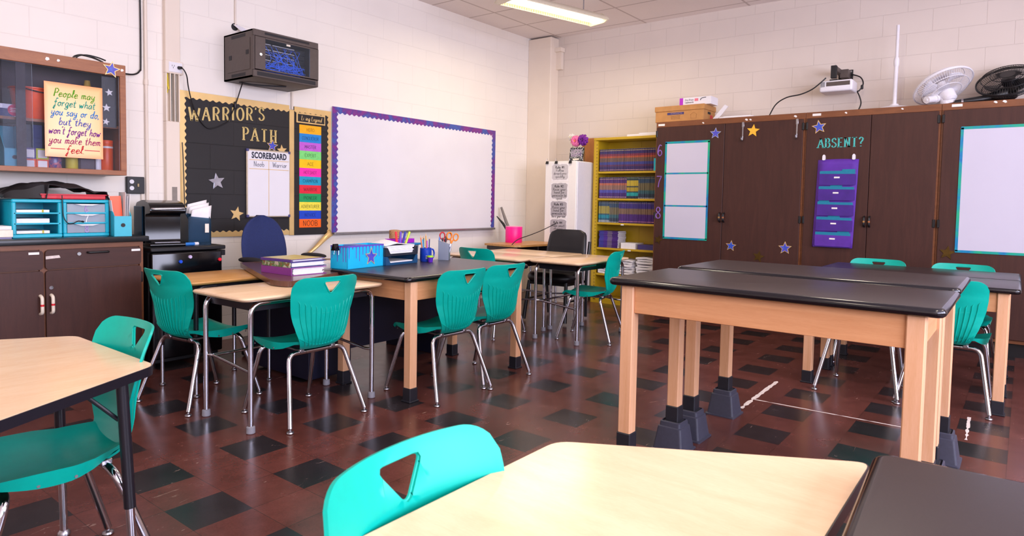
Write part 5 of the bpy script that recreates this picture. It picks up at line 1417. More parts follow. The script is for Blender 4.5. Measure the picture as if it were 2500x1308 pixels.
d = MB().box((dx0, -ry-0.008, dz0), (dx0+0.088, -ry+0.012, dz1), bev=0.002).box((dx1-0.078, -ry-0.008, dz0), (dx1, -ry+0.012, dz1), bev=0.002).box((dx0+0.088, -ry-0.008, dz1-0.010), (dx1-0.078, -ry+0.012, dz1)).box((dx0+0.088, -ry-0.008, dz0), (dx1-0.078, -ry+0.012, dz0+0.010))
d.build('door', M['grey_metal'], t, False)
MB().box((dx0+0.088, -ry-0.003, dz0+0.01), (dx1-0.078, -ry, dz1-0.01)).build('window', M['glass'], t, False)
MB().lathe([(0.011, -0.004), (0.011, 0.003)], (dx0+0.045, -ry-0.010, (dz0+dz1)/2-0.01), 16, 0, 'y').build('lock', M['chrome'], t)
MB().box((-4.08, -ry-0.009, dz1-0.028), (-4.045, -ry-0.004, dz1-0.014)).build('label_sticker', M['cream_pl'], t, False)
vt = MB(); vt.box((rx0-0.001, -0.33, rz1_-0.045), (rx0+0.002, -0.12, rz1_-0.02)).box((rx0-0.001, -0.33, rz0_+0.018), (rx0+0.002, -0.12, rz0_+0.043)).box((rx0+0.03, -ry-0.0012, rz0_+0.012), (rx1-0.03, -ry+0.002, rz0_+0.043)).box((-4.27, -ry-0.0012, rz1_-0.030), (-3.86, -ry+0.002, rz1_-0.012))
vt.bm.free()
for lo_, hi_ in (((rx0-0.001, -0.33, rz1_-0.045), (rx0+0.002, -0.12, rz1_-0.02)), ((rx0-0.001, -0.33, rz0_+0.018), (rx0+0.002, -0.12, rz0_+0.043)), ((rx0+0.03, -ry-0.0012, rz0_+0.012), (rx1-0.03, -ry+0.002, rz0_+0.043)), ((-4.27, -ry-0.0012, rz1_-0.030), (-3.86, -ry+0.002, rz1_-0.012))): MB().box(lo_, hi_).build('vent', M['ink'], t, False)
sp = MB().box((rx0-0.004, -0.40, rz0_+0.06), (rx0, -0.06, rz1_-0.06), bev=0.002); sp.build('side_panel', M['grey_metal'], t, False)
for y_, z_ in ((-0.13, 2.31), (-0.385, 2.33)): MB().box((rx0-0.006, y_, z_), (rx0-0.003, y_+0.04, z_+0.035)).build('side_latch', M['ink'], t, False)
for k in range(4):
    z = dz1-0.035-k*0.042
    pp = MB().box((dx0+0.07, -ry+0.10, z-0.018), (dx1-0.06, -ry+0.12, z+0.018)); pp.build('patch_panel', M['black_matte'], t, False)
    lb = MB().box((dx0+0.09, -ry+0.0985, z+0.011), (dx0+0.20, -ry+0.10, z+0.016)).box((dx0+0.215, -ry+0.0985, z+0.011), (dx1-0.16, -ry+0.10, z+0.016)); lb.build('port_labels', M['white'], t, False)
    pr_ = MB()
    for q in range(24): pr_.box((dx0+0.095+q*0.0155, -ry+0.0985, z-0.008), (dx0+0.105+q*0.0155, -ry+0.10, z+0.004))
    pr_.build('ports', M['grey_metal'], t, False)
random.seed(11); cbm = MB()
for k in range(30):
    x = random.uniform(dx0+0.11, dx1-0.13); z = dz1-0.035-random.randint(0, 3)*0.042
    x2 = random.uniform(dx0+0.09, dx1-0.09); zb = random.uniform(dz0+0.0, dz0+0.06)
    x3 = random.uniform(dx0+0.09, dx1-0.09)
    yy = -ry+0.075
    cbm.tube(spline([(x, -ry+0.10, z), (x+random.uniform(-0.01, 0.02), yy-0.01, z-0.015), ((x+x2)/2+random.uniform(-0.02, 0.07), yy-0.015, (z+zb)/2), (x2, yy-0.012*random.random(), zb), (x3, yy-0.01, zb+random.uniform(-0.01, 0.05)), (x3+0.03, -ry+0.09, zb+0.02)], 6), 0.0024, 5)
cbm.build('patch_cables', col('#3a74f0', 0.4), t)
# pipes and raceways
o = MB().cyl((-4.985, -0.018, 0.93), (-4.985, -0.018, CH), 0.012, 12).lathe([(0.016, -0.02), (0.016, 0.02)], (-4.985, -0.018, 2.05), 12).build('conduit_pipe', M['column']); tag(o, 'thin painted conduit pipe running up the wall beside the glass cabinet', 'pipe')
o = MB().tube(spline([(-5.02, -0.012, CH), (-5.022, -0.014, 2.9), (-5.018, -0.012, 2.5), (-5.020, -0.014, 2.17), (-5.028, -0.02, 2.13), (-5.06, -0.03, 2.098), (-5.12, -0.04, 2.085), (-5.26, -0.05, 2.09)]), 0.006, 8).build('wall_cable', M['cable']); tag(o, 'black cable dropping from the ceiling to the glass-front wall cabinet', 'cable')
t = thing('raceway', 'cream cable raceway with an open section below its outlet box', 'cable raceway')
MB().box((-4.855, -0.048, 2.235), (-4.742, -0.001, CH), bev=0.004).build('upper_cover', M['column'], t, False)
MB().box((-4.857, -0.050, 2.140), (-4.722, -0.001, 2.238), bev=0.004).build('outlet_box', M['column'], t, False)
MB().box((-4.833, -0.054, 2.152), (-4.730, -0.050, 2.228), bev=0.003).build('outlet_plate', M['white_pl'], t, False)
b = MB()
for q in (-4.80,):
    for dx, dz in ((-0.008, 0.012), (0.008, 0.012), (0, -0.002)): b.box((q+dx-0.0015, -0.0552, 2.188+dz-0.006), (q+dx+0.0015, -0.054, 2.188+dz+0.006))
b.build('outlet_slots', M['ink'], t, False)
b = MB()
for x0, x1 in ((-4.855, -4.846), (-4.822, -4.815), (-4.790, -4.783), (-4.758, -4.750)): b.box((x0, -0.048, 1.775), (x1, -0.001, 2.140))
b.box((-4.855, -0.010, 1.775), (-4.750, -0.001, 2.140)); b.build('open_channel', M['column'], t, False)
MB().box((-4.855, -0.048, 0.80), (-4.750, -0.001, 1.775), bev=0.004).build('lower_cover', M['column'], t, False)
MB().box((-4.815, -0.0485, 1.12), (-4.775, -0.040, 1.27)).build('cover_slot', col('#8f857c'), t, False)
MB().tube(spline([(-4.834, -0.02, 2.14), (-4.832, -0.03, 2.08), (-4.826, -0.035, 2.02), (-4.836, -0.03, 2.05), (-4.838, -0.025, 2.10)]), 0.004, 6).tube(spline([(-4.830, -0.02, 2.14), (-4.828, -0.03, 2.05), (-4.836, -0.03, 1.99)]), 0.004, 6).build('yellow_wire', col('#d8c21c'), t)
MB().tube([(-4.802, -0.02, 2.14), (-4.804, -0.02, 1.78)], 0.006, 6).tube([(-4.770, -0.02, 2.14), (-4.769, -0.02, 1.78)], 0.004, 6).build('dark_wire', col('#2c3a30'), t)
t = thing('power_cable', 'black power cord hanging from the outlet box across the black bulletin board', 'power cord')
MB().tube([(-4.758, -0.055, 2.19), (-4.752, -0.085, 2.188)], [0.014, 0.010], 10).build('plug', M['black_plastic'], t)
MB().tube(spline([(-4.752, -0.085, 2.188), (-4.74, -0.10, 2.17), (-4.715, -0.09, 2.13), (-4.69, -0.06, 2.06), (-4.665, -0.045, 1.98), (-4.63, -0.03, 1.90), (-4.58, -0.025, 1.81), (-4.52, -0.022, 1.755), (-4.45, -0.022, 1.765), (-4.38, -0.022, 1.80), (-4.34, -0.022, 1.83), (-4.31, -0.024, 1.90), (-4.285, -0.026, 1.96), (-4.262, -0.03, 2.03), (-4.255, -0.06, 2.10), (-4.258, -0.10, 2.152)]), 0.0045, 8).build('cord', M['cable'], t)
MB().lathe([(0.006, -0.03), (0.012, -0.02), (0.012, 0.02), (0.006, 0.03)], (-4.284, -0.028, 1.965), 8).build('cord_knot', M['cable'], t)
o = MB().cyl((-4.272, -0.016, 2.62), (-4.272, -0.016, CH), 0.007, 10).build('cable_pipe', M['wall_plain']); tag(o, 'thin grey pipe dropping from the ceiling behind the network rack', 'pipe')
b = MB()
for k in range(6): b.tube(spline([(-4.285+0.008*k, -0.012, 2.63), (-4.27+0.010*k, -0.05-0.004*k, 2.60), (-4.24+0.014*k, -0.10, 2.55), (-4.22+0.018*k, -0.14, 2.523)]), 0.004, 6)
b.lathe([(0.03, -0.001), (0.03, 0.002)], (-4.272, -0.003, 2.615), 16, 1, 'y')
o = b.build('cable_bundle', [M['white_pl'], M['ink']]); tag(o, 'bundle of white cables coming out of a wall hole above the network rack', 'cables')
o = MB().cyl((-3.735, -0.012, 2.0), (-3.735, -0.012, 2.152), 0.010, 10).build('conduit_pipe', M['column']); tag(o, 'short conduit pipe between the network rack and the bulletin boards', 'pipe')
o = MB().tube(spline([(-4.29, -0.10, 2.149), (-4.20, -0.16, 2.135), (-4.05, -0.22, 2.14), (-3.95, -0.25, 2.147)]), 0.006, 8).build('loose_cable', M['cable']); tag(o, 'cable sagging beneath the network rack', 'cable')
t = thing('wall_outlet', 'black double outlet plate on the wall below the glass cabinet', 'outlet', (-5.070, 0, 1.275))
MB().box((-0.063, -0.028, -0.063), (0.063, -0.001, 0.063), bev=0.004).build('plate', M['black_plastic'], t, False)
for z in (0.026, -0.022): MB().lathe([(0.016, -0.002), (0.015, 0.001)], (-0.028, -0.029, z), 18, 0, 'y').build('socket', M['white_pl'], t)
MB().box((0.010, -0.036, -0.012), (0.022, -0.028, 0.012), bev=0.002).build('switch', col('#b8a07a'), t, False)
o = MB().cyl((-5.02, -0.012, 0.93), (-5.02, -0.012, 1.212), 0.008, 10).build('conduit_pipe', M['column']); tag(o, 'short conduit pipe under the black outlet plate', 'pipe')
o = MB().tube(spline([(-4.735, -0.05, 1.62), (-4.730, -0.052, 1.50), (-4.726, -0.05, 1.38), (-4.722, -0.05, 1.2), (-4.716, -0.05, 1.0), (-4.71, -0.06, 0.87)]), 0.004, 8).lathe([(0.004, -0.03), (0.010, -0.02), (0.010, 0.02), (0.004, 0.03)], (-4.716, -0.05, 1.04), 8).build('thin_cord', M['cable']); tag(o, 'thin black cord hanging along the left edge of the black bulletin board', 'cord')
o = MB().tube(spline([(-4.70, -0.02, 1.11), (-4.66, -0.04, 1.07), (-4.61, -0.06, 1.045)]), 0.005, 8).build('white_cable_end', M['white_pl']); tag(o, 'white cable end poking out from the lower left of the bulletin board', 'cable')

# ---------------------------------------------------------------- glass-front wall cabinet, upper left
t = thing('wall_cabinet', 'brown wall cabinet with sliding glass doors, upper left', 'cabinet')
cx0, cx1, cz0, cz1, cyf = -6.75, -5.262, 1.335, 2.085, 0.36
cin = wood('cabinet_inside', '#4c3d40', '#5c4b4c', 0.6, (2, 2, 6), 3)
b = MB()
b.box((cx0, -cyf+0.02, cz0), (cx0+0.02, -0.002, cz1)).box((cx1-0.02, -cyf+0.02, cz0), (cx1, -0.002, cz1)).box((cx0, -cyf+0.02, cz1-0.02), (cx1, -0.002, cz1)).box((cx0, -cyf+0.02, cz0), (cx1, -0.002, cz0+0.022))
b.build('carcass', M['cabwood'], t, False)
MB().box((cx0+0.02, -0.014, cz0+0.02), (cx1-0.02, -0.004, cz1-0.02)).build('back_panel', cin, t, False)
f = MB(); f.box((cx0, -cyf, cz1-0.078), (cx1, -cyf+0.02, cz1), bev=0.002).box((cx0, -cyf, cz0), (cx1, -cyf+0.02, cz0+0.032), bev=0.002).box((cx1-0.036, -cyf, cz0+0.032), (cx1, -cyf+0.02, cz1-0.078)).box((cx0, -cyf, cz0+0.032), (cx0+0.036, -cyf+0.02, cz1-0.078))
f.build('face_frame', M['cabwood'], t, False)
MB().box((cx0+0.02, -0.30, 1.655), (cx1-0.02, -0.014, 1.673)).build('shelf', M['cabwood'], t, False)
MB().box((-5.88, -0.33, cz0+0.03), (-5.83, -0.32, cz1-0.07)).build('divider', col('#3a2a28'), t, False)
MB().box((-5.95, -cyf+0.022, cz0+0.033), (cx1-0.036, -cyf+0.027, cz1-0.08)).build('glass_door', M['glass'], t, False)
MB().box((cx0+0.036, -cyf+0.010, cz0+0.033), (-5.80, -cyf+0.015, cz1-0.08)).build('glass_door', M['glass'], t, False)
for x, s in ((-5.72, 0.012), (-5.66, 0.009), (-5.285, 0.010)):
    MB().prism([(x+s*a, 2.05+s*c_) for a, c_ in ((-1, -0.4), (-0.2, -1), (1, -0.3), (0.7, 0.8), (-0.5, 0.9))], cyf, cyf+0.0015, north).build('tape_scrap', M['white'], t, False)
# poster on the glass
t = thing('quote_poster', 'orange quote poster with rainbow handwriting on the glass cabinet door', 'poster')
pm, pnt, pb = newmat('orange_peach_print'); pv = coords(pnt, 'Generated'); psep = pnt.nodes.new('ShaderNodeSeparateXYZ'); pnt.links.new(pv, psep.inputs[0])
ed = mth(pnt, 'MINIMUM', mth(pnt, 'MINIMUM', psep.outputs[0], mth(pnt, 'SUBTRACT', 1.0, psep.outputs[0])), mth(pnt, 'MINIMUM', psep.outputs[2], mth(pnt, 'SUBTRACT', 1.0, psep.outputs[2])))
pnt.links.new(ramp(pnt, ed, [(0.0, lin('#ff9a4a')), (0.07, lin('#ffc47a')), (0.3, lin('#ffd492'))]), pb.inputs['Base Color']); pb.inputs['Roughness'].default_value = 0.22
px0, px1, pz0, pz1, ph = -5.742, -5.410, 1.437, 1.910, 0.3625
MB().box((px0, -ph-0.0015, pz0), (px1, -ph, pz1)).build('sheet', pm, t, False)
QL = [('People may', '#56a81c', 0.074, 0.0), ('forget what', '#14a08c', 0.072, 0.0), ('you say or do,', '#1484d0', 0.068, 0.004), ('but they', '#3a5ab8', 0.072, 0.0), ("won't forget how", '#7a2f92', 0.062, 0.0), ('you make them', '#a02a6c', 0.062, 0.0), ('feel.', '#c81e34', 0.074, 0.0)]
for k, (s, c_, sz, dx) in enumerate(QL):
    pen(s, 0.050, col(c_, 0.5), t, ((px0+px1)/2+dx, -ph-0.0024, pz1-0.068-k*0.0595), NORTH, 'lettering', r=0.052, width=(0.235, 0.235, 0.275, 0.185, 0.295, 0.295, 0.105)[k], shear=0.22, swell=0.45)
for a, b_ in ((px0+0.03, px0+0.11), (px1-0.11, px1-0.02)): MB().box((a, -ph-0.0022, 1.487), (b_, -ph-0.0015, 1.492)).build('flourish', col('#c81e34', 0.5), t, False)
star('blue gold-edged star on the top right corner of the glass wall cabinet', north, -5.352, 2.045, 0.361, 0.058, 0.15, 'gold', 'galaxy')
o = MB().box((-6.30, -cyf-0.008, 1.50), (-5.975, -cyf-0.001, 1.925), bev=0.002).build('dark_panel', col('#4a3c48', 0.3), None, False); tag(o, 'dark framed panel on the glass doors at the left edge of the photo', 'panel')
# star garland: black sparkle strip with white stars hung inside the right end
sm = galaxy('black_sparkle', ['#0c0c10', '#141418', '#1a1a22'], 0.3, 30)
o = MB().box((-5.395, -0.312, 1.66), (-5.305, -0.306, 2.0)).build('sparkle_strip', sm, None, False); tag(o, 'black sparkly strip hanging inside the right end of the glass cabinet', 'strip')
for k, (x, z, r_) in enumerate(((-5.350, 1.895, 0.026), (-5.368, 1.790, 0.028), (-5.372, 1.695, 0.024))):
    star('small white star on the black sparkle strip, %s' % ('topmost', 'middle one', 'lowest')[k], north, x, z, 0.3125, r_, 0.2*k-0.2, 'white', None, 'small_star', 'star decoration', 'white stars on the sparkle strip')
# contents
t = thing('bucket', 'orange plastic bucket on the glass cabinet shelf', 'bucket', (-5.765, -0.20, 1.674))
MB().lathe([(0.0, 0.0), (0.085, 0.0), (0.088, 0.004), (0.112, 0.185), (0.120, 0.188), (0.120, 0.195), (0.110, 0.195), (0.084, 0.012), (0.0, 0.010)], n=32).build('bucket_body', M['orange_pl'], t)
MB().tube(spline([(0.118, -0.02, 0.185), (0.10, -0.10, 0.17), (0.02, -0.128, 0.165), (-0.06, -0.115, 0.18)]), 0.004, 8).build('handle', M['ink'], t)
t = thing('game_box', 'white and navy box with a round pink badge beside the orange bucket', 'box', (-5.93, -0.24, 1.674))
MB().box((-0.10, -0.05, 0), (0.075, 0.08, 0.075)).build('box_body', M['white_pl'], t, False)
MB().box((-0.10, -0.0512, 0.0), (0.05, -0.05, 0.048)).build('navy_band', col('#2c3a6c'), t, False)
MB().lathe([(0.036, -0.0015), (0.036, 0.001)], (0.052, -0.052, 0.040), 24, 0, 'y').build('badge', col('#d8285c'), t)
for z in (0.05, 0.04, 0.03): MB().box((0.03, -0.0545, z-0.0015), (0.074, -0.0535, z+0.0015)).build('badge_text', M['white'], t, False)
magazine_file('magazine_file', 'pale aqua magazine file on the bottom of the glass cabinet', (-5.885, -0.20, cz0+0.0225), R(0), col('#45b8cc', 0.4), 0.10, 0.20, 0.27, 0.12)
for k, (x, c_, lc) in enumerate(((-5.795, '#262430', 'black'), (-5.735, '#2c3f86', 'blue'))):
    t = thing('ring_binder', '%s ring binder standing behind the labelled boxes in the glass cabinet' % lc, 'binder', (x, -0.14, cz0+0.0225))
    MB().box((-0.026, -0.07, 0), (0.026, 0.10, 0.285), bev=0.002).build('cover', col(c_, 0.4), t, False)
    if k: MB().tube([(-0.02, -0.0705, 0.20), (0.02, -0.0705, 0.20)], 0.0008, 4).tube([(-0.02, -0.0705, 0.17), (0.02, -0.0705, 0.17)], 0.0008, 4).build('spine_marks', M['ink'], t)
for k, (x, z, w_, h_, c_, lab) in enumerate(((-5.800, 0, 0.062, 0.062, '#e85a28', 'lower left orange'), (-5.733, 0, 0.068, 0.062, '#e85a28', 'lower right orange'), (-5.800, 0.0625, 0.062, 0.068, '#5a4a86', 'upper violet'), (-5.733, 0.0625, 0.068, 0.068, '#b8c82c', 'upper lime'))):
    t = thing('label_box', '%s card box with a white front label in the glass cabinet' % lab, 'box', (x, -0.285, cz0+0.0225+z), 0, 'card boxes in the glass cabinet')
    MB().box((-w_/2, 0, 0), (w_/2, 0.06, h_)).build('box_body', col(c_, 0.5), t, False)
    MB().box((-w_/2+0.009, -0.0012, 0.008), (w_/2-0.009, 0, h_-0.010)).build('front_label', M['white'], t, False)
def jar(name, label, cat, loc, r, h, mat, lid=None, neck=0.0):
    t = thing(name, label, cat, loc)
    MB().lathe([(0.0, 0), (r*0.95, 0), (r, 0.004), (r, h-0.006), (r*0.93, h), (0.0, h)], n=24).build('jar_body', mat, t)
    if lid: MB().lathe([(r*1.02, h-0.002), (r*1.02, h+0.016), (r*0.98, h+0.02), (0, h+0.02)], n=24).build('lid', lid, t)
    return t
gj = galaxy('confetti_print', ['#7a2a5a', '#3a4a8c', '#c05a6a', '#b8a0b0'], 0.2, 40)
jar('tin', 'glittery pink patterned tin below the quote poster', 'tin', (-5.663, -0.27, cz0+0.0225), 0.040, 0.10, gj, col('#c8384c'))
jar('tub', 'yellow round tub below the quote poster', 'tub', (-5.565, -0.27, cz0+0.0225), 0.036, 0.095, col('#d0c02a'))
t = jar('wipes_canister', 'tall orange wipes canister at the right end of the glass cabinet', 'canister', (-5.330, -0.20, cz0+0.0225), 0.041, 0.20, col('#f05a14', 0.35), M['orange_pl'])
MB().lathe([(0.0415, 0.165), (0.0415, 0.178)], n=24, cap=False).lathe([(0.0415, 0.0), (0.0415, 0.014)], n=24, cap=False).build('white_stripe', M['white'], t)
jar('spray_bottle', 'white bottle beside the orange canister', 'bottle', (-5.395, -0.22, cz0+0.0225), 0.024, 0.09, M['white_pl'])
o = MB().box((-5.53, -0.30, cz0+0.0225), (-5.43, -0.10, cz0+0.12), bev=0.01).build('pouch', col('#4a3a48', 0.5), None, False); tag(o, 'dark purple pouch under the quote poster in the glass cabinet', 'pouch')
t = thing('glue_bottle', 'white glue bottle with a yellow cap on the glass cabinet shelf', 'bottle', (-5.425, -0.15, 1.674))
MB().box((-0.055, -0.03, 0), (0.055, 0.03, 0.235), bev=0.012, seg=3).build('bottle_body', M['white_pl'], t)
MB().lathe([(0.034, 0.235), (0.034, 0.262), (0.022, 0.266), (0.017, 0.305), (0.0, 0.305)], n=20).build('cap', col('#c8a02a'), t)
o = MB().tube(spline([(-5.56, -0.30, 2.09), (-5.53, -0.26, 2.115), (-5.48, -0.22, 2.135), (-5.42, -0.22, 2.13), (-5.385, -0.26, 2.11), (-5.385, -0.31, 2.092), (-5.40, -0.34, 2.09)]), 0.006, 8).tube(spline([(-5.54, -0.29, 2.093), (-5.50, -0.24, 2.125), (-5.44, -0.21, 2.142), (-5.38, -0.22, 2.135), (-5.345, -0.25, 2.118)]), 0.005, 8).build('coiled_cable', M['cable']); tag(o, 'coiled black cable lying on top of the glass wall cabinet', 'cable')

# ---------------------------------------------------------------- base cabinet, counter and what stands on it
t = thing('base_cabinet', 'dark brown base cabinet with drawers and doors under the black counter', 'cabinet')
bf = 0.60; bx1 = -5.262
MB().box((-6.8, -bf+0.02, 0.09), (bx1, -0.002, 0.892)).build('carcass', M['trimwood'], t, False)
MB().box((-6.8, -bf+0.07, 0.0), (bx1-0.02, -0.02, 0.09)).build('toe_kick', M['black_plastic'], t, False)
MB().box((-6.8, -bf, 0.862), (bx1, -bf+0.02, 0.892)).box((bx1-0.022, -bf, 0.09), (bx1, -bf+0.02, 0.862)).box((-6.8, -bf, 0.09), (bx1, -bf+0.02, 0.11)).box((-5.85, -bf+0.004, 0.11), (-5.81, -bf+0.02, 0.862)).build('face_frame', M['trimwood'], t, False)
def panel(nm, x0, x1, z0, z1, mat): return MB().prism(rrect(x0, z0, x1, z1, 0.018, 4), bf, bf+0.018, north).build(nm, mat, t, False)
xm = -5.832
dA = panel('drawer', xm+0.006, bx1-0.020, 0.742, 0.858, M['walnut_h']); dB = panel('drawer', -6.45, xm-0.006, 0.742, 0.858, M['walnut_h'])
eA = panel('door', xm+0.006, bx1-0.020, 0.115, 0.733, M['walnut']); eB = panel('door', -6.45, xm-0.006, 0.115, 0.733, M['walnut'])
MB().tube(bend([(-5.60, -bf-0.018, 0.836), (-5.60, -bf-0.04, 0.836), (-5.485, -bf-0.04, 0.836), (-5.485, -bf-0.018, 0.836)], 0.015, 4), 0.007, 10).build('handle', M['black_plastic'], dA)
def lock(d, x, z): MB().lathe([(0.011, -0.004), (0.011, 0.002)], (x, -bf-0.020, z), 16, 0, 'y').build('lock', M['chrome'], d)
lock(dA, -5.648, 0.829); lock(eA, -5.800, 0.630)
def lbl(d, x, z): MB().box((x-0.027, -bf-0.0195, z-0.007), (x+0.027, -bf-0.018, z+0.007)).build('label_sticker', M['white'], d, False)
lbl(dB, -5.885, 0.842); lbl(dA, -5.315, 0.838)
MB().prism([(-5.825, 0.822), (-5.755, 0.826), (-5.748, 0.810), (-5.825, 0.804)], bf+0.018, bf+0.0188, north).build('tape_scrap', M['tape'], dA, False)
for d, x in ((eA, -5.800), (eB, -5.856)):
    MB().tube(bend([(x-0.0, -bf-0.018, 0.585), (x, -bf-0.05, 0.578), (x, -bf-0.05, 0.482), (x, -bf-0.018, 0.475)], 0.02, 5), 0.0095, 12).build('handle', M['cream_pl'], d)
    MB().lathe([(0.0102, -0.006), (0.0102, 0.006)], (x, -bf-0.05, 0.530), 12).build('red_band', M['red_pl'], d)
MB().box((bx1-0.026, -bf-0.010, 0.62), (bx1-0.006, -bf, 0.69), bev=0.003).build('hinge', M['black_plastic'], t, False)
o = MB().box((-6.85, -0.635, 0.893), (-5.235, -0.003, 0.929), bev=0.006, seg=2).build('countertop', plain('black_counter', '#1d2024', 0.3, var=0.1), None); tag(o, 'black countertop over the dark brown base cabinet', 'countertop')
CT = 0.9295
def organizer(name, label, x0, x1, y0, y1, h, drawers):
    t = thing(name, label, 'drawer organizer', ((x0+x1)/2, (y0+y1)/2, CT))
    w, d = (x1-x0)/2, (y1-y0)/2
    b = MB(); fr_ = 0.022
    b.box((-w, -d, 0), (w, d, 0.022), bev=0.004).box((-w, -d, h-0.020), (w, d, h), bev=0.005)
    for sx in (-1, 1):
        b.box((sx*w-(fr_ if sx > 0 else 0), -d, 0.02), (sx*w+(fr_ if sx < 0 else 0), -d+0.03, h-0.018), bev=0.005)
        b.box((sx*w-(0.006 if sx > 0 else 0), -d+0.03, 0.02), (sx*w+(0.006 if sx < 0 else 0), d, h-0.018))
    b.box((-w, d-0.005, 0.02), (w, d, h-0.018))
    ph = (h-0.042)/3
    for k in (1, 2): b.box((-w+0.01, -d, 0.022+k*ph-0.006), (w-0.01, d-0.005, 0.022+k*ph+0.004), bev=0.002)
    b.build('casing', M['aqua'], t, False)
    if drawers:
        for k in range(3):
            z0 = 0.024+k*ph; z1 = z0+ph-0.010
            d_ = MB(); d_.box((-w+fr_+0.002, -d+0.004, z0), (w-fr_-0.002, -d+0.007, z1)); d_.box((-w+fr_+0.002, -d+0.007, z0), (w-fr_-0.002, d-0.01, z0+0.003))
            dr = d_.build('drawer', M['clear'], t, False)
            MB().prism([(-0.07, z1), (-0.03, z1-0.009), (0.03, z1-0.009), (0.07, z1)], d-0.004, d+0.012, lambda a, b, h: (a, -h, b)).build('pull', M['white_pl'], dr, False)
            pen('876'[k], 0.042, col('#b49ad0') if k != 1 else M['white_pl'], dr, (0.0, -d+0.0025, (z0+z1)/2-0.008), NORTH, 'number_sticker', r=0.07)
            ct = MB(); rnd = random.Random(k)
            for q in range(4):
                a = -w+0.04+q*0.045; ct.box((a, -d+0.02+rnd.random()*0.02, z0+0.004), (a+0.035, d-0.03, z0+0.012+rnd.random()*(ph-0.03)))
            ct.build('contents', col(('#7c8098', '#8a8ca4', '#8fa070')[k]), dr, False)
    else:
        for k in range(3):
            z0 = 0.024+k*ph
            c_ = MB(); c_.box((-w+0.03, -d+0.03, z0+0.001), (w-0.06, d-0.02, z0+0.018+0.01*(k % 2))).build('paper_stack', M['paper'], t, False)
            if k != 1:
                MB().box((w-0.10, -d+0.029, z0+0.002), (w-0.09, -d+0.03, z0+0.02)).build('index_tab', col('#c8b02a'), t, False)
    return t
organizer('drawer_organizer', 'open-fronted aqua three-tier organizer holding loose paper', -5.958, -5.697, -0.50, -0.17, 0.235, False)
organizer('drawer_organizer', 'aqua drawer organizer with clear drawers numbered 6, 7 and 8', -5.690, -5.425, -0.49, -0.16, 0.236, True)
organizer('drawer_organizer', 'aqua organizer cut off by the left edge of the photo', -6.27, -5.985, -0.36, -0.10, 0.235, False)
for k, (z, h_, c_) in enumerate(((0, 0.010, '#8f8ab0'), (0.011, 0.042, '#efe6d6'), (0.054, 0.022, '#efe9ea'))):
    o = MB().box((-6.20, -0.56, CT+z), (-5.975+0.006*(k % 2), -0.385, CT+z+h_), bev=0.002).build('book', col(c_, 0.6), None, False)
    tag(o, ('thin grey folder at the bottom of the pile at the left end of the counter', 'thick cream book in the middle of the pile at the left end of the counter', 'white book on top of the pile at the left end of the counter')[k], 'book', 'books on the counter')
t = magazine_file('magazine_file', 'aqua magazine file with an orange folder at the right end of the counter', (-5.362, -0.47, CT), R(-8), M['aqua'], 0.098, 0.23, 0.25, 0.132)
def sheet(t, x, tilt, h, mat, nm, y0=-0.08, y1=0.09):
    m = MB().box((x-0.001, y0, 0.006), (x+0.001, y1, h)); m.xf(Matrix.Translation((0, 0, 0)) @ Matrix.Rotation(tilt, 4, 'Y')); return m.build(nm, mat, t, False)
MB().prism([(-0.045, 0.12), (0.02, 0.122), (0.01, 0.265), (-0.055, 0.262)], -0.04, -0.036, lambda a, b, h: (a, -h-0.06, b)).build('orange_folder', M['orange_pl'], t, False)
text('!?', 0.05, M['ink'], t, (-0.015, -0.0, 0.17), NORTH)
for x, tl, h_ in ((0.03, 0.03, 0.265), (0.038, 0.05, 0.28), (0.02, 0.02, 0.29), (-0.03, -0.12, 0.24)): sheet(t, x, tl, h_, M['paper'], 'paper_sheet')
t = thing('tray', 'red plastic tray lying across the two aqua organizers', 'tray', (-5.60, -0.34, CT+0.2365))
MB().box((-0.20, -0.13, 0), (0.165, 0.12, 0.032), bev=0.006).build('tray_body', M['red_pl'], t)
MB().box((0.165, -0.135, 0.026), (0.18, 0.125, 0.034)).box((-0.205, -0.138, 0.028), (0.18, -0.13, 0.034)).build('rim', M['red_pl'], t, False)
bagm = plain('black_nylon', '#17151a', 0.55, var=0.3, scale=14, bmp=0.4)
def bag(u, v):
    x = -5.985+0.56*u; y = -0.49+0.36*v
    e = math.sin(PI*min(1, u*1.02))**0.55
    z = CT+0.238+0.10*e*math.sin(PI*(0.2+0.6*v))**0.5+0.008*math.sin(u*19+v*7)+0.006*math.sin(v*23+u*5)
    if 0.40 < u < 0.98: z = max(z, CT+0.236+0.040+0.012*math.sin(u*15))
    if u < 0.4 and v < 0.12: z = CT+0.240
    return (x, y, z)
mb_ = MB(); mb_.grid(40, 16, bag); o = mb_.build('jacket', bagm); o.modifiers.new('s', 'SOLIDIFY').thickness = -0.004
tag(o, 'rumpled black drawstring bag thrown over the red tray and organizers', 'bag')
o = MB().tube(spline([(-5.70, -0.51, CT+0.262), (-5.70, -0.515, CT+0.20), (-5.695, -0.515, CT+0.13), (-5.675, -0.515, CT+0.09), (-5.645, -0.515, CT+0.085), (-5.615, -0.515, CT+0.10), (-5.595, -0.515, CT+0.098)]), 0.003, 6).tube(spline([(-5.595, -0.515, CT+0.098), (-5.583, -0.515, CT+0.094)]), 0.006, 6).build('bag_drawstring', M['cable']); tag(o, 'black drawstring dangling in front of the clear drawers', 'drawstring')

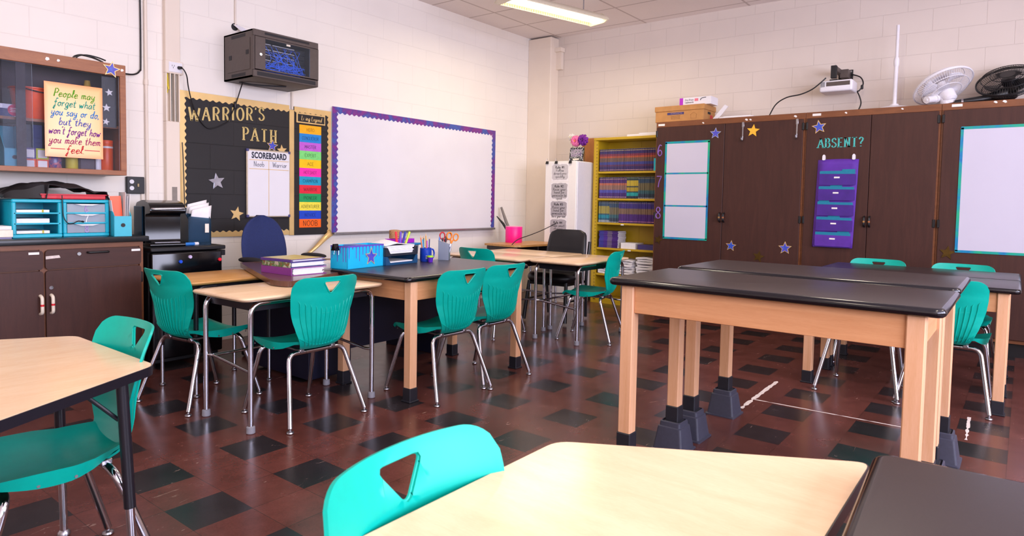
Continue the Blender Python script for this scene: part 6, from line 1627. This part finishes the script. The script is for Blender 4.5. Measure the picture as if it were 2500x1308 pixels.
# ---------------------------------------------------------------- mini fridge and the coffee maker
t = thing('mini_fridge', 'black mini fridge with three round magnets beside the base cabinet', 'fridge')
fx0, fx1, fyf, fzt = -5.215, -4.690, 0.62, 0.845
MB().box((fx0, -fyf+0.06, 0.03), (fx1-0.03, -0.06, fzt-0.03), bev=0.008).build('body', M['black_plastic'], t)
MB().box((fx0-0.002, -fyf+0.01, fzt-0.03), (fx1+0.004, -0.05, fzt), bev=0.006).build('top_cover', M['black_plastic'], t)
fd = MB().box((fx0, -fyf, 0.07), (fx1-0.03, -fyf+0.055, fzt-0.036), bev=0.012, seg=3).build('door', M['black_gloss'], t)
MB().box((fx1-0.028, -fyf+0.055, 0.08), (fx1-0.004, -fyf+0.09, fzt-0.075)).build('side_trim', M['steel'], t, False)
MB().box((fx1-0.034, -fyf+0.01, fzt-0.075), (fx1, -fyf+0.09, fzt-0.035), bev=0.003).build('hinge_cap', M['black_plastic'], t, False)
for sx in (fx0+0.05, fx1-0.08): MB().cyl((sx, -fyf+0.12, 0.0), (sx, -fyf+0.12, 0.032), 0.02, 12).build('foot', M['black_plastic'], t)
MB().cyl((fx0+0.05, -0.12, 0), (fx0+0.05, -0.12, 0.032), 0.02, 12).build('foot', M['black_plastic'], t)
MB().cyl((fx1-0.08, -0.12, 0), (fx1-0.08, -0.12, 0.032), 0.02, 12).build('foot', M['black_plastic'], t)
for (x, z, c_, lab) in ((-5.025, 0.742, '#1c52d8', 'blue'), (-4.958, 0.772, '#c8b8e0', 'pale lilac'), (-4.742, 0.742, '#f0283c', 'red')):
    o = MB().lathe([(0.012, 0), (0.013, -0.008), (0.011, -0.014), (0, -0.014)], (0, 0, 0), 18, 0, 'y').build('fridge_magnet', col(c_, 0.3)); o.location = (x, -fyf+0.0005, z); tag(o, '%s round magnet on the mini fridge door' % lab, 'magnet', 'fridge magnets')
t = thing('coffee_maker', 'black single-serve coffee maker on the mini fridge', 'coffee maker', (-5.06, -0.40, fzt), R(-6))
b = MB()
prof = [(0.17, 0.0), (0.17, 0.10), (0.165, 0.24), (0.13, 0.30), (0.0, 0.33), (-0.12, 0.315), (-0.155, 0.27), (-0.155, 0.22)]
b.prism(rpoly([(0.17, 0.0), (0.172, 0.25), (0.13, 0.305), (0.0, 0.325), (-0.12, 0.305), (-0.16, 0.27), (-0.16, 0.235), (-0.055, 0.225), (-0.055, 0.03), (-0.16, 0.025), (-0.16, 0.0)], 0.02, 4), -0.115, 0.115, lambda a, b, h: (h, a, b))
b.build('machine_body', M['black_gloss'], t, True, 40)
MB().tube(bend([(-0.105, -0.10, 0.262), (-0.105, -0.172, 0.262), (0.105, -0.172, 0.268), (0.105, -0.10, 0.268)], 0.03, 5), 0.010, 10).build('lid_handle', M['alu'], t)
MB().box((-0.085, -0.150, 0.0255), (0.085, -0.06, 0.034), bev=0.003).build('drip_tray', M['steel'], t, False)
MB().box((-0.125, -0.02, 0.02), (-0.116, 0.16, 0.28), bev=0.004).build('water_tank', M['smoke'], t, False)
o = MB().cyl((-4.96, -0.545, fzt+0.0125), (-4.885, -0.535, fzt+0.0125), 0.0115, 12).cyl((-4.885, -0.535, fzt+0.0125), (-4.855, -0.531, fzt+0.0125), 0.0118, 12, 1).build('marker', [col('#2c7ad0'), M['white_pl']]); tag(o, 'blue and white dry-erase marker lying on the mini fridge', 'marker')
t = thing('file_sorter', 'translucent blue file sorter stuffed with papers on the mini fridge', 'file sorter', (-4.80, -0.38, fzt), R(-12))
b = MB()
for k in range(4):
    y = -0.12+0.075*k; hh_ = 0.195+0.02*k
    b.prism(rpoly([(-0.075, 0.0), (0.075, 0.0), (0.075, hh_), (-0.075, hh_+0.015)], 0.01, 3), y, y+0.003, lambda a, b_, h: (a, h, b_))
for sx in (-1, 1): b.prism(rpoly([(-0.125, 0), (0.11, 0), (0.11, 0.275), (-0.02, 0.235), (-0.125, 0.185)], 0.012, 3), sx*0.077-0.0015, sx*0.077+0.0015, lambda a, b_, h: (h, a, b_))
b.box((-0.077, -0.125, 0), (0.077, 0.11, 0.004)); b.build('sorter_body', M['smoke'], t, False)
for k in range(3):
    y = -0.085+0.07*k; b = MB()
    b.grid(6, 6, lambda u, v: (-0.068+0.145*u+0.02*v*v, y-0.0-0.02*v+0.05*v*v*(u-0.3), 0.02+0.235*v+0.02*k+0.035*v*v*u))
    o = b.build('paper_sheaf', M['paper'], t); o.modifiers.new('s', 'SOLIDIFY').thickness = 0.006
MB().box((0.0405, -0.1235, 0.10), (0.072, -0.1215, 0.16)).build('name_label', M['cream_pl'], t, False) if False else MB().box((0.035, -0.1265, 0.09), (0.062, -0.1245, 0.155)).build('name_label', M['cream_pl'], t, False)

# ---------------------------------------------------------------- brown desk, binders, office chair
t = thing('teacher_desk', 'brown-topped desk with a navy metal body carrying the binders', 'desk')
DT = 0.738
A_ = R(23)
def dk(a, b_): return (-5.14+a*math.cos(A_)-b_*math.sin(A_), -2.02+a*math.sin(A_)+b_*math.cos(A_))
pts = rpoly([(-5.10, -2.06), (-4.36, -1.735), (-4.02, -1.735), (-4.02, -1.0), (-4.72, -0.86), (-5.13, -1.92)], [0.07, 0.02, 0.02, 0.04, 0.04, 0.07], 6)
b = MB(); b.rings([[(p[0], p[1], z) for p in pts] for z in (DT-0.034, DT-0.003)]); b.build('desk_top', wood('brown_laminate', '#5a3a30', '#6e4a3c', 0.22, (2, 6, 2), 3), t, True, 40)
MB().box((-4.70, -1.66, 0.02), (-4.36, -1.0, DT-0.034), bev=0.004).build('pedestal', M['navy_metal'], t, False)
MB().box((-4.40, -1.70, 0.19), (-3.50, -1.675, DT-0.034)).build('modesty_panel', M['navy_metal'], t, False)
MB().box((-3.56, -1.67, 0.0), (-3.50, -1.10, DT-0.034), bev=0.004).build('end_panel', M['navy_metal'], t, False)
o = MB().box((-3.99, -1.715, 0.70), (-3.50, -1.05, 0.728)).build('desk_extension', M['navy_metal'], t, False)
def binder(label, loc, rz, w, d, h, cover, spine=None, group='binders'):
    """spine along local -y side"""
    t = thing('ring_binder', label, 'binder', loc, rz, group)
    b = MB(); b.box((-w/2, -d/2, 0), (w/2, d/2, 0.003)).box((-w/2, -d/2, h-0.003), (w/2, d/2, h))
    b.build('cover', cover, t, False)
    MB().box((-w/2, -d/2-0.002, 0), (w/2, -d/2+0.004, h), bev=0.001).build('spine', spine or cover, t, False)
    n = 7; p = MB(); rnd = random.Random(int(h*10000))
    for k in range(n):
        z0 = 0.004+(h-0.008)*k/n; p.box((-w/2+0.008, -d/2+0.02, z0), (w/2-0.006-rnd.random()*0.012, d/2-0.004-rnd.random()*0.018, z0+(h-0.008)/n*0.93))
    p.build('pages', M['paper'], t, False)
    return t
brz = R(-90)
bpos = (-4.815, -1.67)
binder('purple ring binder at the bottom of the pile on the brown desk', (bpos[0], bpos[1], DT-0.003), brz, 0.325, 0.25, 0.045, plain('plum_vinyl', '#8e3c94', 0.35), None)
photo = galaxy('collage_print', ['#2c4a8c', '#b05a3c', '#3c7a4a', '#d8c8b0', '#a03a5a'], 0.3, 28, False)
binder('blue and patterned binder in the middle of the pile on the brown desk', (bpos[0]+0.012, bpos[1]+0.012, DT+0.0425), brz+R(3), 0.28, 0.27, 0.032, col('#24387c', 0.35), photo)
t2 = binder('purple report cover with a yellow window on top of the pile', (bpos[0]+0.006, bpos[1]+0.02, DT+0.075), brz+R(6), 0.285, 0.26, 0.016, col('#5a3a86', 0.35), None)
MB().box((-0.13, -0.12, 0.0162), (0.13, 0.12, 0.0175)).build('cover_sheet', galaxy('pale_yellow_print', ['#e8e0cc', '#d8c878', '#c8b860', '#f0ead8'], 0.3, 8, False), t2, False)
for k in range(3):
    o = MB().box((-0.11, -0.14, 0), (0.11, 0.14, 0.012)).build('paper_sheaf', M['paper'], None, False); o.location = (-4.50+0.01*k, -1.52, DT-0.003+0.0125*k); o.rotation_euler = (0, 0, R(20+8*k)); tag(o, 'sheaf of loose white paper behind the binders', 'paper', 'loose paper on the brown desk')
# navy office chair
t = thing('office_chair', 'navy fabric office chair with black armrests behind the brown desk', 'chair', (-4.30, -0.62, 0), R(8))
b = MB(); rings = []
for k in range(17):
    v = k/16; z = 0.56+0.50*v
    w = 0.215*math.sqrt(max(0.0, 1-abs((v-0.40)/0.60)**2.6)) if v > 0.4 else 0.215-0.03*(0.4-v)/0.4
    w = max(w, 0.02)
    ring = []
    for i in range(24):
        a = 2*PI*i/24
        cx_ = math.copysign(abs(math.cos(a))**0.75, math.cos(a)); s_ = math.sin(a)
        ring.append((w*cx_, 0.12+0.05*v+0.030*s_-0.05*cx_*cx_*(1-0.4*v), z))
    rings.append(ring)
b.rings(rings); b.build('backrest', M['navy_fab'], t, True, 70)
b = MB(); rings = []
for k in range(9):
    v = k/8; z = 0.42+0.085*v; s = 0.93+0.07*math.sin(PI*v) if k < 8 else 0.8
    rings.append([(0.25*s*math.copysign(abs(math.cos(2*PI*i/28))**0.6, math.cos(2*PI*i/28)), -0.12+0.235*s*math.copysign(abs(math.sin(2*PI*i/28))**0.6, math.sin(2*PI*i/28)), z) for i in range(28)])
b.rings(rings); b.build('seat', M['navy_fab'], t, True, 70)
for sx in (-1, 1):
    b = MB(); rings = []
    for k in range(13):
        v = k/12; y = -0.25+0.26*v; s = math.sqrt(max(0.03, 1-(2*v-1)**2))**0.6
        rings.append([(sx*0.30+0.045*s*math.cos(2*PI*i/14), y, 0.735+0.022*s*math.sin(2*PI*i/14)) for i in range(14)])
    b.rings(rings); ar = b.build('armrest', M['black_matte'], t, True, 60)
    MB().tube(bend([(sx*0.30, -0.12, 0.72), (sx*0.30, -0.12, 0.44), (sx*0.10, -0.12, 0.42)], 0.05, 5), 0.02, 10).build('arm_post', M['black_plastic'], ar)
MB().cyl((0, -0.10, 0.09), (0, -0.10, 0.43), 0.028, 14).tube([(0, 0.02, 0.42), (0, 0.15, 0.44), (0, 0.16, 0.60)], 0.02, 10).build('column', M['black_plastic'], t)
b = MB(); cw = MB()
for k in range(5):
    a = 2*PI*k/5+0.3; b.tube([(0, -0.10, 0.10), (0.27*math.cos(a), -0.10+0.27*math.sin(a), 0.065)], [0.026, 0.016], 10)
    cw.lathe([(0.012, -0.02), (0.027, -0.018), (0.027, 0.018), (0.012, 0.02)], (0.28*math.cos(a), -0.10+0.28*math.sin(a), 0.0275), 14, 0, 'y')
b.build('star_base', M['black_plastic'], t); cw.build('casters', M['black_plastic'], t)

# ---------------------------------------------------------------- things on the lab table
TT = 0.7525
t = thing('supply_box', 'sky-blue cardboard box with painted purple drips and a star, on the lab table', 'box', (-4.42, -1.80, TT), R(9))
def bx_local(): pass
w, d, h = 0.175, 0.072, 0.150
b = MB(); b.box((-w, -d, 0), (w, d, 0.004)).box((-w, -d, 0), (w, -d+0.004, h)).box((-w, d-0.004, 0), (w, d, h)).box((-w, -d, 0), (-w+0.004, d, h)).box((w-0.004, -d, 0), (w, d, h)); b.build('box_body', M['blue_card'], t, False)
def drips(n, x0, x1, seed, top):
    rnd = random.Random(seed); pts = [(x0, top), (x1, top)]; x = x1
    xs_ = [x0+(x1-x0)*i/n for i in range(n+1)]
    for i in range(n, 0, -1):
        a, c_ = xs_[i], xs_[i-1]; m_ = (a+c_)/2
        L = rnd.choice([0.022, 0.03, 0.045, 0.06, 0.08, 0.10])
        pts += [(a-0.001, top-0.010), (m_+0.006, top-0.009), (m_+0.003, top-0.02), (m_+0.0022, top-L), (m_, top-L-0.004), (m_-0.0022, top-L), (m_-0.003, top-0.02), (m_-0.006, top-0.009)]
    pts.append((x0, top-0.010)); return pts
MB().prism(drips(11, -w, w, 3, h), d, d+0.0008, lambda a, b_, hh2: (a, -hh2, b_)).build('painted_drips', M['violet_paint'], t, False)
MB().prism(drips(6, -d, d, 5, h), w, w+0.0008, lambda a, b_, hh2: (-hh2, a, b_)).build('painted_drips', M['violet_paint'], t, False)
MB().box((-w-0.0006, -d-0.0006, h-0.004), (w+0.0006, d+0.0006, h+0.001)).build('rim', M['violet_paint'], t, False) if False else None
st_ = MB().prism([(0.045+x, 0.070+z) for x, z in star_pts(0.062, 0.05)], d+0.001, d+0.004, lambda a, b_, hh2: (a, -hh2, b_)).build('star', M['gold'], t, False)
MB().prism([(0.045+x, 0.070+z) for x, z in star_pts(0.052, 0.05)], d+0.004, d+0.0046, lambda a, b_, hh2: (a, -hh2, b_)).build('star_center', M['galaxy'], st_, False)
for x in (-0.09, -0.02, 0.05, 0.12): MB().box((x-0.05, -d+0.02, 0.01), (x+0.05, d-0.015, h+0.004+0.006*math.sin(x*40))).build('contents', col('#5f6fb0'), t, False) if x in (-0.02,) else None
p = thing('binder_clip', 'black binder clip on the corner of the sky-blue box', 'clip', (-4.615, -1.82, TT+0.150), R(9), 'binder clips')
MB().prism([(-0.018, -0.03), (0.018, -0.03), (0.004, 0.012), (-0.004, 0.012)], -0.02, 0.02, lambda a, b_, hh2: (hh2, a, b_)).build('clip_body', M['black_gloss'], p, False)
for s in (-1, 1): MB().tube([(-0.012, s*0.018, -0.03), (-0.008, s*0.02, -0.058), (0.008, s*0.02, -0.058), (0.012, s*0.018, -0.03)], 0.0014, 6).build('clip_wire', M['chrome'], p)
# stacked letter trays
def letter_tray(label, z, mat, papers, pc):
    t = thing('letter_tray', label, 'letter tray', (-4.085, -1.72, TT+z), R(6), 'stacked letter trays')
    w, d = 0.165, 0.125
    b = MB(); b.box((-w, -d, 0), (w, d, 0.005))
    for sx in (-1, 1): b.prism(rpoly([(-d, 0), (d, 0), (d, 0.060), (-d, 0.060)], 0.006, 2), sx*w-0.004, sx*w+0.004, lambda a, b_, h: (h, a, b_))
    b.prism(rpoly([(-w, 0), (w, 0), (w, 0.060), (w-0.02, 0.058), (w-0.045, 0.016), (-w+0.045, 0.016), (-w+0.02, 0.058), (-w, 0.060)], 0.006, 2), d-0.004, d+0.004, lambda a, b_, h: (a, -h, b_))
    b.box((-w, d-0.004, 0), (w, d+0.004, 0.06)); b.build('tray_body', mat, t, False)
    rnd = random.Random(7)
    for k in range(papers):
        MB().box((-0.138+rnd.uniform(-0.008, 0.008), -0.112+rnd.uniform(-0.008, 0.006), 0.006+k*0.009), (0.138+rnd.uniform(-0.008, 0.008), 0.11, 0.0135+k*0.009)).build('paper_sheaf', pc if k == 0 or papers > 3 else M['paper'], t, False)
    return t
letter_tray('lower navy letter tray holding a purple folder', 0.0005, col('#1c4a72', 0.3), 2, col('#8a3aae', 0.4))
tt = letter_tray('upper black letter tray heaped with white paper', 0.0625, col('#262b36', 0.35), 7, M['paper'])
b = MB(); b.grid(8, 6, lambda u, v: (-0.15+0.30*u, -0.115+0.22*v, 0.072+0.035*math.exp(-((u-0.38)/0.22)**2-((v-0.5)/0.5)**2))); o = b.build('bent_sheet', M['paper'], tt); o.modifiers.new('s', 'SOLIDIFY').thickness = 0.002
# plastic shoe box behind the trays, on the brown desk
t = thing('storage_box', 'clear plastic box with a blue lid behind the letter trays', 'storage box', (-3.63, -1.30, 0.7285), R(4))
b = MB()
for z0, z1 in ((0.0, 0.002),): b.box((-0.165, -0.10, z0), (0.165, 0.10, z1))
b.rings([[(x*s, y*s, z) for x, y in rrect(-0.165, -0.10, 0.165, 0.10, 0.02, 4)] for s, z in ((0.93, 0.002), (1.0, 0.118))], 0, False, False); b.build('box_body', M['clear'], t)
MB().box((-0.178, -0.112, 0.112), (0.178, 0.112, 0.128), bev=0.006, seg=2).build('lid', col('#1b86c4', 0.35), t)
MB().box((-0.14, -0.08, 0.004), (0.14, 0.08, 0.05)).build('contents', M['paper'], t, False)
bz = 0.7285+0.1285
o = MB().box((-0.115, -0.062, 0), (0.115, 0.062, 0.034), bev=0.002).build('tissue_carton', M['magenta'], None, False); o.location = (-3.61, -1.315, bz); o.rotation_euler = (0, 0, R(12)); tag(o, 'magenta carton on the blue lid of the plastic box', 'box')
text('\u2197', 0.03, M['white'], o, (-0.05, -0.0625, 0.017), NORTH, 'arrow_mark') if False else MB().prism([(-0.062, 0.008), (-0.046, 0.022), (-0.056, 0.024), (-0.056, 0.027), (-0.040, 0.027), (-0.040, 0.011), (-0.043, 0.011), (-0.044, 0.020), (-0.058, 0.005)], 0.0622, 0.0626, lambda a, b_, h: (a, -h, b_)).build('arrow_mark', M['white'], o, False)
text('blank', 0.015, M['white'], o, (0.0, -0.0625, 0.021), NORTH) if False else None
for z in (0.022, 0.012): MB().box((-0.03, -0.0626, z-0.003), (0.02, -0.0622, z+0.002)).build('printed_line', M['white'], o, False)
t = thing('twine_spool', 'spool of natural jute twine on the magenta carton', 'twine spool', (-3.64, -1.29, bz+0.0345))
b = MB(); b.lathe([(0.0, 0)]+[(0.047+0.0018*math.sin(k*PI), 0.002+k*0.0035) for k in range(0, 1)]+[(0.045+0.002*(k % 2), 0.002+0.004*k) for k in range(17)]+[(0.02, 0.07), (0.018, 0.03), (0.0, 0.03)], n=28); b.build('wound_twine', M['twine'], t)
b = MB(); 
for k in range(2):
    o = MB().cyl((0, -0.05, 0.011), (0, 0.05, 0.011), 0.011, 12).build('marker', col(('#4a2a86', '#2c2a78')[k], 0.3)); o.location = (-3.775+0.024*k, -1.36, bz); o.rotation_euler = (0, 0, R(-25)); tag(o, '%s marker lying on the left end of the blue box lid' % ('violet', 'navy')[k], 'marker')
for k, (c_, lab) in enumerate((('#f0283c', 'red'), ('#6a4ab8', 'violet'), ('#2c3a9c', 'navy-tipped white'), ('#c8e83c', 'lime green'))):
    o = MB().cyl((0, 0, 0), (0.02, 0.035, 0.085), 0.0085, 10).build('marker', col(c_, 0.35)); o.location = (-3.965+0.028*k, -1.675, TT+0.128); o.rotation_euler = (0, 0, R(-20*k)); tag(o, '%s marker standing at the back corner of the upper letter tray' % lab, 'marker', 'markers in the letter tray')
# mug with pencils
t = thing('mug', 'blue mug full of pencils on the lab table', 'mug', (-3.795, -1.80, TT))
MB().lathe([(0.0, 0), (0.040, 0), (0.043, 0.004), (0.043, 0.098), (0.041, 0.1), (0.039, 0.098), (0.039, 0.008), (0.0, 0.006)], n=32).build('mug_body', M['blue_mug'], t)
MB().tube(spline([(0.041, 0.0, 0.082), (0.066, -0.006, 0.086), (0.078, -0.008, 0.055), (0.066, -0.006, 0.022), (0.041, 0, 0.02)]), 0.006, 10).build('handle', M['blue_mug'], t)
for z in (0.045, 0.035, 0.025): MB().box((-0.036, -0.0395, z-0.003), (-0.012, -0.036, z+0.001)).build('printed_line', M['white_pl'], t, False)
def stick(nm, label, x, y, z, lean, h, r, c_, tip, grp):
    t = thing(nm, label, nm.replace('_', ' '), (x, y, z), 0, grp)
    e = Vector((lean[0]*h, lean[1]*h, h)); 
    MB().tube([Vector((0, 0, 0)), e*0.9], r, 8).build('barrel', c_, t)
    MB().tube([e*0.9, e], [r, 0.001], 8).build('tip', tip, t)
for k, (dx, dy, ln, h_, c_, lab) in enumerate(((-0.022, -0.008, (-0.14, -0.02), 0.175, '#3fa0e0', 'light blue'), (-0.012, 0.010, (-0.13, 0.06), 0.185, '#f07a3a', 'orange'), (-0.002, -0.02, (-0.10, -0.05), 0.165, '#b83cc0', 'magenta'), (0.010, 0.006, (0.0, 0.03), 0.20, '#d8a03a', 'yellow wooden'), (0.018, -0.012, (0.02, -0.02), 0.175, '#2c2f78', 'navy'), (0.004, 0.022, (0.03, 0.08), 0.18, '#2f6a3c', 'green'))):
    stick('pencil', '%s pencil standing in the blue mug' % lab, -3.795+dx, -1.80+dy, TT+0.007, ln, h_, 0.0042, col(c_, 0.4), col('#e0b890'), 'pencils in the blue mug')
t = thing('bottle', 'small purple bottle with a lime lid in front of the blue mug', 'bottle', (-3.815, -1.868, TT))
MB().lathe([(0, 0), (0.016, 0), (0.021, 0.03), (0.022, 0.036), (0, 0.036)], n=20).build('bottle_body', plain('violet_glass', '#5a24b0', 0.1), t)
MB().lathe([(0.023, 0.036), (0.023, 0.048), (0, 0.048)], n=20).build('lid', col('#a8e020', 0.4), t)
# mesh cup with scissors
t = thing('pencil_cup', 'silver mesh pencil cup with scissors at the far side of the lab table', 'pencil cup', (-3.60, -1.80, TT), R(35))
mm, mnt, mb2 = newmat('silver_mesh'); mo = mnt.nodes['Material Output']
wv = mnt.nodes.new('ShaderNodeTexChecker'); wv.inputs['Scale'].default_value = 420; mnt.links.new(coords(mnt), wv.inputs[0])
tr_ = mnt.nodes.new('ShaderNodeBsdfTransparent'); mx_ = mnt.nodes.new('ShaderNodeMixShader'); mb2.inputs['Metallic'].default_value = 0.7; mb2.inputs['Roughness'].default_value = 0.35; mb2.inputs['Base Color'].default_value = (*lin('#a8b4cc'), 1)
mnt.links.new(mth(mnt, 'ADD', 0.45, mth(mnt, 'MULTIPLY', wv.outputs[1], 0.4)), mx_.inputs[0]); mnt.links.new(tr_.outputs[0], mx_.inputs[1]); mnt.links.new(mb2.outputs[0], mx_.inputs[2]); mnt.links.new(mx_.outputs[0], mo.inputs[0])
cs = 0.040
b = MB()
for (p0, p1, z0, z1) in (((-cs, -cs), (cs, -cs), 0.125, 0.105), ((cs, -cs), (cs, cs), 0.105, 0.125), ((cs, cs), (-cs, cs), 0.125, 0.150), ((-cs, cs), (-cs, -cs), 0.150, 0.125)):
    b.face([(p0[0], p0[1], 0), (p1[0], p1[1], 0), (p1[0], p1[1], z1), (p0[0], p0[1], z0)])
b.box((-cs, -cs, 0), (cs, cs, 0.003)); o = b.build('mesh_wall', mm, t, False); o.modifiers.new('s', 'SOLIDIFY').thickness = 0.001
MB().tube([(-cs, -cs, 0.125), (cs, -cs, 0.105), (cs, cs, 0.125), (-cs, cs, 0.150), (-cs, -cs, 0.125)], 0.003, 8).build('rim', M['alu'], t)
def scissors(label, loc, rz, c_, tilt):
    t = thing('scissors', label, 'scissors', loc, rz, 'scissors in the mesh cup')
    m4 = Matrix.Rotation(tilt, 4, 'Y')
    b = MB(); b.tube([(0.004, 0, 0.0), (0.006, 0, 0.09), (0, 0, 0.13)], [0.001, 0.006, 0.005], 6).tube([(-0.004, 0, 0.0), (-0.006, 0, 0.09), (0, 0, 0.13)], [0.001, 0.006, 0.005], 6).xf(m4); b.build('blades', M['steel'], t)
    for s in (-1, 1):
        b = MB(); c0 = Vector((s*0.026, 0, 0.175))
        b.tube([c0+Vector((0.019*math.cos(2*PI*i/20), 0, 0.026*math.sin(2*PI*i/20))) for i in range(21)], 0.0055, 8).tube([(0, 0, 0.12), (s*0.010, 0, 0.15)], 0.006, 8).xf(m4); b.build('handle', c_, t)
scissors('red-handled scissors in the mesh pencil cup', (-3.588, -1.79, TT+0.006), R(-35), col('#c82f38', 0.35), 0.05)
scissors('orange-handled scissors in the mesh pencil cup', (-3.580, -1.815, TT+0.006), R(-30), col('#f0882c', 0.35), 0.22)
for k, (dx, dy, c_, lab) in enumerate(((-0.030, 0.015, '#5a8ad8', 'light blue'), (-0.018, 0.0, '#22222a', 'black'), (-0.006, 0.012, '#a02a4a', 'crimson'), (0.004, -0.004, '#2c2a30', 'charcoal'))):
    stick('marker', '%s marker standing in the mesh pencil cup' % lab, -3.60+dx, -1.80+dy, TT+0.004, (-0.05+0.03*k, 0.0), 0.175-0.008*(k % 3), 0.0062, col(c_, 0.4), col(c_, 0.4), 'markers in the mesh cup')

# ---------------------------------------------------------------- tape lines left on the floor
tp = MB(); random.seed(3)
def strip(a, b_, w, n, gap):
    a = Vector(a); b_ = Vector(b_); d = (b_-a); L = d.length; d.normalize(); s = Vector((-d.y, d.x))
    k = max(8, int(L/0.03)); prev = None
    for i in range(k+1):
        p = a+d*L*i/k; g = 0.25 if random.random() < gap else 1.0
        w1, w2 = w*g*random.uniform(0.6, 1), w*g*random.uniform(0.6, 1)
        cur = (tp.bm.verts.new((p.x-s.x*w1, p.y-s.y*w1, 0.0008)), tp.bm.verts.new((p.x+s.x*w2, p.y+s.y*w2, 0.0008)))
        if prev: tp.bm.faces.new((prev[0], prev[1], cur[1], cur[0]))
        prev = cur
strip((-3.325, -3.985), (-2.55, -3.972), 0.016, 20, 0.12)
o = tp.build('floor_tape', M['tape'], None, False); tag(o, 'worn strip of tape on the floor left of the raised lab tables', 'tape')
tp = MB(); strip((-3.09, -3.99), (-3.065, -4.80), 0.009, 30, 0.12)
o = tp.build('floor_tape', M['tape'], None, False); tag(o, 'thin worn tape line on the floor under the raised lab tables', 'tape')
tp = MB(); strip((-3.07, -5.075), (-2.60, -5.062), 0.010, 30, 0.2)
o = tp.build('floor_tape', M['tape'], None, False); tag(o, 'ragged white tape remains on the floor beyond the raised lab tables', 'tape')
